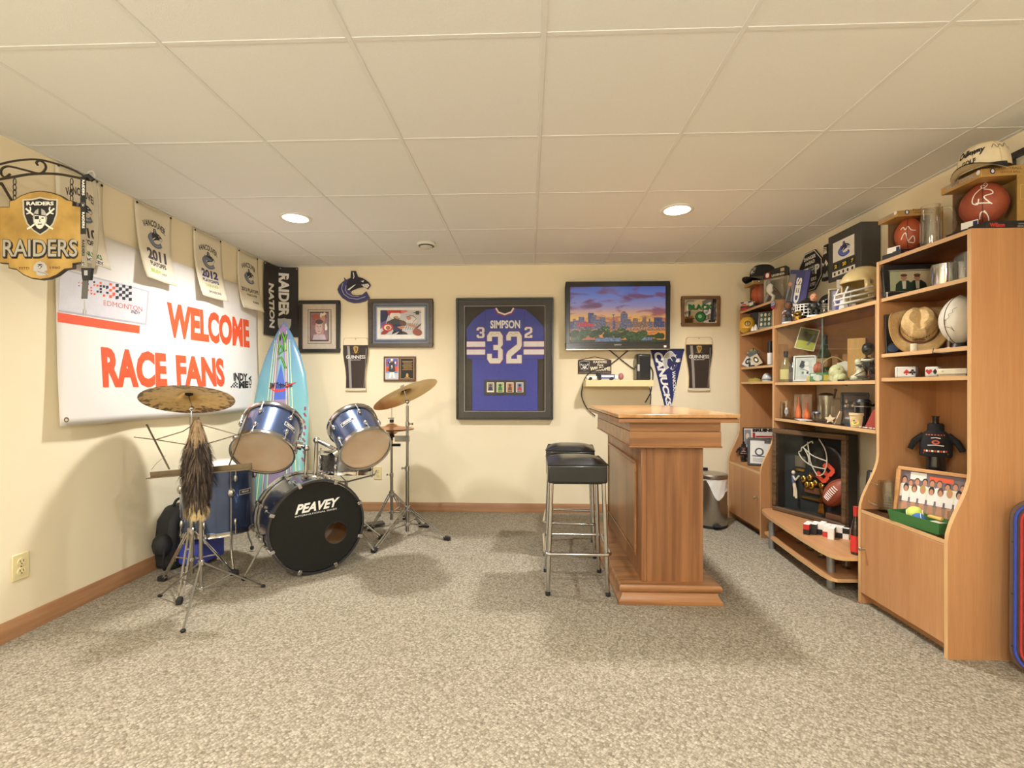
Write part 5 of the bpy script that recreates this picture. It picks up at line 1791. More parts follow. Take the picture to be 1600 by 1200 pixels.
FD_ = mat('dark brown fur', (54, 44, 37), .9, var=.25, scale=60); FM_ = mat('mid brown fur', (96, 80, 66), .9, var=.25, scale=60); FT_ = mat('tan fur', (166, 140, 106), .9, var=.2, scale=60); FC_ = mat('cream fur', (206, 184, 134), .9, var=.15, scale=60)
g = MB()
g.lathe([(pr_r(k / 20) * .6, FL * k / 20) for k in range(0, 3)], FC_, 16); g.lathe([(pr_r(k / 20) * .62, FL * k / 20) for k in range(2, 18)], FD_, 16); g.lathe([(pr_r(k / 20) * .6, FL * k / 20) for k in range(17, 21)], FT_, 16)
g.build('skin', t)
g = MB(); rg = random.Random(4)
for i in range(900):                                           # tufts of hair, each with its own lie
    k = rg.random() ** .9 * 1.04; a0 = rg.uniform(0, 2 * pi)
    ln0 = rg.uniform(.04, .085) * (1.0 if k > .15 else .65)
    lift = rg.uniform(.1, .38) + (.35 if .4 < k < .85 and rg.random() < .12 else 0)
    sway = rg.uniform(-.25, .25)
    kk = k + rg.uniform(-.04, .04)
    base_m = FC_ if kk < .17 else (FT_ if kk > .86 else (FD_ if rg.random() < .6 + (.25 if .3 < kk < .62 else 0) else FM_))
    for q_ in range(9):
        a = a0 + rg.uniform(-.16, .16); k2 = max(0., k + rg.uniform(-.02, .02))
        r0 = pr_r(min(1, k2)) * rg.uniform(.6, .92)
        p0 = Vector((r0 * cos(a), r0 * sin(a) * .85, FL * k2))
        ea = a0 + sway
        dr = Vector((cos(ea) * lift, sin(ea) * lift, -1)).normalized()
        tip_ = p0 + dr * ln0 * rg.uniform(.85, 1.1) + Vector((cos(a0), sin(a0), 0)) * .002 * q_ * 0
        tip_ = tip_.lerp(Vector((r0 * cos(a0), r0 * sin(a0) * .85, FL * k2)) + dr * ln0, .45)
        mid_ = p0.lerp(tip_, .5) + Vector((cos(a0), sin(a0), 0)) * ln0 * .07
        if tip_.z < -.012: continue
        n_ = Vector((-sin(a), cos(a), 0)) * rg.uniform(.0011, .0022)
        m = base_m if rg.random() < .8 else (FM_ if base_m is FD_ else FD_ if base_m is FM_ else base_m)
        g.add([p0 - n_, p0 + n_, mid_ + n_ * .8, mid_ - n_ * .8, tip_], [(0, 1, 2, 3), (3, 2, 4)], m, True)
o = g.build('fur', t, fix=False); o['kind'] = 'stuff'

# bag behind the floor tom
bp = AD(284, 858, 3.12)
t = thing('backpack', 'black and blue backpack on the carpet behind the floor tom, against left wall', 'bag', (-2.185, 2.95, 0), R(84))
NYL = mat('black nylon', (30, 31, 32), .7, bump=.4, bscale=600); BLN = mat('blue nylon', (62, 74, 178), .6, bump=.3, bscale=600)
MB().prism([(-.14, 0), (.14, 0), (.15, .14), (.13, .3), (.07, .37), (-.07, .37), (-.13, .3), (-.15, .14)], -.06, .07, NYL).build('body', t, .03)
MB().prism([(-.09, .2), (.10, .2), (.08, .33), (-.07, .33)], -.075, -.055, BLN).build('front_panel', t, .01)
MB().prism([(-.1, .02), (.12, .02), (.12, .17), (-.1, .15)], -.2, -.055, BLN).build('front_pocket', t, .015)
MB().ell((-.16, -.01, .16), (.05, .055, .07), NYL, 12).build('side_pocket', t)
MB().tube(curve([(-.05, .02, .36), (-.04, .0, .405), (.04, 0, .405), (.05, .02, .36)]), .008, NYL, 8).build('carry_loop', t)
MB().tube(curve([(-.15, -.03, .2), (-.2, -.06, .12), (-.19, -.05, .03), (-.14, -.03, .02)]), .006, NYL, 6).build('strap', t)

# ================================================================ wooden bar
OAKX = wood('bar oak across', (172, 122, 78), (132, 88, 52), 'x', 1., .38, .25, 1.3)
OAKY = wood('bar oak along', (172, 122, 78), (138, 92, 54), 'y', 1., .38, .25)
OAKZ = wood('bar oak upright', (162, 112, 70), (122, 78, 46), 'z', .9, .4, .2, 1.3)
OAKT = wood('bar top oak', (206, 158, 104), (178, 126, 78), 'y', .8, .22, .5)
BX0, BX1, BY0, BY1 = .441, 1.04, 2.40, 3.65
t = thing('bar_counter', 'oak home bar counter with panelled side and moulded base, beside the stools', 'bar', ((BX0 + BX1) / 2, (BY0 + BY1) / 2, 0))
ox, oy = (BX0 + BX1) / 2, (BY0 + BY1) / 2


def bbox(x0, x1, y0, y1, z0, z1, m, name, bev=.003):
    return MB().box(x0 - ox, x1 - ox, y0 - oy, y1 - oy, z0, z1, m).build(name, t, bev)


bbox(BX0, BX1, BY0, BY1, .950, .969, OAKT, 'countertop', .004)
bbox(BX0 + .003, BX1 - .004, BY0 + .003, BY1, .927, .946, OAKX, 'lower_lip', .003)
bbox(BX0 + .012, BX1 - .012, BY0 + .012, BY1 - .01, .945, .951, mat('dark seam', (60, 38, 22), .8), 'shadow_seam', 0)
AX0, AX1, AY0, AY1 = .508, .965, 2.45, 3.6
bbox(AX0, AX1, AY0, AY1, .805, .879, OAKX, 'apron_board', .002)
bbox(AX0 + .002, AX1 - .002, AY0 + .002, AY1, .880, .928, OAKX, 'apron_board', .002)
bbox(AX0 - .005, AX1 + .005, AY0 - .005, AY1, .797, .806, OAKX, 'apron_bead', .003)
CX0, CX1, CY0, CY1 = .577, .894, 2.50, 3.56
bbox(CX0 + .004, CX1, CY0 + .003, CY1, .09, .80, OAKZ, 'body', .002)
bbox(CX0, CX0 + .03, CY0 - .001, CY0 + .03, .1, .798, OAKZ, 'corner_post', .004)
bbox(CX0, CX0 + .03, CY1 - .03, CY1, .1, .798, OAKZ, 'corner_post', .004)
# moulded frame and raised panel on the stool side
g = MB()
PY0, PY1, PZ0, PZ1 = 2.615, 3.50, .195, .705
for (a, b2, c, d) in ((PY0, PY1, PZ0, PZ0 + .018), (PY0, PY1, PZ1 - .018, PZ1), (PY0, PY0 + .018, PZ0, PZ1), (PY1 - .018, PY1, PZ0, PZ1)):
    g.box(CX0 - .008 - ox, CX0 + .006 - ox, a - oy, b2 - oy, c, d, OAKY)
g.build('panel_moulding', t, .004)
bbox(CX0 - .003, CX0 + .006, PY0 + .02, PY1 - .02, PZ0 + .02, PZ1 - .02, wood('bar panel', (170, 124, 80), (140, 96, 58), 'z', .8, .35, .3), 'raised_panel', .003)


def rect_loft(x0, x1, y0, y1, levels, m):
    g = MB(); vs = []; fs = []
    for ins, z in levels: vs += [(x0 + ins, y0 + ins, z), (x1 - ins, y0 + ins, z), (x1 - ins, y1 - ins, z), (x0 + ins, y1 - ins, z)]
    n = len(levels)
    for i in range(n - 1):
        for j in range(4): fs.append((4 * i + j, 4 * i + (j + 1) % 4, 4 * i + 4 + (j + 1) % 4, 4 * i + 4 + j))
    fs += [(3, 2, 1, 0), (4 * n - 4, 4 * n - 3, 4 * n - 2, 4 * n - 1)]
    return g.add(vs, fs, m)


rect_loft(.454 - ox, .976 - ox, 2.452 - oy, 3.61 - oy, [(0, 0), (0, .018), (.005, .022), (.016, .04), (.020, .055), (.016, .062), (.006, .068), (.002, .078), (.004, .09), (.012, .098), (.05, .101)], OAKX).build('base_moulding', t)

# ---------------------------------------------------------------- bar stools
VINYL = mat('black vinyl', (34, 35, 34), .32, var=.08, bump=.15, bscale=160, coat=.2)


def stool():
    t = thing('bar_stool', '', 'stool')
    w, d = .158, .165
    # cushion: domed top made of a bevelled block with a swollen top
    g = MB(); n = 10; vs = []
    for j in range(n + 1):
        for i in range(n + 1):
            x, y = -1 + 2 * i / n, -1 + 2 * j / n
            vs.append((x * w, y * d, .690 + .03 * (1 - x ** 4) * (1 - y ** 4)))
    k = len(vs)
    fs = [(j * (n + 1) + i, j * (n + 1) + i + 1, (j + 1) * (n + 1) + i + 1, (j + 1) * (n + 1) + i) for j in range(n) for i in range(n)]
    g.add(vs, fs, VINYL, True)
    g.box(-w, w, -d, d, .592, .692, VINYL)
    g.build('seat', t, .012, seg=3)
    MB().tube([(-w, -d, .692), (w, -d, .692), (w, d, .692), (-w, d, .692)], .004, VINYL, 6, closed=True).build('piping', t)
    for sx in (-1, 1):
        for sy in (-1, 1):
            lo = MB().cyl((sx * .138, sy * .14, .60), (sx * .158, sy * .162, .014), .0115, CHROME, 12).build('leg', t)
            MB().lathe([(0, 0), (.013, 0), (.014, .016), (.011, .022)], RUBBER, 12, T=Matrix.Translation((sx * .1585, sy * .1625, 0))).build('rubber_foot', lo)
    W_, D_, r = .172, .176, .03
    ring = []
    for cx, cy_, a0 in ((W_ - r, D_ - r, 0), (-W_ + r, D_ - r, pi / 2), (-W_ + r, -D_ + r, pi), (W_ - r, -D_ + r, 1.5 * pi)):
        for k in range(5): a = a0 + pi / 2 * k / 4; ring.append((cx + r * cos(a), cy_ + r * sin(a), .222))
    MB().tube(ring, .0095, CHROME, 10, closed=True).build('foot_ring', t)
    MB().box(-.14, .14, -.142, .142, .586, .596, mat('black steel', (30, 30, 30), .5, .6)).build('seat_plate', t)
    return t


s1 = stool(); s1.location = (.257, 2.715, 0); s1['label'] = 'black cushioned chrome bar stool nearer the viewer, full legs and foot ring visible'
s1['group'] = 'chrome bar stools at the oak bar'
s2 = dup(s1, (.279, 3.29, 0), R(-5), 'black cushioned chrome bar stool nearer the back wall, partly hidden by the other')

# ---------------------------------------------------------------- pedal bin
STEEL = mat('brushed steel', (176, 170, 160), .28, .95, var=.05)
t = thing('pedal_bin', 'round steel pedal bin with white liner between the bar and far cabinet', 'bin', (1.455, 3.90, 0))
MB().lathe([(0, .012), (.118, .012), (.12, .02), (.12, .375), (.116, .375)], STEEL, 40).build('drum', t)
MB().lathe([(0, 0), (.122, 0), (.124, .018), (.12, .022)], RUBBER, 40).build('base_ring', t)
MB().lathe([(.124, .385), (.126, .392), (.126, .41), (.118, .418), (.06, .425), (0, .427)], STEEL, 40).lathe([(0, .385), (.124, .385)], STEEL, 40).build('lid', t)
g = MB(); n = 48; vs = []; LIN = mat('white bin liner', (232, 230, 224), .45, var=.03, bump=.5, bscale=60)
for j in range(6):
    for i in range(n):
        a = 2 * pi * i / n
        low = .29 + .06 * sin(a * 3 + 2.2) + .03 * sin(a * 5 + .4)
        z = .384 + (low - .384) * j / 5
        r = .1225 + .003 * sin(a * 14 + j) + (.002 if j == 5 else 0)
        vs.append((r * cos(a), r * sin(a), z))
g.add(vs, [(j * n + i, j * n + (i + 1) % n, (j + 1) * n + (i + 1) % n, (j + 1) * n + i) for j in range(5) for i in range(n)], LIN, True)
g.build('liner', t, fix=False)
MB().box(-.03, .03, -.155, -.11, .02, .032, RUBBER).build('pedal', t, .005)
MB().box(-.02, .02, .118, .138, .36, .44, RUBBER).build('hinge', t, .004)

# ================================================================ wall unit: two towers, hutch and bench
BEECH = wood('beech veneer', (202, 150, 102), (186, 132, 86), 'z', .8, .45, .05, .8)
BEECHY = wood('beech veneer along', (202, 150, 102), (186, 132, 86), 'y', .8, .45, .05, .8)
EDGE = wood('beech edge band', (226, 184, 132), (212, 168, 116), 'z', .8, .45, .05, .8)
EDGEY = wood('beech edge band along', (226, 184, 132), (212, 168, 116), 'y', .8, .45, .05, .8)
XL, XU, XB = 1.693, 1.785, 2.08
NICK = mat('satin nickel', (190, 186, 176), .3, .95)


def side_profile():
    pts = [(XL, 0), (XL, .47)]
    for k in range(1, 9):                                      # quarter round out of the box, then into the upright
        s_ = k / 8; pts.append((XL + (XU - XL) * (s_ * s_ * (3 - 2 * s_)), .47 + (.76 - .47) * s_))
    return pts + [(XU, 1.745), (XB, 1.745), (XB, 0)]


def side_panel(y0, y1, parent):
    pr = side_profile(); n = len(pr)
    g = MB()
    tri = geometry.tessellate_polygon([[Vector((u, v, 0)) for u, v in pr]])
    lo = [(u, y0, v) for u, v in pr]; hi = [(u, y1, v) for u, v in pr]
    g.add(lo, [tuple(x) for x in tri], BEECH); g.add(hi, [tuple(x) for x in tri], BEECH)
    g.add(lo + hi, [(i, (i + 1) % n, n + (i + 1) % n, n + i) for i in range(n)], EDGE)
    return g.build('side_panel', parent)


def board(parent, name, x0, x1, y0, y1, z0, z1, m=None):
    """shelf: veneer with a paler front edge"""
    g = MB(); g.box(x0 + .002, x1, y0, y1, z0, z1, m or BEECHY); g.box(x0, x0 + .002, y0, y1, z0, z1, EDGEY)
    return g.build(name, parent)


def tower(y0, y1, label, handle_near):
    t = thing('display_cabinet', label, 'cabinet', (0, 0, 0))
    T_ = .018
    side_panel(y0, y0 + T_, t); side_panel(y1 - T_, y1, t)
    a, b2 = y0 + T_, y1 - T_
    board(t, 'top_panel', XU + .002, XB, a, b2, 1.727, 1.745)
    for z in (1.555, 1.272, 1.150): board(t, 'shelf', XU + .01, XB - .01, a, b2, z - .018, z)
    board(t, 'lower_top', XL + .003, XB - .01, a, b2, .462, .480)
    MB().box(XB - .01, XB, a, b2, .05, 1.727, BEECH).build('back_panel', t)
    MB().box(XL + .06, XL + .075, a, b2, 0, .06, BEECHY).build('kick_board', t)
    board(t, 'floor_panel', XL + .02, XB - .01, a, b2, .052, .068)
    d = MB().box(XL + .001, XL + .018, a + .002, b2 - .002, .055, .460, BEECH).build('door', t, .0015)
    hy = a + .03 if handle_near else b2 - .03
    MB().cyl((XL - .022, hy, .285), (XL + .002, hy, .285), .0045, NICK, 10).ell((XL - .024, hy, .285), (.006, .009, .009), NICK, 10).build('handle', d)
    return t


NT0, NT1, FT0, FT1 = 2.005, 2.535, 3.575, 4.155
tower(NT0, NT1, 'tall beech display cabinet nearest the viewer, with the straw hat on its shelf', False)
tower(FT0, FT1, 'tall beech display cabinet in the far corner behind the bar', True)
h0, h1 = NT1 + .001, FT0 - .001
t = thing('hutch', 'beech hutch with sliding glass doors between the two tall cabinets', 'hutch', (0, 0, 0))
board(t, 'top_panel', XU, XB, h0, h1, 1.532, 1.552)
board(t, 'shelf', XU + .002, XB, h0 + .012, h1 - .012, 1.120, 1.139)
board(t, 'shelf', XU + .002, XB, h0 + .012, h1 - .012, .863, .882)
MB().box(XU + .002, XB, h0, h0 + .012, .863, 1.532, BEECH).build('side_panel', t)
MB().box(XU + .002, XB, h1 - .012, h1, .863, 1.532, BEECH).build('side_panel', t)
MB().box(XB - .008, XB, h0 + .012, h1 - .012, 1.139, 1.532, BEECHY).build('back_panel', t)
DOORG = pane_mat('cabinet door glass', (251, 253, 251), 1.0)
MB().box(XU + .012, XU + .016, 3.015, h1 - .013, 1.141, 1.530, DOORG).build('glass_door', t)
MB().box(XU + .020, XU + .024, h0 + .013, 3.06, 1.141, 1.530, DOORG).build('glass_door', t)
MB().box(XU + .0115, XU + .0165, 3.012, 3.016, 1.141, 1.530, mat('glass edge', (120, 140, 130), .2)).build('door_edge', t)

t = thing('tv_bench', 'low beech bench with rounded front and grey tube legs', 'bench', (0, 0, 0))
bo_ = [(2.06, 3.555), (1.735, 3.555), (1.69, 3.54), (1.66, 3.49), (1.635, 3.36), (1.608, 3.1), (1.59, 2.88), (1.58, 2.68), (1.583, 2.61), (1.60, 2.565), (1.63, 2.548), (2.06, 2.548)]


def plan_board(name, pts, z0, z1, parent):
    g = MB(); n = len(pts)
    tri = geometry.tessellate_polygon([[Vector((u, v, 0)) for u, v in pts]])
    for z in (z0, z1): g.add([(u, v, z) for u, v in pts], [tuple(x) for x in tri], BEECHY)
    g.add([(u, v, z0) for u, v in pts] + [(u, v, z1) for u, v in pts], [(i, (i + 1) % n, n + (i + 1) % n, n + i) for i in range(n)], EDGEY)
    return g.build(name, parent)


plan_board('top_board', bo_, .203, .225, t)
plan_board('lower_shelf', [(2.02, 3.45), (1.66, 3.45), (1.64, 3.3), (1.61, 2.95), (1.595, 2.68), (1.605, 2.62), (1.63, 2.6), (2.02, 2.6)], .070, .088, t)
GREYT = mat('grey metal tube', (150, 152, 150), .4, .6)
for x, y in ((1.66, 2.706), (1.66, 3.348), (2.0, 2.64), (2.0, 3.46)):
    MB().cyl((x, y, 0), (x, y, .203), .020, GREYT, 18).build('leg', t)
MB().box(2.035, 2.045, 2.56, 3.54, .0, .2, BEECHY).build('rear_panel', t)

# ================================================================ things on the wall unit
class Spot:
    """where something stands: on height z at distance X from the room's middle, in the direction px"""
    def __init__(s, px, X, z):
        p = AX(px, 606, X)
        s.loc = Vector((p.x, p.y, z)); d = depth(p)
        c = cos(math.atan((px - 800) / 750.))
        s.w = d * c / 750.; s.h = d / 750.; s.rz = facing(p.x, p.y); s.d = d; s.z = z

    def top(s, py): return CZ - (py - 606) * s.h - s.z


ZT, ZH, Z1, Z2, Z3, ZL, ZM, ZLO, ZB = 1.745, 1.552, 1.555, 1.272, 1.150, .480, 1.139, .882, .225
GLASS = pane_mat('clear drinking glass', (252, 253, 251), 1.5, .03, .07)
LEATH = mat('football leather', (146, 70, 46), .5, var=.12, scale=30, bump=.35, bscale=300)
LEATH2 = mat('bright football leather', (176, 84, 52), .5, var=.1, scale=30, bump=.35, bscale=300)
CARTON = mat('gold carton', (190, 150, 88), .4, .25, var=.06); CARTD = mat('brown carton inside', (112, 82, 54), .8)
BLKP = mat('satin black', (34, 33, 32), .45); GOLDM = mat('gold metal', (190, 156, 84), .25, 1., var=.1)
IVP = mat('ivory plastic', (226, 214, 186), .45)


def football(parent, c, L, r, m, name='football', rot=None):
    """upright ball with seam lines and laces"""
    t = parent
    n = 16; prof = []
    for i in range(n + 1):
        s_ = -1 + 2 * i / n
        prof.append((r * max(.0, (1 - abs(s_) ** 2.0)) ** .72, s_ * L / 2))
    T = Matrix.Translation(Vector(c)) @ (rot or Matrix.Identity(4))
    o = MB().lathe(prof, m, 24, T=T).build(name, t)
    for k in range(4):
        a = pi / 4 + k * pi / 2
        MB().tube([T @ Vector(((q_[0] + .0004) * cos(a), (q_[0] + .0004) * sin(a), q_[1])) for q_ in prof], .0014, mat('seam dark', (96, 46, 32), .7), 5).build('seam', o)
    return o, T, prof


def ballbox(name, label, loc, rz, wx, wy, h, ballr, m, autograph, near_text, tilt_lid=0., corner_right=True, group=None):
    """open-fronted display carton holding an upright football: front is local -y (near) and -x (open side)"""
    t = thing(name, label, 'football box', loc, rz, group=group)
    bh = h * .13
    MB().box(-wx / 2, wx / 2, -wy / 2, wy / 2, 0, bh, BLKP).build('base_tray', t, .002)
    q = Print(); s = Sub(q, -wx / 2, 0, wx / 2, bh); s.text(INK('tray red', (196, 52, 52)), 'Wilson', .08, .25, .42, .75, bold=.04); s.text(SILVER, 'AUTOGRAPH', .72, .55, .95, .7); s.text(SILVER, 'SERIES', .7, .25, .95, .4)
    q.build('tray_print', t, -wy / 2)
    MB().box(wx / 2 - .004, wx / 2, -wy / 2, wy / 2, bh, h * .86, CARTON).box(-wx / 2 + .03, wx / 2 - .004, wy / 2 - .003, wy / 2, bh, h * .86, CARTD).build('back_panel', t)
    cw = wx * .3
    MB().box(wx / 2 - cw, wx / 2 - .004, -wy / 2, -wy / 2 + .003, bh, h * .86, CARTON).build('side_column', t)
    lid = MB()
    lz0, lz1 = h * .84, h
    lid.add([(-wx / 2 - .02, -wy / 2 - .001, lz0 - .01), (wx / 2, -wy / 2 - .001, lz0), (wx / 2, wy / 2, lz0), (-wx / 2 - .02, wy / 2, lz0 - .01), (-wx / 2 - .02, -wy / 2 - .001, lz1 - .02), (wx / 2, -wy / 2 - .001, lz1), (wx / 2, wy / 2, lz1), (-wx / 2 - .02, wy / 2, lz1 - .02)],
            [(0, 3, 2, 1), (4, 5, 6, 7), (0, 1, 5, 4), (1, 2, 6, 5), (2, 3, 7, 6), (3, 0, 4, 7)], CARTON)
    lid.build('lid', t, .002)
    q = Print(); q.oval(NAVY, -wx * .36, lz0 + .5 * (lz1 - lz0) - .008, .011, .012); q.oval(WHITE, -wx * .36, lz0 + .5 * (lz1 - lz0) - .008, .006, .008)
    q.text(INK('box brown', (120, 86, 46)), near_text[0], -wx * .22, lz0 + (lz1 - lz0) * .45, wx * .3, lz0 + (lz1 - lz0) * .7); q.text(INK('box brown', (120, 86, 46)), near_text[1], -wx * .18, lz0 + (lz1 - lz0) * .12, wx * .26, lz0 + (lz1 - lz0) * .32)
    if wx > .15: q.frame(INK('box light', (222, 188, 126)), wx / 2 - cw * .8, h * .45, wx / 2 - cw * .2, h * .68, .002)
    q.build('lid_print', t, -wy / 2 - .0012)
    q = Print(); q.text(SILVER, 'OFFICIAL FOOTBALL', -wy * .4, lz0 + .0, wy * .4, lz0 + (lz1 - lz0) * .45); q.oval(WHITE, wy * .44, lz0 + (lz1 - lz0) * .3, .009, .01)
    q.build('lid_side_print', t, T=Matrix.Translation((-wx / 2 - .0205, 0, 0)) @ Matrix.Rotation(R(-90), 4, 'Z'))
    L = lz0 - bh + .012
    bo_, T, prof = football(t, (-wx * .08, -wy * .02, bh + L / 2 - .004), L, ballr, m)
    if autograph:
        q = Print()
        for pts in autograph: q.line(WHITE, pts, .004)
        pf = lambda z: max(0.003, (1 - min(.98, abs(2 * z / L)) ** 2) ** .72 * ballr)
        a0 = atan2(-.75, -.66)
        q.build('autograph', bo_, mapf=lambda u, v, off: T @ Vector(((pf(v) + off + .001) * cos(a0 + u / ballr), (pf(v) + off + .001) * sin(a0 + u / ballr), v)))
    q = Print(); q.rect(WHITE, -.03, 0, .03, .028); q.rect(NAVY, .012, .004, .028, .024)
    q.build('cardboard_tag', t, T=Matrix.Translation((-wx / 2 + .002, -wy * .1, bh - .004)) @ Matrix.Rotation(R(-70), 4, 'Z'))
    return t


def spline2(pts, n=5): return [(p.x, p.y) for p in curve([(a, b, 0) for a, b in pts], n)]


def cap(name, label, loc, rz, r, h, m, under, brim=.075, draw=None, brimm=None, rot=None):
    """ball cap, peak towards local -y"""
    t = thing(name, label, 'cap', loc, rot=rot or (0, 0, rz))
    prof = [(r, 0), (r * 1.0, h * .2), (r * .97, h * .5), (r * .85, h * .78), (r * .6, h * .94), (r * .25, h), (0, h * 1.0)]
    Ts = Matrix.Diagonal((.92, 1.08, 1, 1))
    MB().lathe(prof, m, 28, T=Ts).build('crown', t)
    MB().lathe([(0, h), (.008, h), (.008, h + .005), (0, h + .007)], m, 10).build('top_button', t)
    g = MB(); n = 16; vs = []
    for zo in (0, .004):
        for j in range(5):
            for i in range(n + 1):
                a = pi + pi * (i / n) * 1.0
                a = pi * 1.08 + pi * .84 * i / n
                k = j / 4
                x = r * .92 * cos(a) * (1 + .12 * k); y = r * 1.08 * sin(a) - brim * k * max(0, -sin(a)) ** .7
                vs.append((x, y, .004 + zo - .035 * (x / r) ** 2 * k))
    W_ = n + 1
    for s_ in range(2):
        o = s_ * 5 * W_
        g.add(vs[o:o + 5 * W_], [(j * W_ + i, j * W_ + i + 1, (j + 1) * W_ + i + 1, (j + 1) * W_ + i) for j in range(4) for i in range(n)], (under if s_ == 0 else (brimm or m)), True)
    g.build('peak', t, fix=False)
    for k in range(6):
        a = k * pi / 3 + pi / 6
        MB().tube([Ts @ Vector((q_[0] * cos(a), q_[0] * sin(a), q_[1])) for q_ in prof], .0009, under, 4).build('seam', t)
    if draw:
        q = Print(); draw(q)

        def mp(u, v, off):
            k = max(0, min(.99, v / h)); rr = r * (1 - .03 * (k / .5) if k < .5 else .97 - .12 * ((k - .5) / .28))
            a = -pi / 2 + u / r
            return Ts @ Vector(((rr + .0015 + off) * cos(a), (rr + .0015 + off) * sin(a), v))
        q.build('embroidery', t, mapf=mp)
    return t


def mug(name, label, loc, rz, r, h, m, handle=1, foot=True, flutes=0, cat='mug', hm=None, wall=.004):
    t = thing(name, label, cat, loc, rz)
    g = MB(); g.lathe([(0, 0), (r * .96, 0), (r, .006), (r, h), (r - wall, h), (r - wall, .012), (0, .012)], m, 28); g.build('body', t)
    for k in range(flutes):
        a = 2 * pi * k / flutes
        MB().tube([(r * cos(a), r * sin(a), h * .1), (r * cos(a), r * sin(a), h * .6)], .0035, m, 6).build('flute', t)
    if handle:
        P = [(handle * (r - .001), 0, h * .85), (handle * (r + .03), 0, h * .88), (handle * (r + .045), 0, h * .6), (handle * (r + .038), 0, h * .28), (handle * (r - .001), 0, h * .15)]
        MB().tube(curve(P, 5), .0065, hm or m, 8).build('handle', t)
    return t


def bottle(name, label, loc, h, r, m, labelm=None, capm=None, lab=(.12, .38), neck=.34, rz=0., cat='bottle'):
    t = thing(name, label, cat, loc, rz)
    rn = r * neck
    MB().lathe([(0, 0), (r * .95, 0), (r, .006), (r, h * .5), (r * .85, h * .6), (rn * 1.2, h * .74), (rn, h * .82), (rn, h * .98), (0, h * .98)], m, 24).build('body', t)
    if labelm: MB().lathe([(r + .0006, h * lab[0]), (r + .0012, h * lab[0]), (r + .0012, h * lab[1]), (r + .0006, h * lab[1])], labelm, 24).build('paper_label', t)
    if capm: MB().lathe([(rn + .001, h * .8), (rn + .0015, h * .8), (rn + .002, h), (0, h)], capm, 16).build('foil_cap', t)
    return t


def bobble(name, label, loc, rz, h, skin, hair, body, base, arm=None, cat='bobblehead', headr=.2):
    """small figurine: base, one-piece body, oversized head"""
    t = thing(name, label, cat, loc, rz)
    w = h * .19
    MB().lathe([(0, 0), (w * 1.35, 0), (w * 1.3, h * .06), (0, h * .06)], base, 20).build('base', t, .002)
    g = MB()
    g.tube([(-w * .45, 0, h * .06), (-w * .42, 0, h * .3)], [w * .3, w * .36], body, 8); g.tube([(w * .45, 0, h * .06), (w * .42, 0, h * .3)], [w * .3, w * .36], body, 8)
    g.ell((0, 0, h * .42), (w * .85, w * .6, h * .17), body, 14)
    for s_ in (-1, 1): g.tube([(s_ * w * .75, 0, h * .52), (s_ * w * 1.05, -w * .3, h * .4), (s_ * w * .6, -w * .8, h * .36)], [w * .28, w * .26, w * .2], arm or body, 8)
    g.build('body', t)
    hd = MB().ell((0, 0, h * .78), (h * headr * .85, h * headr * .9, h * headr), skin, 16).build('head', t)
    g = MB(); g.ell((0, h * .02, h * .80), (h * headr * .9, h * headr * .9, h * headr * .98), hair, 16)
    # keep only the crown of the hair
    keep = [f for f in range(len(g.f)) if sum(g.v[i].z for i in g.f[f]) / len(g.f[f]) > h * .86 or sum(g.v[i].y for i in g.f[f]) / len(g.f[f]) > h * .05]
    g.f = [g.f[i] for i in keep]; g.mi = [g.mi[i] for i in keep]; g.sm = [g.sm[i] for i in keep]
    g.build('hair', hd)
    q = MB()
    for s_ in (-1, 1): q.ell((s_ * h * .06, -h * headr * .82, h * .8), (h * .018, h * .012, h * .022), BLACK, 8)
    q.ell((0, -h * headr * .9, h * .75), (h * .022, h * .022, h * .025), skin, 8); q.box(-h * .05, h * .05, -h * headr * .84, -h * headr * .76, h * .68, h * .695, BROWN)
    q.build('face', hd)
    return t


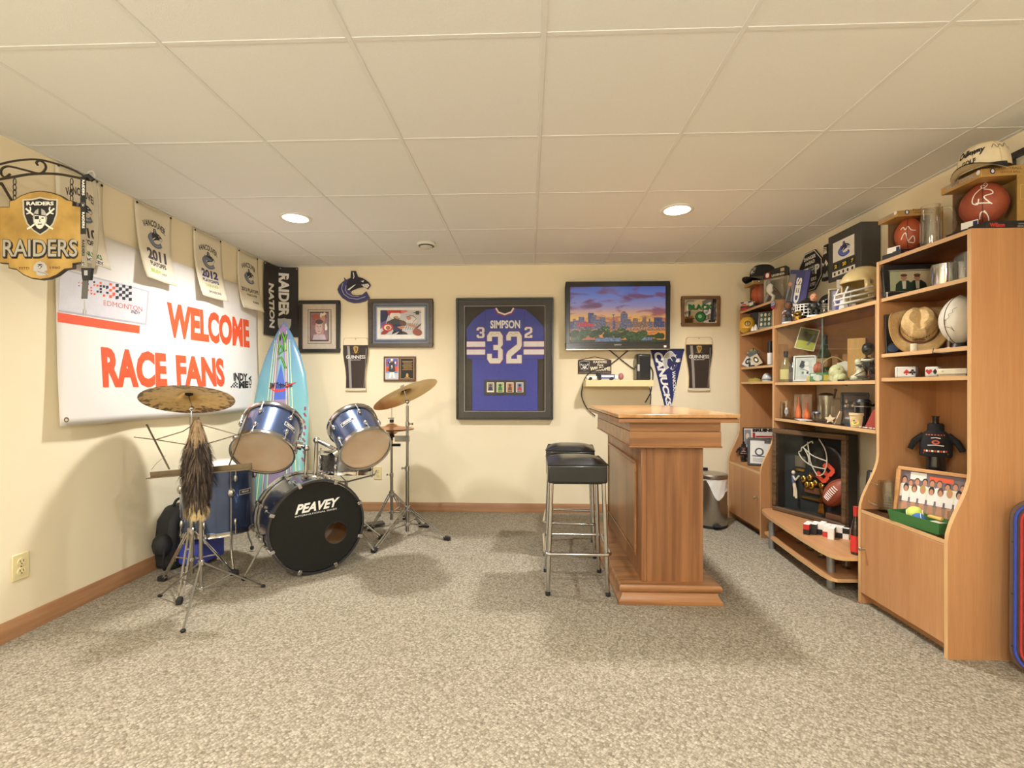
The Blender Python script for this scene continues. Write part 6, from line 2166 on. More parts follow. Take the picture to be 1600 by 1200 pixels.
def helmet(name, label, loc, rz, r, m, maskm, stripe=None, cat='helmet', bars=True, cage=False, rot=None):
    """football helmet facing local -y with an opening for the face"""
    t = thing(name, label, cat, loc, rot=rot or (0, 0, rz))
    g = MB(); n, k = 44, 26; vs = []; keepf = []
    for j in range(k + 1):
        th = pi * .92 * j / k
        for i in range(n):
            a = 2 * pi * i / n
            x = r * .88 * sin(th) * cos(a); y = r * 1.08 * sin(th) * sin(a); z = r * cos(th)
            vs.append(Vector((x, y, z + r * .95)))
    for j in range(k):
        for i in range(n):
            f = (j * n + i, j * n + (i + 1) % n, (j + 1) * n + (i + 1) % n, (j + 1) * n + i)
            c = sum((vs[q_] for q_ in f), Vector()) / 4
            zc = (c.z - r * .95) / r
            if c.y < -.42 * r and zc < .22 and abs(c.x) < .72 * r: continue          # face opening
            if zc < -.7: continue
            keepf.append(f)
    g.add(vs, keepf, m, True)
    o = g.build('shell', t)
    s_ = o.modifiers.new('shell', 'SOLIDIFY'); s_.thickness = .006; s_.offset = -1
    for sx in (-1, 1):
        MB().ell((sx * r * .87, -.02 * r, r * .8), (.006, r * .11, r * .11), BLKP, 12).ell((sx * r * .9, -r * .4, r * 1.05), (.006, .012, .012), NICK, 10).build('ear_hole', t)
    if stripe:
        pts = [Vector((0, r * 1.085 * sin(a), r * 1.005 * cos(a) + r * .95)) for a in [-1.2 + 2.4 * i / 14 for i in range(15)]]
        g = MB(); w = r * .07; vs = []
        for p_ in pts: vs += [p_ + Vector((-w, 0, .001)), p_ + Vector((w, 0, .001))]
        g.add(vs, [(2 * i, 2 * i + 1, 2 * i + 3, 2 * i + 2) for i in range(14)], stripe, True); g.build('stripe', t)
    if cage:
        for z in (.35, .6, .85, 1.1, 1.3):
            P = [(r * .8 * sin(b_), -r * (1.12 * cos(b_) * (1 - .1 * abs(z - .8)) + .12), r * z) for b_ in [-1.2 + 2.4 * i / 10 for i in range(11)]]
            MB().tube(P, .0035, maskm, 6).build('cage_bar', t)
        for b_ in (-.9, -.5, -.15, .2, .55, .9):
            P = [(r * .8 * sin(b_), -r * (1.12 * cos(b_) * (1 - .1 * abs(z - .8)) + .12), r * z) for z in (.3, .5, .7, .9, 1.1, 1.35)]
            MB().tube(P, .0035, maskm, 6).build('cage_bar', t)
    elif bars:
        for z, ex in ((.18, .34), (.42, .4), (.66, .3)):
            P = [(-r * .86, -r * .3, r * (z + .15)), (-r * .7, -r * .9, r * (z + .05)), (-r * .3, -r * (1.1 + ex * .5), r * z), (r * .3, -r * (1.1 + ex * .5), r * z), (r * .7, -r * .9, r * (z + .05)), (r * .86, -r * .3, r * (z + .15))]
            MB().tube(curve(P, 3), .0055, maskm, 6).build('face_bar', t)
        for sx in (-1, 1):
            MB().tube(curve([(sx * r * .3, -r * 1.05, r * .95), (sx * r * .3, -r * 1.22, r * .66), (sx * r * .3, -r * 1.3, r * .42), (sx * r * .28, -r * 1.24, r * .17)], 3), .0055, maskm, 6).build('face_bar', t)
    return t


def leaning(name, label, px0, px1, py0, py1, X, z, tilt, fw, fm, boards, draw, cat='picture', yaw=0., **k):
    """framed picture standing on a surface and leaning back, facing the room"""
    s = Spot((px0 + px1) / 2, X, z)
    w = (px1 - px0) * s.w / max(.3, cos(yaw)); h = s.top(py0) / cos(tilt)
    return picture(name, label, cat, s.loc, w, h, s.rz + yaw, fw, .018, fm, boards, draw, tilt=tilt, base=True, **k)


# ---------------------------------------------------------------- on top of the near cabinet
sx = AX(1541, 350, 1.80)
auto = [spline2([(-.01, .07), (.012, .085), (.016, .07), (-.004, .055), (-.014, .07), (.004, .068)]), spline2([(-.006, .06), (-.03, .035), (-.036, .0), (-.02, -.012), (-.016, .01)]), spline2([(-.026, -.006), (.002, -.012), (.02, -.016)]),
        spline2([(-.0, .05), (.022, .04), (.026, .024), (.0, .016), (.01, -.005), (.024, -.02)]), spline2([(-.02, -.07), (-.01, -.045), (.006, -.05), (.03, -.08), (.0, -.04)])]
ballbox('football_box', 'gold display box with signed brown football under the white golf cap', (1.944, 2.115, ZT), 0, .175, .19, .265, .078, LEATH, auto, ('FOOTBALL', 'LEAGUE BALL'))
auto2 = [spline2([(-.03, .02), (-.02, .03), (-.01, .015), (.0, .03), (.012, .01), (.03, .005)]), spline2([(-.03, -.03), (-.01, .0), (.0, -.04), (.02, -.02), (.03, -.05), (.0, -.045)])]
ballbox('football_box', 'gold display box with signed football at the far end of the near cabinet top', (1.905, 2.462, ZT), 0, .20, .125, .235, .058, LEATH2, auto2, ('FOOTBALL', 'OFFICIAL'))


def cap_text(q):
    q.text(BLACK, 'Callaway', -.062, .052, .045, .088, bold=.05, shear=.35)
    q.text(BLACK, 'GOLF', -.045, .026, .01, .046, bold=.04, shear=.1)
    q.line(DGREY, spline2([(.065, .07), (.075, .085), (.085, .068), (.1, .082), (.11, .07), (.13, .088), (.14, .066), (.16, .08), (.17, .066)]), .0022)


cap('golf_hat', 'white golf cap with black peak lying on the tall gold football box', (1.915, 2.09, ZT + .262), R(-62), .088, .115, mat('white cap cotton', (226, 210, 176), .9, bump=.3, bscale=500), mat('cap seam', (196, 180, 148), .9), .08, cap_text, mat('black peak', (34, 32, 30), .8), rot=(R(4), R(-4), R(-62)))
s = Spot(1454, 1.82, ZT)
mug('beer_mug', 'tall dimpled glass beer mug between the two gold football boxes', s.loc, s.rz, .036, s.top(322) , GLASS, 1, flutes=8, cat='glass')
# picture on the right wall beside the cabinet
p = AX(1580, 300, RIGHT)


def draw_golf(q, a, b, c, d):
    s = Sub(q, a, b, c, d); s.rect(CREAM, 0, 0, 1, 1); s.rect(GREEN, .05, .5, .95, .95); s.rect(INK('fairway', (150, 170, 90)), .05, .5, .95, .7); s.poly(INK('sky pale', (200, 206, 196)), [(.05, .95), (.05, .85), (.5, .8), (.95, .88), (.95, .95)])
    people(q, a + (c - a) * .05, b + (d - b) * .05, a + (c - a) * .95, b + (d - b) * .38, 4, [NAVY, WHITE, RED], RNG, bg=DGREY)


picture('framed_golf_photo', 'dark framed golf picture on the right wall above the near cabinet', 'picture', (RIGHT, p.y - .17, 1.91), .34, .40, R(-90), .03, .02, BLACKF, [(mat('cream mat board', (214, 206, 176), .9), .02)], draw_golf)

# ---------------------------------------------------------------- near cabinet, upper shelf


def draw_two(q, a, b, c, d):
    s = Sub(q, a, b, c, d); s.rect(INK('photo wall', (214, 196, 156)), 0, 0, 1, 1); s.rect(INK('photo curtain', (190, 194, 150)), 0, 0, .25, 1)
    J1 = INK('green leather', (46, 66, 48))
    for x in (.34, .66):
        s.poly(J1, [(x - .22, 0), (x - .2, .34), (x - .1, .52), (x + .1, .52), (x + .2, .36), (x + .24, 0)]); s.poly(CREAM, [(x - .04, .1), (x - .05, .5), (x + .05, .5), (x + .04, .1)])
        s.oval(SKIN, x, .66, .075, .13); s.oval(BROWN, x, .79, .085, .07)
    s.rect(BLACK, .6, .69, .72, .73)


s = Spot(1428, 2.03, Z1)
picture('framed_photo', 'black framed photograph of two people in dark jackets beside the steel mug', 'picture', (1.915, 2.485, Z1), .25, .165, R(-8), .026, .018, BLACKF, [(CREAM, .006), (BLACK, .003)], draw_two, tilt=R(4), base=True)
s = Spot(1475, 1.87, Z1)
mug('steel_mug', 'polished steel mug on the upper shelf of the near cabinet', s.loc, s.rz + .3, .046, .1, mat('polished steel', (200, 198, 194), .12, 1.), 1, wall=.003)
for k, (px, w_, c_) in enumerate(((1499, .012, GLASS), (1504, .012, mat('case spine', (150, 146, 138), .4)), (1508, .012, mat('dark case spine', (70, 64, 60), .4)))):
    s = Spot(px, 1.87 + .01 * k, Z1)
    t = tag(MB().box(-.006, .006, -.06, .06, 0, .125, c_).build('disc_case', None, .002, s.loc, R(-20)), ('clear slim disc case standing next to the steel mug', 'grey slim disc case between the clear and the dark one', 'dark slim disc case at the right end of the upper shelf')[k], 'disc case', 'disc cases beside the steel mug')
s = Spot(1386, 1.80, Z1)
tag(MB().cyl((0, 0, 0), (0, 0, .022), .0035, NICK, 8).cyl((0, 0, .02), (0, 0, .026), .006, NICK, 8).build('metal_peg', None, 0, s.loc), 'tiny metal peg at the left end of the upper shelf', 'peg')

# ---------------------------------------------------------------- hat shelf
s = Spot(1436, 1.90, Z2)


def draw_dark(q, a, b, c, d):
    s = Sub(q, a, b, c, d); s.rect(DGREY, 0, 0, 1, 1); rg = random.Random(2)
    for k in range(14): s.oval([NAVY, GREY, LBLUE, BROWN][k % 4], rg.uniform(.1, .9), rg.uniform(.1, .9), .12, .1)


picture('dark_picture', 'dark picture mostly hidden behind the straw hat', 'picture', (1.93, 2.502, Z2), .25, .2, 0, .006, .01, BLACKF, [], draw_dark, tilt=R(2), base=True)
STRAW = mat('straw', (216, 184, 130), .85, var=.14, scale=90, bump=.7, bscale=260); STRAWD = mat('straw dark edge', (186, 150, 98), .85, var=.15)
t = thing('straw_hat', 'straw cowboy hat with pinched crown leaning on the middle shelf of the near cabinet', 'hat', M=Matrix.Translation((1.90, s.loc.y + .0, Z2 + .115)) @ Matrix.Rotation(s.rz, 4, 'Z') @ Matrix.Rotation(R(58), 4, 'X'))
g = MB(); n = 32; vs = []
levels = [(1.0, 0), (.98, .025), (.94, .05), (.88, .075), (.76, .093), (.5, .1), (.2, .1), (.0, .1)]
for rr, z in levels:
    for i in range(n):
        a = 2 * pi * i / n
        x = .072 * rr * cos(a); y = .088 * rr * sin(a)
        zz = z
        if rr < .95:                                               # crease and two pinches
            zz -= .026 * max(0, 1 - abs(x) / .022) * (1 if z > .08 else z / .1) * (.4 + .6 * (1 - abs(y) / .1))
            px_ = max(0, 1 - sqrt((abs(x) - .05) ** 2 + (y + .055) ** 2) / .035); x *= 1 - .42 * px_; zz -= .012 * px_
        vs.append((x, y, zz))
g.add(vs, [(j * n + i, j * n + (i + 1) % n, (j + 1) * n + (i + 1) % n, (j + 1) * n + i) for j in range(len(levels) - 1) for i in range(n)], STRAW, True)
g.build('crown', t)
g = MB(); vs = []
for j in range(7):
    k = j / 6
    for i in range(48):
        a = 2 * pi * i / 48
        rx, ry = .072 + .072 * k, .088 + .05 * k
        x, y = rx * cos(a), ry * sin(a)
        c2 = abs(cos(a)) ** 2
        z = .07 * c2 * k ** 1.6 - .018 * (1 - c2) * k
        x *= 1 - .22 * c2 * k
        vs.append((x, y, z))
g.add(vs, [(j * 48 + i, j * 48 + (i + 1) % 48, (j + 1) * 48 + (i + 1) % 48, (j + 1) * 48 + i) for j in range(6) for i in range(48)], STRAW, True)
o = g.build('brim', t); sm = o.modifiers.new('straw', 'SOLIDIFY'); sm.thickness = .003
MB().tube([vs[6 * 48 + i] for i in range(48)], .003, STRAWD, 5, closed=True).build('brim_binding', t)
MB().tube([(.0735 * cos(2 * pi * i / 40), .0895 * sin(2 * pi * i / 40), .008) for i in range(40)], .004, BROWN, 6, closed=True).build('hat_band', t)
q = Print(); q.oval(INK('patch brown', (140, 96, 60)), 0, .03, .026, .011); q.ring(INK('patch light', (190, 146, 96)), 0, .03, .022, .002, rv=.008); q.line(INK('patch light', (190, 146, 96)), [(-.012, .03), (.0, .033), (.012, .029)], .003)
rg = random.Random(8)
for k in range(30):
    a = -1.2 + 2.4 * k / 29
    for z_ in ((.038, .045) if k % 2 else (.041,)): q.oval(INK('vent hole', (70, 50, 34)), .08 * a, z_ + .012 * abs(a), .0022, .003)
q.build('band_patch', t, mapf=lambda u, v, off: ((.073 - .1 * max(0, v - .03)) * sin(u / .08) * 1.02, -(.0895 - .1 * max(0, v - .03)) * cos(u / .08) * 1.02 - off, v))
s = Spot(1428, 1.81, Z2)
t = thing('candle', 'short cream pillar candle in front of the straw hat', 'candle', s.loc)
MB().lathe([(0, 0), (.013, 0), (.0135, .003), (.0135, .034), (.011, .036), (.0, .034)], IVP, 18).build('wax', t); MB().cyl((0, 0, .034), (0, 0, .04), .001, BLACK, 6).build('wick', t)
# white ball
s = Spot(1500, 1.89, Z2)
r_ = .072
t = thing('white_football', 'white signed football standing on end beside the straw hat', 'football', s.loc, s.rz)
WB = mat('white ball leather', (226, 220, 204), .5, bump=.3, bscale=300)
o, T, prof = football(t, (0, 0, .125), .225, r_, WB)
MB().lathe([(.03, 0), (.034, 0), (.02, .03), (.018, .03)], BLKP, 16).build('ball_stand', t)
q = Print(); q.line(DGREY, spline2([(-.02, -.03), (-.014, .0), (-.022, -.006), (.0, .01), (-.004, .022), (.012, .03), (.01, .042), (.026, .05)]), .0014); q.line(DGREY, spline2([(-.02, -.03), (0, -.035), (.015, -.052), (.005, -.03)]), .0014)
q.build('autograph', o, mapf=lambda u, v, off: T @ Vector((((1 - min(.98, abs(2 * v / .225)) ** 2) ** .72 * r_ + off + .001) * cos(-pi / 2 - .5 + u / r_), ((1 - min(.98, abs(2 * v / .225)) ** 2) ** .72 * r_ + off + .001) * sin(-pi / 2 - .5 + u / r_), v)))
s = Spot(1482, 1.82, Z2)
tag(MB().cyl((0, 0, 0), (0, 0, .004), .012, NICK, 14).cyl((0, 0, 0), (0, 0, .05), .006, GLASS, 12).build('glass_vial', None, 0, s.loc), 'thin clear glass vial beside the white football', 'vial')
p = AX(1466, 545, XU + .006)
tag(MB().tube([(-.004, .02, .012), (-.008, .02, -.008), (-.008, -.04, -.014), (-.006, -.075, -.014)], .002, BLKP, 6).build('wire_hook', None, 0, (p.x, p.y, Z2 - .009)), 'black wire hook clipped on the front edge of the hat shelf', 'hook')

# ---------------------------------------------------------------- card suit shelf
def heart(q, m, cx, cy_, s_): q.poly(m, [(cx, cy_ - s_), (cx + s_ * .9, cy_ + .1 * s_), (cx + s_ * .8, cy_ + .7 * s_), (cx + s_ * .4, cy_ + .85 * s_), (cx, cy_ + .5 * s_), (cx - s_ * .4, cy_ + .85 * s_), (cx - s_ * .8, cy_ + .7 * s_), (cx - s_ * .9, cy_ + .1 * s_)])


def spade(q, m, cx, cy_, s_):
    q.poly(m, [(cx, cy_ + s_), (cx + s_ * .9, cy_ - .1 * s_), (cx + s_ * .7, cy_ - .6 * s_), (cx + .15 * s_, cy_ - .4 * s_), (cx + .3 * s_, cy_ - s_), (cx - .3 * s_, cy_ - s_), (cx - .15 * s_, cy_ - .4 * s_), (cx - s_ * .7, cy_ - .6 * s_), (cx - s_ * .9, cy_ - .1 * s_)])


def club(q, m, cx, cy_, s_):
    for dx, dy in ((0, .5), (-.5, -.15), (.5, -.15)): q.oval(m, cx + dx * s_, cy_ + dy * s_, s_ * .42)
    q.poly(m, [(cx - .12 * s_, cy_), (cx + .12 * s_, cy_), (cx + .3 * s_, cy_ - s_), (cx - .3 * s_, cy_ - s_)])


CER = mat('white ceramic', (224, 220, 212), .25)
for px0, px1, kinds, lab in ((1399, 1434, 'sc', 'white card box with red spade and black club, on the third shelf'), (1447, 1470, 'hd', 'white card box with red heart and black diamond, on the third shelf')):
    s = Spot((px0 + px1) / 2, 1.86, Z3); w = (px1 - px0) * s.w * .95; h_ = s.top(573)
    t = thing('card_suit_box', lab, 'box', s.loc, R(-78) if False else s.rz + R(-12))
    MB().box(-w / 2, w / 2, -.03, .03, 0, h_, CER).build('body', t, .006)
    q = Print()
    if kinds == 'sc': spade(q, RED, w * .08, h_ * .5, h_ * .26); club(q, BLACK, w * .36, h_ * .5, h_ * .26); q.line(GREY, [(-w * .36, .004), (-w * .36, h_ - .004)], .001)
    else: heart(q, RED, -w * .2, h_ * .5, h_ * .28); q.poly(BLACK, [(w * .25, h_ * .2), (w * .42, h_ * .5), (w * .25, h_ * .8), (w * .08, h_ * .5)])
    q.build('suit_print', t, -.03)
s = Spot(1490, 1.85, Z3)
t = thing('cream_box', 'low cream keepsake box at the right end of the third shelf', 'box', s.loc, s.rz - .2)
MB().box(-.05, .05, -.03, .03, .008, .034, IVP).build('body', t, .004); MB().box(-.045, .045, -.025, .025, 0, .008, mat('cream foot', (196, 180, 150), .5)).build('foot', t); MB().ell((-.03, -.031, .022), (.004, .003, .004), NICK, 8).build('clasp', t)

# ---------------------------------------------------------------- lower ledge of the near cabinet
KNIT = mat('black knitted wool', (30, 29, 30), .95, bump=.6, bscale=400)


def sweater_bottle(label, loc, rz, h):
    t = thing('sweater_bottle', label, 'bottle', loc, rz)
    r = h * .13
    BG = mat('black bottle glass', (26, 28, 30), .12, coat=.4)
    MB().lathe([(0, 0), (r, 0), (r, h * .5), (r * .8, h * .62), (r * .34, h * .78), (r * .34, h * .97), (r * .42, h), (0, h)], BG, 20).build('bottle', t)
    g = MB(); n = 20
    g.lathe([(r * 1.12, h * .34), (r * 1.18, h * .36), (r * 1.16, h * .56), (r * 1.0, h * .7), (r * .62, h * .76), (r * .6, h * .86), (r * .5, h * .88)], KNIT, n, T=Matrix.Diagonal((1.35, 1, 1, 1)))
    g.build('sweater', t)
    for s_ in (-1, 1): MB().tube([(s_ * r * 1.1, 0, h * .69), (s_ * r * 2.0, -r * .2, h * .58), (s_ * r * 2.5, -r * .3, h * .44)], [r * .42, r * .38, r * .3], KNIT, 10).build('sleeve', t)
    q = Print()
    q.oval(INK('knit orange', (206, 90, 50)), 0, h * .58, r * .34, h * .035); q.oval(BLACK, 0, h * .58, r * .18, h * .016)
    q.text(WHITE, 'TEAM', -r * .5, h * .635, r * .5, h * .66, bold=.02) if False else q.line(WHITE, [(-r * .4, h * .645), (0, h * .655), (r * .4, h * .645)], h * .012)
    for k in range(9): q.rect([INK('knit orange', (206, 90, 50)), WHITE][k % 2], -r * 1.1 + r * .245 * k, h * .42, -r * 1.1 + r * .245 * (k + .7), h * .45)
    for k in range(7): q.rect(INK('knit orange', (206, 90, 50)), -r * .9 + r * .26 * k, h * .69, -r * .9 + r * .26 * (k + .6), h * .705)
    q.line(WHITE, [(-r * .7, h * .525), (0, h * .535), (r * .7, h * .525)], h * .014)
    q.line(INK('knit rust', (150, 80, 60)), [(-r * 1.15, h * .395), (r * 1.15, h * .395)], h * .02)

    def mp(u, v, off):
        k = v / h; rr = r * (1.17 if k < .56 else 1.16 - .16 * (k - .56) / .14)
        a = u / (rr * 1.2)
        return ((rr * 1.35 + .001 + off) * sin(a), -(rr + .0015 + off) * cos(a), v)
    q.build('knit_pattern', t, mapf=mp)
    return t


s = Spot(1462, 1.985, ZL)
tag(MB().box(-.06, .06, -.05, .05, 0, .185, BLKP).build('black_box', None, .003, s.loc, R(-12)), 'black box behind the framed group photo, under the sweater bottle', 'box')
sweater_bottle('dark bottle wearing a black knitted sweater behind the framed group photo, near cabinet', s.loc + Vector((0, 0, .185)), s.rz, s.top(650) - .185)
s = Spot(1489, 1.985, ZL)
t = thing('silver_boot', 'black and silver shoe shaped ornament beside the sweater bottle', 'ornament', s.loc, s.rz)
zz = s.top(757)
MB().box(-.03, .03, -.03, .03, 0, zz, BLKP).build('stand', t, .004)
MB().tube([(-.05, 0, zz + .02), (-.02, 0, zz + .025), (.03, 0, zz + .03), (.06, 0, zz + .02)], [.012, .022, .026, .012], BLKP, 12).build('shoe', t)
g = MB()
for k in range(5): g.box(-.04 + .017 * k, -.03 + .017 * k, -.027, -.02, zz + .008, zz + .022, NICK)
g.build('silver_trim', t)


def draw_group(q, a, b, c, d):
    s = Sub(q, a, b, c, d); s.rect(INK('group bg', (120, 104, 110)), 0, 0, 1, 1); s.rect(WHITE, .15, .8, .4, .97); s.rect(ORANGE, .45, .82, .8, .92); s.rect(INK('group floor', (160, 130, 104)), 0, 0, 1, .25)
    rg = random.Random(6)
    people(q, a, b + (d - b) * .38, c, b + (d - b) * 1.0, 9, [WHITE, CREAM, WHITE], rg, (BLACK, BROWN, BROWN), None, .62)
    for k in range(7):
        x = .1 + .8 * k / 6
        s.poly(SKIN, [(x - .05, .04), (x - .03, .3), (x + .03, .3), (x + .06, .04)]); s.poly(WHITE, [(x - .05, .28), (x - .055, .5), (x + .055, .5), (x + .05, .28)]); s.oval([BLACK, BROWN, GOLD][k % 3], x, .6, .045, .1); s.oval(SKIN, x, .57, .03, .07)


PINEF = wood('pine frame', (214, 160, 100), (196, 138, 82), 'x', 1., .4)
picture('framed_group_photo', 'wooden framed group photograph leaning on the lower ledge of the near cabinet', 'picture', (1.862, 2.305, ZL), .285, .236, R(-63), .016, .018, PINEF, [], draw_group, tilt=R(12), base=True)
s = Spot(1388, 1.80, ZL)
t = mug('glass_mug', 'large clear engraved glass mug at the left end of the lower ledge', s.loc, s.rz, .043, s.top(752), GLASS, -1, cat='glass')
q = Print(); q.line(INK('etched', (150, 140, 126)), [(-.014, .085), (0, .1), (.014, .085), (.006, .083), (0, .09), (-.006, .083)], .002)
for k in range(4): q.line(INK('etched', (150, 140, 126)), [(-.018, .07 - .013 * k), (.018, .07 - .013 * k)], .0022)
q.build('engraving', t, mapf=lambda u, v, off: ((.0435 + off) * sin(u / .0435), -(.0435 + off) * cos(u / .0435), v))
s = Spot(1498, 1.83, ZL)
mug('glass_mug', 'clear glass mug at the right end of the lower ledge behind the green box', s.loc, s.rz, .036, .09, GLASS, 1, cat='glass')
# green box with balls
s = Spot(1441, 1.752, ZL)
t = thing('green_box', 'open green cardboard tray holding tennis balls on the lower ledge', 'box', s.loc, R(-82))
GB = mat('green card', (62, 112, 58), .6)
bw, bd, bh = .115, .045, .05
MB().box(-bw, bw, -bd, bd, 0, .003, GB).build('base', t)
g = MB()
for pts in (((-bw, -bd), (bw, -bd)), ((bw, -bd), (bw, bd)), ((bw, bd), (-bw, bd)), ((-bw, bd), (-bw, -bd))):
    (x0, y0), (x1, y1) = pts
    o1, o2 = 1.1, 1.14
    g.add([(x0, y0, 0), (x1, y1, 0), (x1 * 1.07, y1 * 1.14, bh), (x0 * 1.07, y0 * 1.14, bh), (x0 * .97, y0 * .94, .003), (x1 * .97, y1 * .94, .003), (x1 * 1.04, y1 * 1.08, bh), (x0 * 1.04, y0 * 1.08, bh)],
          [(0, 1, 2, 3), (5, 4, 7, 6), (3, 2, 6, 7), (0, 3, 7, 4), (1, 5, 6, 2)], GB)
g.build('sides', t)
q = Print(); q.text(INK('gold ink', (200, 180, 80)), 'Merry Sunshine', -.045, .026, .035, .038, bold=.02, shear=.2); q.text(INK('gold ink', (200, 180, 80)), 'BEVERLY HILLS', -.03, .013, .03, .019)
q.build('lettering', t, T=Matrix.Translation((0, -bd - .0005, 0)) @ Matrix.Rotation(R(-7), 4, 'X'))
MB().box(bw * .35, bw * .95, -bd * .7, bd * .8, .04, .044, mat('cream leaf', (214, 206, 186), .7), T=Matrix.Rotation(R(6), 4, 'Y')).build('paper_insert', t)
for k, (x, y, z, m, lab) in enumerate(((-.03, -.005, .052, mat('tennis yellow', (206, 222, 110), .95, bump=.6, bscale=500), 'yellow-green tennis ball in the green tray'), (.0, -.018, .036, mat('ball blue', (70, 110, 170), .95, bump=.6, bscale=500), 'blue and white ball in the green tray'))):
    w_ = Matrix.Translation(s.loc) @ Matrix.Rotation(R(-82), 4, 'Z') @ Vector((x, y, z))
    b_ = thing('tennis_ball', lab, 'ball', w_, rot=(.5 + k, .3, R(-82)))
    MB().ell((0, 0, 0), .032 if k == 0 else .026, m, 20).build('felt', b_)
    MB().tube([((.0325 if k == 0 else .0265) * Vector((cos(a), sin(a) * cos(.5 * sin(2 * a)), sin(.5 * sin(2 * a)) * 1.)).normalized()) for a in [2 * pi * i / 32 for i in range(32)]], .0012, WHITE, 5, closed=True).build('seam', b_)
s = Spot(1458, 1.77, ZL)
tag(MB().box(-.03, .03, -.008, .008, 0, .012, mat('yellow wood', (220, 184, 90), .5)).build('yellow_stick', None, .003, s.loc + Vector((.01, 0, .045)), R(-80)), 'short yellow stick lying in the green tray', 'stick')

# ================================================================ hutch: top shelf and wall above it
s = Spot(1268, RIGHT - .02, 1.7)
a, b2 = AX(1251, 455, RIGHT), AX(1285, 391, RIGHT)
sc_ = AX(1268, 424, RIGHT)
rad = (AX(1268, 392, RIGHT).z - AX(1268, 455, RIGHT).z) / 2
t = thing('octagon_sign', 'black octagonal stop sign with white lettering on the right wall', 'sign', (RIGHT, sc_.y, sc_.z), R(-90))
oc = [(rad * 1.06 * cos(pi / 8 + k * pi / 4), rad * 1.06 * sin(pi / 8 + k * pi / 4)) for k in range(8)]
MB().prism(oc, -.012, -.004, BLACK).build('board', t, .001)
q = Print(); q.poly(WHITE, [(x * .97, z * .97) for x, z in oc]); q.poly(BLACK, [(x * .93, z * .93) for x, z in oc])
q.text(WHITE, 'DANGER', -rad * .5, rad * .58, rad * .5, rad * .76, bold=.04); q.text(WHITE, 'AHEAD', -rad * .42, rad * .34, rad * .42, rad * .51, bold=.04)
q.text(WHITE, 'ST', -rad * .82, -rad * .24, -rad * .12, rad * .22, bold=.05); q.text(WHITE, 'P', rad * .42, -rad * .24, rad * .8, rad * .22, bold=.05); shield(q, -rad * .1, -rad * .26, rad * .4, rad * .24)
q.text(WHITE, 'RAIDERS', -rad * .55, -rad * .52, rad * .55, -rad * .35, bold=.03); q.text(WHITE, 'COUNTRY', -rad * .5, -rad * .78, rad * .5, -rad * .6, bold=.03)
q.build('lettering', t, -.012)
# scoreboard
p0, p1 = AX(1345, 346, RIGHT - .12), AX(1294, 369, RIGHT - .12)
zb = AX(1345, 425, RIGHT - .12).z
t = thing('scoreboard', 'dark grey box scoreboard with whale emblem, fixed on the right wall', 'scoreboard', (RIGHT - .12, (p0.y + p1.y) / 2, (p0.z + zb) / 2), R(-90))
w = abs(p1.y - p0.y); h = p0.z - zb
BOXG = mat('charcoal box', (62, 62, 60), .6)
MB().add([(-w / 2, 0, h / 2), (w / 2, 0, h / 2), (w / 2, .115, h / 2), (-w / 2, .115, h / 2), (-w / 2, 0, -h / 2), (w / 2, 0, -h / 2), (w / 2, .115, -h / 2 + .03), (-w / 2, .115, -h / 2 + .03)],
         [(3, 2, 1, 0), (4, 5, 6, 7), (0, 1, 5, 4), (1, 2, 6, 5), (2, 3, 7, 6), (3, 0, 4, 7)], BOXG).build('case', t, .004)
q = Print(); q.rect(WHITE, -w * .34, -h * .1, w * .32, h * .32); orca(q, -w * .18, -h * .05, w * .2, h * .27, NAVY, INK('logo blue', (60, 90, 190)))
for x0, x1, tx in ((-w * .34, -w * .16, '2'), (-w * .1, w * .14, '20'), (w * .18, w * .34, '7')): q.rect(BLACK, x0, -h * .26, x1, -h * .14); q.text(YELLOW, tx, x0 + (x1 - x0) * .25, -h * .24, x1 - (x1 - x0) * .25, -h * .16, bold=.05)
q.rect(WHITE, -w * .36, -h * .41, w * .34, -h * .3)
for k in range(5): q.oval(BLACK, -w * .28 + w * .135 * k, -h * .355, w * .03, h * .035)
q.build('front_print', t, 0)
# tall narrow wall piece
c_ = AX(1296, 410, RIGHT); ht = AX(1296, 381, RIGHT).z - AX(1296, 437, RIGHT).z
t = thing('bottle_sign', 'tall narrow black and white bottle shaped sign left of the scoreboard', 'sign', (RIGHT, c_.y, c_.z), R(-90))
bw = .085
MB().prism([(-bw / 2, -ht / 2), (bw / 2, -ht / 2), (bw / 2 * 1.1, -ht * .2), (bw / 2, ht * .1), (bw * .3, ht * .25), (bw * .25, ht * .5), (-bw * .25, ht * .5), (-bw * .3, ht * .25), (-bw / 2, ht * .1), (-bw / 2 * 1.1, -ht * .2)], -.03, 0, BLKP).build('board', t, .006)
q = Print(); q.text(WHITE, 'BREW', -bw * .22, ht * .28, bw * .22, ht * .4, bold=.03) if False else q.rect(WHITE, -bw * .22, ht * .24, bw * .22, ht * .3)
for k in range(3): q.line(WHITE, [(-bw * .2, ht * (.42 - .045 * k)), (bw * .2, ht * (.4 - .045 * k))], .006)
q.poly(WHITE, [(-bw * .4, ht * .02), (-bw * .1, -ht * .04), (bw * .1, ht * .08), (bw * .4, -ht * .06), (bw * .2, -ht * .12), (0, -ht * .02), (-bw * .3, -ht * .1)]); q.poly(SILVER, [(-bw * .4, -ht * .4), (-bw * .2, -ht * .28), (.0, -ht * .34), (bw * .3, -ht * .24), (bw * .4, -ht * .42)])
q.build('print', t, -.03)
# gold football helmet
s = Spot(1352, 1.915, ZH)
helmet('football_helmet', 'large gold football helmet with grey face bars on the hutch top', s.loc + Vector((0, 0, .012)), s.rz, .118, mat('gold helmet paint', (206, 184, 130), .28, var=.04, coat=.4), mat('pale grey coated wire', (206, 206, 198), .4), None, rot=(R(4), 0, R(-84)))
# couple photo


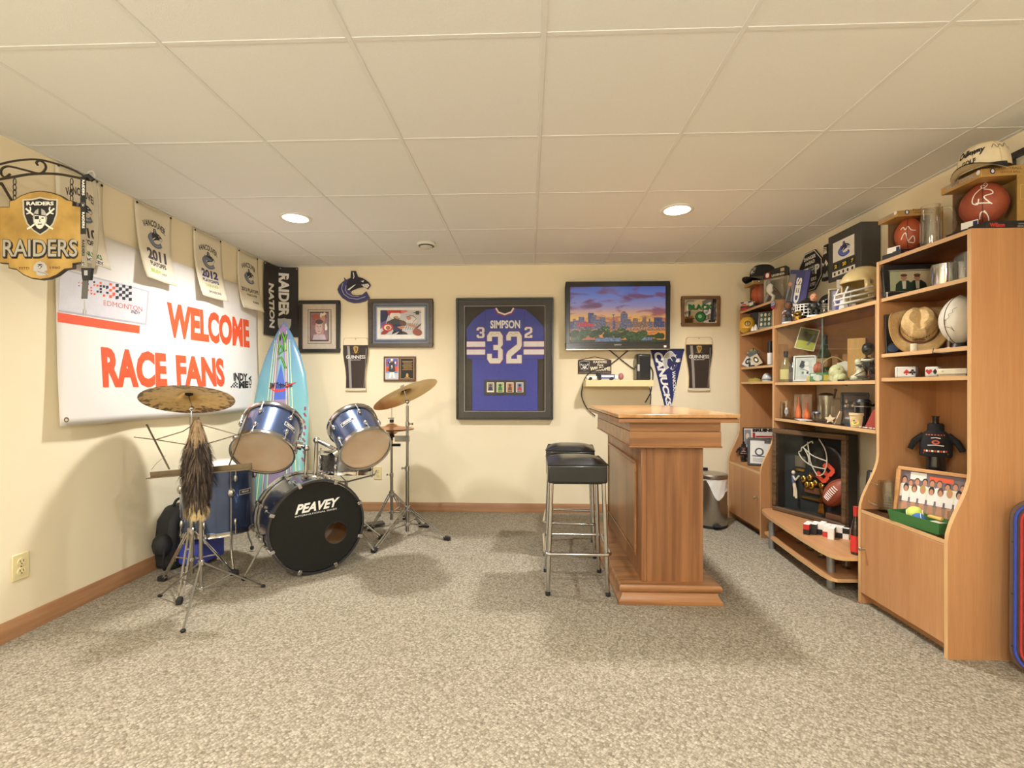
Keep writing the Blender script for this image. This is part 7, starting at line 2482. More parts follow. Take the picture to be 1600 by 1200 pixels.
def draw_couple(q, a, b, c, d):
    s = Sub(q, a, b, c, d); s.rect(INK('studio grey', (142, 134, 150)), 0, 0, 1, 1)
    s.poly(INK('royal purple', (80, 70, 150)), [(.3, 0), (.28, .45), (.4, .6), (.55, .5), (.52, 0)]); s.poly(WHITE, [(.45, 0), (.52, .5), (.65, .62), (.8, .5), (.95, 0)])
    s.oval(SKIN, .44, .74, .11, .15); s.oval(SKIN, .66, .78, .1, .14); s.oval(CREAM, .67, .84, .13, .12); s.oval(SKIN, .64, .75, .08, .11); s.oval(BROWN, .44, .86, .11, .06)


leaning('couple_photo', 'silver framed photograph of a couple in front of the gold helmet', 1294, 1330, 450, 484, 1.84, ZH, R(8), .008, mat('silver frame', (196, 186, 160), .3, .8), [], draw_couple, yaw=R(-8))
s = Spot(1322, 2.0, ZH)
tag(MB().box(-.05, .05, -.03, .03, 0, s.top(437), mat('white card', (226, 220, 204), .7)).build('white_box', None, .002, s.loc, s.rz), 'plain white box behind the couple photograph', 'box')
s = Spot(1295, 1.97, ZH)
helmet('small_helmet', 'small shiny silver and black helmet behind the couple photograph', s.loc + Vector((0, 0, .045)), s.rz, .062, mat('chrome black shell', (60, 60, 62), .12, .8), NICK, SILVER, rot=(0, 0, s.rz + .6))
MB().cyl((0, 0, -.045), (0, 0, .01), .04, BLKP, 20).build('stand', bpy.data.objects['small_helmet'])
s = Spot(1288, 1.86, ZH)
mug('shot_glass', 'small clear glass with gold rim left of the couple photograph', s.loc, 0, .022, .075, GLASS, 0, cat='glass')
# goalie mask
s = Spot(1262, 1.91, ZH)
helmet('goalie_mask', 'black goalie mask with white wire cage on the hutch top', s.loc + Vector((0, 0, .004)), s.rz, .082, mat('gloss black mask', (34, 30, 30), .25, coat=.5), WHITE, None, cage=True, rot=(0, 0, s.rz - .35))
# figure with sweater
s = Spot(1272, 1.815, ZH)
bobble('player_figurine', 'figurine in black jersey with long white base in front of the goalie mask', s.loc, s.rz, s.top(456), SKIN, INK('auburn', (150, 90, 60)), BLKP, WHITE, headr=.17)
s = Spot(1232, 1.82, ZH)
bobble('bobblehead', 'dark haired bobblehead on white base at the left end of the hutch top', s.loc, s.rz, s.top(470), INK('dark skin', (110, 72, 52)), INK('hair brown', (60, 42, 30)), INK('kit', (50, 46, 44)), WHITE, INK('dark skin', (110, 72, 52)), headr=.19)
s = Spot(1248, 1.82, ZH)
helmet('mini_helmet', 'tiny gold helmet ornament between the two figurines', s.loc + Vector((0, 0, .002)), s.rz, .034, GOLDM, GOLDM, None, rot=(0, 0, s.rz - .3))
# boxed figure
s = Spot(1237, 1.885, ZH)
bh = s.top(424)
t = thing('figure_box', 'blue boxed hockey figure with white name lettering, tilted on the hutch top', 'toy box', s.loc, rot=(0, R(9), s.rz - .15))
MB().box(-.064, .064, -.03, .03, 0, bh, INK('toy box blue', (54, 60, 110))).build('carton', t, .002)
q = Print(); q.rect(INK('blister grey', (120, 116, 116)), -.062, .004, -.022, bh - .03); q.rect(INK('box violet', (74, 70, 140)), .032, .01, .062, bh - .01)
q.text(WHITE, 'SEDIN', -.014, bh * .12, .02, bh * .86, bold=.05, down=True); q.poly(DGREY, [(-.06, bh * .4), (-.045, bh * .7), (-.03, bh * .6), (-.03, bh * .3), (-.055, bh * .1)]); q.oval(SKIN, -.05, bh * .74, .012, .014); q.oval(WHITE, -.05, bh * .2, .018, .02)
q.build('print', t, -.03)
# sticker on the divider edge
p = AX(1215, 475, XU)
t = thing('shield_sticker', 'small blue and red shield sticker on the far cabinet upright', 'sticker', (XU - .001, FT0 + .009, p.z), R(-90))
q = Print(); q.poly(NAVY, [(-.03, .03), (.03, .03), (.03, -.01), (0, -.034), (-.03, -.01)]); q.rect(INK('sticker pale', (170, 190, 214)), -.025, .0, .025, .026); q.poly(INK('sticker red', (176, 50, 70)), [(-.024, -.004), (.024, -.004), (.02, -.014), (0, -.028), (-.02, -.014)]); q.text(NAVY, 'HOF', -.02, .004, .02, .022, bold=.04)
q.build('print', t, 0)

# ================================================================ far cabinet top
s = Spot(1176, 1.90, ZT)
ballbox('football_box', 'small gold display box with football on the far cabinet under the black cap', (1.90, 4.0, ZT), 0, .17, .17, .235, .066, LEATH2, None, ('FOOTBALL', 'BALL'))


def cap_shield(q): shield(q, -.035, .03, .035, .092)


cap('baseball_hat', 'black cap with shield crest on the football box in the far corner', (1.90, 3.98, ZT + .24), R(-75), .095, .115, mat('black cap wool', (36, 36, 34), .9, bump=.3, bscale=500), BLKP, .075, cap_shield, mat('grey peak', (110, 98, 80), .85))
s = Spot(1210, 1.86, ZT)
t = thing('figure_blister', 'clear blister pack with player figure and black header card', 'toy pack', s.loc, R(-60))
hh = s.top(418)
MB().box(-.1, .1, .02, .028, 0, hh * .74, mat('blister card', (196, 186, 160), .6)).build('card', t)
MB().prism([(-.1, hh * .72), (.1, hh * .72), (.1, hh * .93), (.08, hh * 1.0), (-.02, hh * .98), (-.1, hh * .9)], .012, .03, BLKP).build('header', t, .002)
q = Print(); q.rect(RED, -.085, hh * .75, -.045, hh * .9); q.oval(WHITE, -.065, hh * .83, .014, .018); q.text(CREAM, 'LEGENDS', -.03, hh * .76, .07, hh * .82, bold=.03); q.rect(INK('price tag', (190, 170, 130)), .04, hh * .86, .07, hh * .95)
q.build('print', t, .012)
MB().box(-.095, .095, -.04, .02, .004, hh * .7, pane_mat('clear blister', (252, 252, 250), .9, .06, .05)).build('blister', t, .01)
g = MB(); g.ell((-.03, -.01, hh * .42), (.03, .02, .04), WHITE, 12); g.ell((-.04, -.01, hh * .6), (.018, .018, .022), INK('fig grey', (150, 146, 140)), 12); g.tube([(-.03, -.01, hh * .3), (.0, -.01, hh * .18), (-.01, -.01, hh * .05)], .012, WHITE, 8); g.tube([(-.04, -.01, hh * .3), (-.06, -.01, hh * .16), (-.07, -.01, hh * .05)], .012, INK('fig grey', (150, 146, 140)), 8); g.tube([(-.01, -.01, hh * .45), (.03, -.01, hh * .3), (.06, -.01, hh * .12)], .008, BROWN, 8)
g.build('figure', t)
for k, (z, m, m2, lab) in enumerate(((0, INK('pack red', (130, 46, 44)), DGREY, 'dark red card pack, lower of the two on the far cabinet top'), (.036, INK('pack pale', (206, 196, 176)), NAVY, 'pale card pack with blue corners, upper of the two on the far cabinet top'))):
    s = Spot(1169, 1.82, ZT + z)
    t = thing('card_pack', lab, 'card pack', s.loc, s.rz + R(-25))
    MB().box(-.05, .05, -.035, .035, 0, .034, m).build('carton', t, .001)
    q = Print(); q.rect(m2, -.046, .02, -.02, .031); q.rect(m2, .015, .02, .046, .031); q.rect(RED, -.04, .004, .0, .014); q.build('print', t, -.035)

# ---------------------------------------------------------------- far cabinet shelves
s = Spot(1168, 1.815, Z1)
t = thing('mini_batting_helmet', 'small yellow helmet with round dark emblem on the far cabinet upper shelf', 'helmet', s.loc, s.rz)
g = MB(); r_ = .062
g.lathe([(r_, .03), (r_ * 1.0, .06), (r_ * .9, .1), (r_ * .6, .128), (0, .138)], mat('yellow plastic', (224, 176, 60), .35), 24, T=Matrix.Diagonal((1, 1.15, 1, 1))); g.lathe([(r_, .03), (r_ * .6, .004), (0, 0)], mat('yellow plastic', (224, 176, 60), .35), 24, T=Matrix.Diagonal((1, 1.15, 1, 1)))
g.build('shell', t)
q = Print(); q.ring(DGREY, 0, .072, .022, .006); q.rect(DGREY, -.003, .06, .003, .085); q.build('emblem', t, mapf=lambda u, v, off: ((r_ + .002 + off) * sin(u / r_), -(r_ * 1.15 + .002 + off) * cos(u / r_), v))
MB().box(-.04, .04, -.085, -.06, .028, .034, mat('yellow peak', (206, 156, 50), .4)).build('peak', t, .006)
s = Spot(1181, 1.88, Z1)
tag(MB().box(-.04, .04, -.015, .015, 0, s.top(488), INK('case dark', (52, 50, 56))).build('dark_case', None, .003, s.loc, s.rz - .3), 'dark upright case behind the yellow helmet', 'case')
s = Spot(1195, 1.86, Z1)
hh = min(.15, s.top(476)); ww = 20 * s.w
t = thing('pin_display', 'framed grey-green display of nine pale pins on the far cabinet', 'pin display', s.loc, rot=(R(-6), 0, s.rz - .35))
MB().box(-ww * .6, ww * .6, 0, .014, 0, hh, mat('pin frame grey', (120, 120, 104), .5)).build('frame', t, .003)
q = Print(); q.rect(INK('pin felt', (66, 78, 58)), -ww * .5, .03, ww * .5, hh - .008)
for i in range(3):
    for j in range(3): q.oval([CREAM, SILVER, INK('pin pale', (190, 200, 170))][(i + j) % 3], -ww * .32 + ww * .32 * i, .05 + (hh - .075) * j / 2, ww * .1, .014, 10)
q.rect(INK('pin plate', (150, 146, 120)), -ww * .45, .006, ww * .45, .024); q.build('pins', t, 0)
s = Spot(1181, 1.80, Z1)
t = thing('white_figurine', 'pair of tiny white gnome shaped figurines before the pin display', 'figurine', s.loc)
for dx, hh_ in ((.0, .05), (-.03, .036)): MB().lathe([(0, 0), (.016, 0), (.017, .01), (.012, hh_ * .6), (.004, hh_), (0, hh_)], CER, 14, T=Matrix.Translation((dx * .3, -dx, 0))).build('figure', t)
# hockey cards and small mask
s = Spot(1164, 1.84, Z2)
for px, py, rot_, c1, lab in ((1164, 546, .5, WHITE, 'white trading card with dark bear emblem standing on its corner'), (1186, 545, -.5, INK('card tan', (190, 170, 130)), 'tan trading card tilted right beside the small masks')):
    s = Spot(px, 1.82, Z2)
    t = thing('trading_card', lab, 'card', s.loc + Vector((0, 0, .012)), rot=(R(-8), rot_, s.rz))
    MB().box(-.03, .03, 0, .003, 0, .085, c1).build('card_stock', t)
    q = Print(); q.oval(BLACK, 0, .045, .018, .026); q.oval(CREAM, .0, .045, .009, .013); q.frame(SILVER, -.03, 0, .03, .085, .003); q.build('print', t, 0)
s = Spot(1180, 1.83, Z2)
helmet('green_mini_mask', 'small green and white mini mask in front of the trading cards', s.loc, s.rz, .042, INK('mask green', (60, 130, 80)), WHITE, WHITE, cage=True)
s = Spot(1177, 1.86, Z2)
helmet('spotted_mini_mask', 'small yellow and black mini mask behind the green one', s.loc + Vector((0, 0, .07)), s.rz, .045, INK('mask mustard', (150, 140, 80)), GREY, BLACK, cage=True)
MB().box(-.035, .035, -.03, .03, -.07, .006, BLKP).build('stand', bpy.data.objects['spotted_mini_mask'], .003)
s = Spot(1203, 1.87, Z2)
t = thing('canister', 'slim black canister with white band at the right of the shelf', 'canister', s.loc)
MB().lathe([(0, 0), (.018, 0), (.018, s.top(533)), (0, s.top(533))], BLKP, 18).build('body', t); MB().lathe([(.0185, .01), (.0187, .1), (.0185, .1)], WHITE, 18).build('paper_label', t)
# low shelf: folded cap and wrapped lump
s = Spot(1180, 1.86, Z3)
t = cap('khaki_hat', 'flattened mustard cap lying on the far cabinet third shelf', s.loc, s.rz + .6, .06, .03, mat('mustard cotton', (170, 150, 66), .9, bump=.3), mat('mustard seam', (130, 112, 50), .9), .03)
s = Spot(1199, 1.86, Z3)
t = thing('wrapped_puck', 'clear plastic wrapped puck beside the mustard cap', 'puck', s.loc)
MB().lathe([(0, 0), (.036, 0), (.04, .02), (.03, .05), (.015, .066), (0, .068)], mat('clear wrap', (206, 206, 204), .2, var=.1, bump=.8, bscale=40), 14).build('wrap', t); MB().lathe([(.041, .012), (.0415, .018), (.0405, .022)], GREY, 14).build('puck_edge', t)
# ledge of the far cabinet


def draw_collage(q, a, b, c, d):
    s = Sub(q, a, b, c, d); s.rect(WHITE, 0, 0, 1, 1); s.rect(INK('collage grey', (150, 150, 150)), .03, .5, .24, .95); s.rect(DGREY, .05, .1, .24, .42); s.oval(CREAM, .13, .75, .06, .1); s.oval(BLACK, .13, .3, .06, .1)
    s.rect(RED, .3, .15, .38, .86); s.rect(BLACK, .42, .12, .97, .7); s.frame = None
    s.text(BLACK, 'BRUINS', .3, .88, .98, .98, bold=.08)
    rg = random.Random(4)
    for k in range(12): s.oval([CREAM, GREY, GREEN, WHITE][k % 4], rg.uniform(.5, .93), rg.uniform(.2, .62), .05, .05)
    s.line(RED, [(.4, .74), (.98, .74)], .05)


picture('collage_board', 'black and white hockey collage board leaning at the back of the far ledge', 'picture', (1.935, 4.118, ZL), .26, .285, 0, .005, .008, BLACKF, [], draw_collage, tilt=R(2), base=True, glass=False)


def draw_sketch(q, a, b, c, d):
    s = Sub(q, a, b, c, d); s.rect(INK('paper', (222, 220, 212)), 0, 0, 1, 1)
    s.oval(DGREY, .36, .5, .17, .17); s.oval(INK('paper', (222, 220, 212)), .36, .5, .11, .11); s.line(DGREY, [(.1, .33), (.75, .31)], .045); s.rect(DGREY, .55, .85, .8, .97)
    for k in range(5): s.line(GREY, [(.12, .24 - .035 * k), (.8, .23 - .035 * k)], .014)
    s.line(GREY, [(.85, .7), (.8, .5), (.92, .36), (.84, .15)], .03)


picture('framed_sketch', 'black framed ink sketch leaning on the far cabinet ledge', 'picture', (1.845, 3.86, ZL), .22, .225, R(-26), .016, .018, BLACKF, [], draw_sketch, tilt=R(18), base=True)
s = Spot(1162, 1.80, ZL)
sweater_bottle('small bottle wearing a black knitted sweater on the far cabinet ledge', s.loc, s.rz, s.top(690))

# ================================================================ hutch behind glass
def onmid(px, X): return Spot(px, X, ZM)


s = onmid(1228, 1.845)
bottle('beer_bottle', 'clear bottle with pale yellow label and dark neck at the left behind glass', s.loc, s.top(549), .036, mat('amber glass', (150, 130, 84), .1, coat=.3), INK('label cream', (222, 206, 140)), mat('dark foil', (52, 44, 50), .35), (.1, .42))
s = onmid(1240, 1.88)
bottle('dark_bottle', 'dark purple bottle behind the white framed photograph', s.loc, s.top(556), .034, mat('purple black glass', (60, 50, 58), .15, coat=.3), INK('label plum', (90, 76, 84)), None)


def draw_bw(q, a, b, c, d):
    s = Sub(q, a, b, c, d); s.rect(INK('bw light', (206, 206, 200)), 0, 0, 1, 1); s.frame = None
    s.poly(DGREY, [(.15, .6), (.3, .9), (.5, .85), (.5, .6), (.35, .5)]); s.oval(WHITE, .62, .75, .14, .1); s.poly(WHITE, [(.45, .2), (.5, .6), (.75, .6), (.85, .3), (.7, .2)]); s.line(DGREY, [(.2, .5), (.5, .45), (.8, .35)], .04); s.oval(GREY, .4, .3, .08, .06); s.oval(DGREY, .7, .3, .07, .06)


leaning('white_framed_photo', 'white framed black and white sports photograph behind glass', 1239, 1274, 556, 592, 1.885, ZM, R(16), .010, mat('white frame paint', (226, 224, 214), .4), [(GREY, .004), (WHITE, .006)], draw_bw, yaw=R(-6))
s = onmid(1261, 1.93)
t = thing('photo_clip', 'signed green sports photo tilted in a wire clip stand behind glass', 'photo clip', s.loc, rot=(0, 0, s.rz))
MB().lathe([(0, 0), (.03, 0), (.028, .012), (0, .016)], BLKP, 18).cyl((0, 0, .01), (0, 0, .19), .0025, NICK, 6).build('stand', t)
zc = s.top(530)
pt = MB().box(-.06, .06, -.004, -.001, -.075, .075, CREAM, T=Matrix.Translation((0, 0, zc)) @ Matrix.Rotation(R(15), 4, 'Y')).build('photo', t)
q = Print(); q.rect(INK('photo dark green', (92, 90, 50)), -.055, -.07, .055, .07); q.rect(INK('photo lime', (178, 178, 70)), -.055, -.07, .055, -.015); q.poly(GREY, [(.005, -.04), (.03, .04), (.04, .03), (.02, -.04)]); q.oval(DGREY, -.02, .03, .016, .02); q.oval(INK('photo olive', (120, 120, 60)), .02, .05, .02, .012)
q.build('photo_print', pt, -.004, T=Matrix.Translation((0, 0, zc)) @ Matrix.Rotation(R(15), 4, 'Y'))
s = onmid(1288, 1.95)
bottle('champagne_bottle', 'tall dark green bottle behind the sliding glass edge', s.loc, s.top(524), .042, mat('dark green glass', (36, 48, 34), .1, coat=.4), INK('label faded', (160, 120, 70)), mat('dark green foil', (40, 50, 40), .35), (.32, .5), .4)
s = onmid(1279, 1.87)
t = thing('mini_football', 'small orange-brown ball ornament behind the green box', 'ball', s.loc)
MB().cyl((0, 0, 0), (0, 0, .05), .02, IVP, 14).build('stand', t); football(t, (0, 0, .085), .085, .03, LEATH2, 'ball')
s = onmid(1281, 1.875)
t = thing('ball_box', 'small green and yellow golf ball box with white window', 'box', s.loc, s.rz)
MB().box(-.055, .055, -.02, .02, 0, .058, INK('box green', (70, 140, 80))).build('carton', t, .002)
q = Print(); q.rect(YELLOW, .02, .008, .052, .045); q.oval(WHITE, -.012, .026, .026, .02); q.rect(WHITE, -.05, .035, -.02, .052); q.build('print', t, -.02)
s = onmid(1266, 1.85)
tag(MB().box(-.022, .022, -.018, .018, 0, .036, INK('box straw', (220, 196, 120))).build('yellow_box', None, .002, s.loc, s.rz), 'small yellow box beside the green golf ball box', 'box')
# wicker basket with cream pouch
s = onmid(1302, 1.96)
t = thing('gift_basket', 'green basket with a thin arched handle behind the cream hats', 'basket', s.loc, s.rz)
MB().lathe([(0, 0), (.05, 0), (.07, .075), (.066, .075), (.046, .006), (0, .006)], mat('green wicker', (62, 74, 40), .8, bump=.8, bscale=120), 20).build('bowl', t)
MB().tube(curve([(-.068, 0, .07), (-.05, 0, .13), (0, 0, .16), (.05, 0, .13), (.068, 0, .07)], 5), .003, mat('cane', (196, 176, 120), .6), 6).build('handle', t)
for px, X, r_, lab, rt_ in ((1307, 1.88, .045, 'cream ornament hat tilted up in the basket group behind glass', (R(50), 0, .2)), (1313, 1.862, .04, 'cream ornament hat lying flat in front of the basket', (R(18), 0, -.3))):
    s = onmid(px, X)
    cap('cream_mini_hat', lab, s.loc + Vector((0, 0, .05 if rt_[0] > .5 else .006)), 0, r_, r_ * 1.0, mat('cream felt', (212, 206, 160), .9), mat('cream felt seam', (180, 172, 128), .9), .02, rot=(rt_[0], rt_[1], s.rz + rt_[2]))
s = onmid(1320, 1.93)
tag(MB().prism([(-.05, 0), (.05, 0), (.045, .11), (.0, .125), (-.04, .112)], 0, .006, INK('card white', (226, 224, 220))).prism([(-.005, .02), (.03, .02), (.03, .06)], -.0008, 0, LBLUE).build('greeting_card', None, 0, s.loc, s.rz), 'white greeting card with blue corner standing behind the cream hats', 'card')
s = onmid(1336, 1.87)
t = thing('white_shoe', 'cream white sneaker ornament with a dark stripe behind glass', 'ornament', s.loc, s.rz + .25)
MB().tube(curve([(-.02, 0, .012), (.015, 0, .02), (.03, 0, .05), (.022, 0, .09), (.01, 0, .125)], 4), [.75 * v_ for v_ in (.02, .026, .03, .034, .036, .037, .036, .034, .033, .03, .028, .026, .024, .024, .022, .02, .012)], mat('white leather', (214, 208, 180), .5), 14).build('body', t)
MB().tube([(-.01, -.03, .03), (.03, -.036, .055), (.05, -.02, .06)], .003, BROWN, 6).build('stripe', t)
for k in range(4): MB().tube([(-.008 + .003 * k, -.026, .065 + .014 * k), (.03, -.024, .075 + .014 * k)], .002, WHITE, 5).build('lace', t)
s = onmid(1340, 1.96)
tag(MB().box(-.045, .045, -.03, .03, 0, s.top(529), wood('raw wood block', (214, 166, 96), (196, 144, 78), 'z')).build('wooden_box', None, .002, s.loc, s.rz - .2), 'tall raw wooden box at the back behind glass', 'box')
s = onmid(1356, 1.92)
bobble('black_statuette', 'black figure with white scarf at the right end behind glass', s.loc, s.rz - .2, s.top(532), BLKP, BLKP, mat('black sequin', (40, 38, 40), .3, bump=.8, bscale=200), BLKP, headr=.15, cat='statuette')
MB().tube([(.027 * cos(a), .022 * sin(a), .122 + .006 * sin(a)) for a in [2 * pi * i / 16 for i in range(16)]], .007, CREAM, 8, closed=True).build('scarf', bpy.data.objects['black_statuette'])
s = onmid(1318, 1.805)
t = thing('letter_opener', 'dark letter opener lying along the front of the hutch shelf', 'letter opener', s.loc + Vector((.03, 0, .004)), R(92))
MB().box(-.1, .03, -.005, .005, -.003, .003, NICK).build('blade', t, .001); MB().box(.03, .085, -.008, .008, -.004, .006, BLKP).build('handle', t, .002)
s = onmid(1355, 1.875)
t = thing('crystal_bowl', 'low silver and crystal dish at the right end of the hutch shelf', 'dish', s.loc)
MB().lathe([(0, 0), (.03, 0), (.05, .022), (.052, .026), (.046, .024), (.028, .005), (0, .005)], GLASS, 20).build('bowl', t); MB().lathe([(.05, .024), (.054, .027), (.05, .029)], NICK, 20).build('rim', t)

# ---------------------------------------------------------------- hutch lower shelf
def onlo(px, X): return Spot(px, X, ZLO)


s = onlo(1228, 1.845)
t = mug('glass_tumbler', 'clear square-cut glass tumbler at the left end of the lower hutch shelf', s.loc, 0, .036, s.top(627), GLASS, 0, flutes=10, cat='glass')
q = Print(); q.oval(SILVER, 0, .05, .012, .02); q.oval(WHITE, 0, .07, .007, .008); q.build('frosted_emblem', t, mapf=lambda u, v, off: ((.0365 + off) * sin(u / .036 - .4), -(.0365 + off) * cos(u / .036 - .4), v))
for px, X, lab, hgt in ((1248, 1.92, 'clear box with tall orange bottle on the lower hutch shelf, left one', 616), (1261, 1.94, 'clear box with small orange bottle on the lower hutch shelf, right one', 616)):
    s = onlo(px, X); h_ = s.top(hgt)
    t = thing('boxed_bottle', lab, 'boxed bottle', s.loc, s.rz)
    MB().box(-.03, .03, -.025, .025, 0, h_, pane_mat('clear box plastic', (252, 250, 247), .8, .04, .02)).build('clear_box', t)
    k = 1 if px == 1248 else .72
    MB().lathe([(0, .004), (.02, .004), (.02, h_ * .3 * k), (.012, h_ * .5 * k), (.007, h_ * .7 * k), (.007, h_ * .9 * k), (0, h_ * .9 * k)], INK('orange glass', (226, 104, 44), rough=.2), 16).build('bottle', t)
    MB().box(-.028, .028, .02, .022, .004, h_ * .9, INK('box backing', (190, 150, 120))).build('backing_card', t)
s = onlo(1291, 1.92); h_ = s.top(618)
t = mug('lidded_stein', 'clear glass stein with pewter hinged lid', s.loc, s.rz, .042, h_, GLASS, 1, flutes=8, cat='stein')
PEW = mat('pewter', (120, 104, 88), .4, .9)
MB().lathe([(.044, h_), (.045, h_ + .006), (.03, h_ + .014), (0, h_ + .018)], PEW, 24).cyl((.042, 0, h_ - .02), (.05, 0, h_ + .03), .006, PEW, 8).ell((.05, 0, h_ + .034), (.009, .007, .01), PEW, 10).build('lid', t)
s = onlo(1276, 1.83); h_ = s.top(641)
t = thing('shot_glass', 'small clear shot glass filled with purple wrapped sweets', 'glass', s.loc)
MB().lathe([(0, 0), (.015, 0), (.026, h_ * .75), (.024, h_ * .75), (.013, .006), (0, .006)], GLASS, 18).build('body', t)
for k in range(6): MB().ell((.014 * cos(k * 1.05), .014 * sin(k * 1.05), h_ * .78), (.011, .009, .008), INK('wrapper violet', (84, 76, 130), rough=.3) if k % 2 else SILVER, 8).build('sweet', t)
s = onlo(1297, 1.815)
t = thing('crystal_star', 'small faceted crystal star ornament on the shelf edge', 'ornament', s.loc)
MB().prism([((.03 if k % 2 == 0 else .014) * cos(k * pi / 5 + pi / 2), .03 + (.03 if k % 2 == 0 else .014) * sin(k * pi / 5 + pi / 2)) for k in range(10)], -.006, .006, mat('crystal silver', (206, 196, 180), .12, .6), T=Matrix.Rotation(s.rz, 4, 'Z')).build('star', t); MB().ell((.0, -.02, .012), (.012, .01, .012), GLASS, 8).build('bead', t)


def draw_darkgroup(q, a, b, c, d):
    s = Sub(q, a, b, c, d); s.rect(INK('night', (58, 50, 46)), 0, 0, 1, 1); s.rect(INK('night brown', (92, 76, 66)), 0, .75, 1, .95); rg = random.Random(12)
    for k in range(11): s.oval([SKIN, CREAM, INK('skin dim', (150, 110, 90))][k % 3], rg.uniform(.1, .9), rg.uniform(.45, .8), .05, .045); s.oval([DGREY, BROWN, BLACK][k % 3], rg.uniform(.1, .9), rg.uniform(.15, .45), .1, .1)
    s.poly(RED, [(.5, .85), (.9, .8), (.8, .76)])


leaning('dark_group_photo', 'dark framed group photograph leaning behind the black stein', 1313, 1356, 614, 662, 1.93, ZLO, R(10), .010, BLACKF, [], draw_darkgroup, yaw=R(-10))
s = onlo(1348, 1.865); h_ = s.top(628)
t = mug('black_stein', 'tall black beer stein with silver band behind the beige pot', s.loc, s.rz, .04, h_, mat('black ceramic', (28, 28, 30), .15, coat=.5), 1, cat='stein', wall=.006)
MB().lathe([(.0405, h_ * .8), (.0415, h_ * .82), (.0405, h_ * .84)], NICK, 24).lathe([(.04, h_), (.03, h_ + .015), (0, h_ + .02)], BLKP, 20).build('lid', t)
s = onlo(1339, 1.832); h_ = s.top(645)
t = thing('face_pot', 'beige plastic tub with a small printed face', 'tub', s.loc, s.rz)
MB().lathe([(0, 0), (.03, 0), (.034, h_ * .8), (.037, h_ * .82), (.037, h_), (.033, h_), (.03, .008), (0, .008)], mat('beige plastic', (224, 196, 150), .5), 24).build('body', t)
q = Print(); q.oval(YELLOW, 0, .03, .02, .018); q.oval(BLACK, -.004, .036, .005, .003); q.line(BLACK, [(-.006, .024), (0, .021), (.008, .026)], .003); q.build('face_print', t, mapf=lambda u, v, off: ((.034 + off) * sin(u / .034 - .3), -(.034 + off) * cos(u / .034 - .3), v))
s = onlo(1320, 1.80)
t = thing('mobile_phone', 'black phone lying face up at the shelf edge', 'phone', s.loc + Vector((.03, 0, 0)), R(60))
MB().box(-.05, .05, -.027, .027, 0, .009, BLKP).build('body', t, .004); MB().box(-.04, .04, -.022, .022, .009, .0095, mat('phone screen', (60, 62, 66), .08)).build('screen', t)
s = onlo(1361, 1.86)
tag(MB().prism([(-.03, 0), (.03, 0), (.03, .1), (.012, .1)], -.004, .004, INK('felt red', (170, 70, 56))).build('red_pennant', None, 0, s.loc, s.rz - .4), 'small folded red felt pennant at the right end of the lower hutch shelf', 'pennant')
s = onlo(1250, 1.82)
tag(MB().box(-.075, .075, -.035, .035, 0, .007, CER).build('white_tray', None, .003, s.loc + Vector((.02, 0, 0)), R(75)), 'flat white tray in front of the boxed orange bottles', 'tray')
s = onlo(1350, 1.795)
t = thing('bead_necklace', 'string of small pale beads lying at the right shelf edge', 'necklace', s.loc + Vector((.012, 0, .004)))
g = MB()
for k in range(22): g.ell((.006 * sin(k * 1.3), -.06 + .0055 * k, 0), (.0045, .0045, .004), [CREAM, SILVER, INK('bead rose', (190, 130, 130))][k % 3], 8)
g.build('beads', t)
s = onlo(1308, 1.85)
tag(MB().prism([(-.02, 0), (.02, 0), (.03, .075), (.018, .078)], -.004, .004, INK('card beige', (206, 180, 146))).build('menu_card', None, 0, s.loc, s.rz + .7), 'beige folded card standing between the stein and the dark photo', 'card')

# ================================================================ bench
A_, B_ = Vector((1.742, 3.515, 0)), Vector((1.948, 3.03, 0))
dv = (B_ - A_); wbx = dv.length; ang = atan2(dv.y, dv.x)
t = thing('memorabilia_case', 'deep dark wood case with helmet cage, football and orange number behind glass', 'display case', (A_.x, A_.y, ZB), ang)
hbx, dbx = .585, .115
RUST = wood('rustic dark frame', (122, 92, 60), (66, 50, 36), 'x', 1.6, .6, 0., 1.4)
for (a, b2, c, d) in ((0, wbx, 0, .03), (0, wbx, hbx - .035, hbx), (0, .03, .03, hbx - .035), (wbx - .03, wbx, .03, hbx - .035)):
    MB().box(a, b2, 0, .03, c, d, RUST).build('frame_bar', t, .006)
CASE = mat('black case side', (40, 38, 34), .7); FELT = mat('dark green-black felt', (34, 40, 40), .95, bump=.3, bscale=500)
MB().box(.006, wbx - .006, dbx - .006, dbx, .006, hbx - .006, FELT).build('backing', t)
MB().box(.004, .012, .03, dbx, .004, hbx - .004, CASE).box(wbx - .012, wbx - .004, .03, dbx, .004, hbx - .004, CASE).box(.012, wbx - .012, .03, dbx, .004, .012, CASE).box(.012, wbx - .012, .03, dbx, hbx - .012, hbx - .004, CASE).build('case_sides', t)
MB().box(.028, wbx - .028, .012, .015, .028, hbx - .033, pane_mat('picture glass', refl=.55)).build('glass', t)
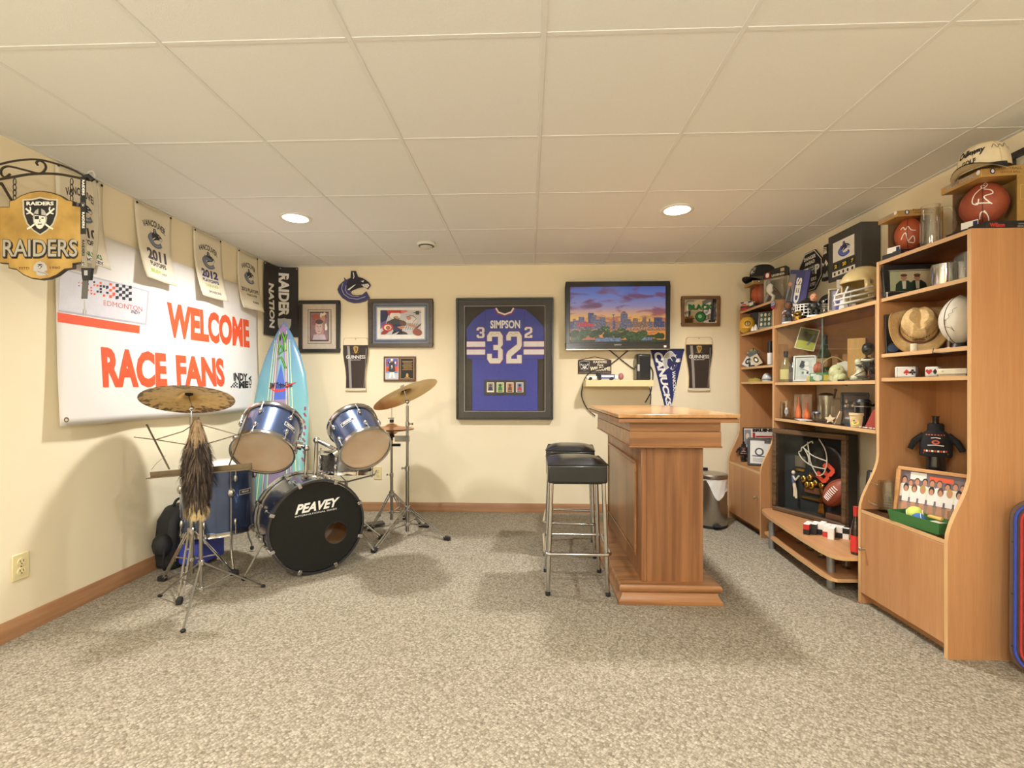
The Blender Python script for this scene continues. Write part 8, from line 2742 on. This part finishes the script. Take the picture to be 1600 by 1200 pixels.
# inside (fixed in the case): positions read off the front, 0..1 across and up
I = lambda x, z, y=.07: (x * wbx, y, z * hbx)
WIRE = mat('cream coated wire', (196, 190, 170), .4)
for pts in ([(.38, .80), (.50, .88), (.52, .86)], [(.36, .76), (.38, .80), (.52, .72), (.70, .68)], [(.32, .74), (.36, .76)], [(.32, .73), (.38, .66), (.52, .60), (.68, .59)], [(.45, .87), (.47, .74), (.50, .62), (.58, .50)], [(.60, .92), (.68, .80), (.70, .66), (.66, .54), (.60, .50)], [(.40, .79), (.46, .70), (.47, .62)]):
    MB().tube(curve([I(x, z, .05 + .02 * abs(x - .5)) for x, z in pts], 5), .004, WIRE, 6).build('cage_wire', t)
OR3 = INK('number orange', (206, 74, 48))
MB().ell(I(.64, .64, .095), (.115, .018, .13), mat('black helmet shell', (26, 26, 28), .3, coat=.4), 20).build('helmet_half', t)
three = [(.18, 0), (.82, 0), (1, .13), (1, .42), (.86, .5), (1, .58), (1, .87), (.82, 1), (.18, 1), (0, .87), (0, .68), (.3, .68), (.3, .82), (.7, .82), (.7, .6), (.4, .6), (.4, .4), (.7, .4), (.7, .18), (.3, .18), (.3, .32), (0, .32), (0, .13)]
c45, s45 = cos(R(-38)), sin(R(-38))
pts3 = [(wbx * .66 + (x - .5) * .085 * c45 - (.5 - y) * .13 * s45, hbx * .54 + (x - .5) * .085 * s45 + (.5 - y) * .13 * c45) for x, y in three]
mb = MB(); mb.prism(pts3, .066, .073, OR3); mb.build('orange_number', t)
bo3, T3, pf3 = football(t, (wbx * .82, .062, hbx * .35), .24, .07, LEATH, 'football', Matrix.Rotation(R(38), 4, 'Y'))
for k in range(8):
    z_ = -.05 + .014 * k
    rr = .07 * (1 - (2 * abs(z_) / .24) ** 2) ** .72
    MB().tube([T3 @ Vector((rr * cos(b_) * 1.02, rr * sin(b_) * 1.02, z_)) for b_ in (-pi / 2 - .28, -pi / 2, -pi / 2 + .28)], .003, WHITE, 6).build('lace', bo3)
MB().lathe([(.0, .095), (.03, .09), (.036, .1), (.02, .118), (0, .122)], GOLDM, 16, T=T3).build('gold_tip', bo3)
MB().box(wbx * .70, wbx * .98, .04, dbx - .01, .03, hbx * .11, BROWN).build('ball_rest', t, .003)
g = MB()
for x, z, r_ in ((.33, .42, .022), (.42, .45, .02), (.50, .40, .018), (.58, .38, .02), (.44, .36, .024), (.38, .36, .02)): g.ell(I(x, z, .09), (r_, .012, r_ * 1.2), GOLDM, 10)
g.box(wbx * .28, wbx * .55, dbx - .016, dbx - .007, hbx * .19, hbx * .215, GOLDM); g.box(wbx * .34, wbx * .55, dbx - .02, dbx - .007, hbx * .27, hbx * .34, BROWN)
g.box(wbx * .40, wbx * .56, dbx - .014, dbx - .007, hbx * .46, hbx * .51, BROWN); g.tube([I(.58, .34, .085), I(.62, .27, .08), (wbx * .58, .08, hbx * .2)], .016, GOLDM, 8); g.prism([(wbx * .54, hbx * .06), (wbx * .63, hbx * .06), (wbx * .62, hbx * .18), (wbx * .57, hbx * .18)], .08, .09, GOLDM)
g.build('gold_plaque', t)
g = MB(); g.ell(I(.22, .48, .07), (.013, .013, .015), IVP, 10); g.tube([I(.22, .45, .07), I(.225, .36, .07)], [.014, .012], INK('figure blue', (90, 104, 140)), 8); g.tube([I(.225, .35, .07), I(.245, .28, .065), I(.235, .2, .07)], .008, IVP, 8); g.tube([I(.23, .36, .07), I(.25, .27, .075), I(.26, .18, .07)], .008, IVP, 8); g.tube([I(.23, .44, .06), I(.28, .40, .05), I(.33, .46, .05)], .006, IVP, 8)
g.build('batter_figure', t)
MB().box(wbx * .19, wbx * .34, dbx - .010, dbx - .007, hbx * .55, hbx * .68, INK('ticket', (96, 90, 74))).box(wbx * .2, wbx * .33, dbx - .012, dbx - .009, hbx * .5, hbx * .53, GOLDM).build('ticket', t)

# checkered block
s = AZ(1285, 838, ZB)
t = thing('checkered_blocks', 'red, black and white checkered cube puzzle with white top on the bench', 'puzzle', (s.x + .02, s.y + .02, ZB), facing(s.x, s.y) - .2)
cs = .031
cells = {(0, 0), (1, 0), (0, 1), (1, 1), (2, 1), (3, 1), (3, 0), (4, 0), (2, 2), (3, 2), (4, 1), (5, 1), (5, 2), (4, 2), (1, 2), (6, 1), (0, -1), (4, -1), (2, 3)}
for (i, j) in sorted(cells):
    for k in range(2):
        sides = [RED, BLACK, WHITE][(i + j * 2 + k * 2 + (i * k)) % 3]
        g = MB(); x, y, z = (i - 3) * cs, (j - 1) * cs, k * cs
        g.box(x, x + cs * .97, y, y + cs * .97, z, z + cs * .985, sides)
        if k == 1: g.box(x + .0003, x + cs * .967, y + .0003, y + cs * .967, z + cs * .985, z + cs * .995, WHITE)
        g.build('cube_block', t)
# cola bottle in carrier by the near cabinet
s = Spot(1339, 1.718, ZB)
t = bottle('cola_bottle', 'small dark cola bottle with red label beside the near cabinet', s.loc + Vector((0, .008, 0)), .25, .024, mat('dark cola glass', (50, 36, 30), .1, coat=.4), INK('cola red', (206, 52, 44)), RED, (.06, .4), .42)
q = Print(); q.ring(WHITE, .004, .035, .012, .004); q.build('label_mark', t, mapf=lambda u, v, off: ((.0275 + off) * sin(u / .026 + .6), -(.0275 + off) * cos(u / .026 + .6), v))
# leaning white picture


def draw_blank(q, a, b, c, d):
    s = Sub(q, a, b, c, d); s.rect(INK('pale print', (222, 220, 214)), 0, 0, 1, 1); s.poly(INK('pale print shade', (206, 206, 200)), [(0, 0), (1, 0), (1, .5), (0, .2)])


picture('pale_picture', 'pale picture in thin dark frame leaning behind the near cabinet on the bench', 'picture', (1.925, 2.70, ZB), .21, .41, R(-66), .010, .014, BLACKF, [], draw_blank, tilt=R(10), base=True)
# glasses on the lower bench shelf
gl = None
for k, (px, X, z_) in enumerate(((1249, 1.76, 0), (1258, 1.79, 0), (1266, 1.75, 0), (1274, 1.79, 0), (1283, 1.74, 0), (1292, 1.78, 0), (1302, 1.76, 0), (1312, 1.80, 0), (1322, 1.78, 0))):
    p = AX(px, 606, X)
    if gl is None:
        gl = thing('bench_glass', 'clear tumbler under the low bench, first from the far leg', 'glass', (p.x, p.y, .088), group='clear tumblers under the low bench')
        MB().lathe([(0, 0), (.022, 0), (.030, .085), (.0285, .085), (.0205, .006), (0, .006)], GLASS, 18).build('body', gl)
        MB().lathe([(.0295, .084), (.0302, .0865), (.0285, .0865)], pane_mat('glass rim', (246, 248, 246), 1., .03, .15), 18).build('rim', gl)
    else: dup(gl, (p.x, p.y, .088), None, 'clear tumbler under the low bench, %s from the far leg' % ('first second third fourth fifth sixth seventh eighth ninth'.split()[k]))

# ================================================================ neon sign leaning on the near cabinet
P0 = AZ(1574, 1040, .0)
nd = Vector((.2, -.22, 0)).normalized()
ang = atan2(nd.y, nd.x)
NW, NH = .30, .68
t = thing('neon_sign', 'brown rounded board with unlit blue and red neon tubes leaning on the near cabinet', 'neon sign', (1.868, 1.94, .0), rot=(R(-3), 0, ang))


def rrect(x0, z0, x1, z1, r, n=6):
    out = []
    for cx, cz_, a0 in ((x1 - r, z1 - r, 0), (x0 + r, z1 - r, pi / 2), (x0 + r, z0 + r, pi), (x1 - r, z0 + r, 1.5 * pi)):
        for k in range(n + 1): a = a0 + pi / 2 * k / n; out.append((cx + r * cos(a), cz_ + r * sin(a)))
    return out


MB().prism(rrect(0, 0, NW, NH, .09), -.012, .0, mat('dark brown board', (84, 60, 44), .5, var=.1)).build('board', t, .003)
MB().tube([(x, -.022, z) for x, z in rrect(.018, .018, NW - .018, NH - .018, .075)], .0055, INK('neon blue glass', (52, 70, 158), rough=.2), 8, closed=True).build('blue_tube', t)
MB().tube([(x, -.022, z) for x, z in rrect(.034, .034, NW - .034, NH - .034, .06)], .0048, INK('neon red glass', (166, 50, 50), rough=.2), 8, closed=True).build('red_tube', t)
MB().tube([(x, -.024, z) for x, z in spline2([(.052, .40), (.06, .41), (.09, .40), (.12, .42), (.11, .38), (.07, .385), (.055, .395)])], .006, INK('neon cream glass', (226, 214, 180), rough=.2), 8).build('cream_tube', t)
MB().tube([(x, -.024, z) for x, z in spline2([(.10, .36), (.09, .25), (.08, .14), (.055, .07), (.08, .05), (.16, .06), (.2, .2)])], .007, INK('neon cream glass', (226, 214, 180), rough=.2), 8).build('cream_tube', t)
for z in (.3, .5, .1): MB().cyl((.01, -.014, z), (.01, -.01, z), .004, BLKP, 8).build('screw', t)
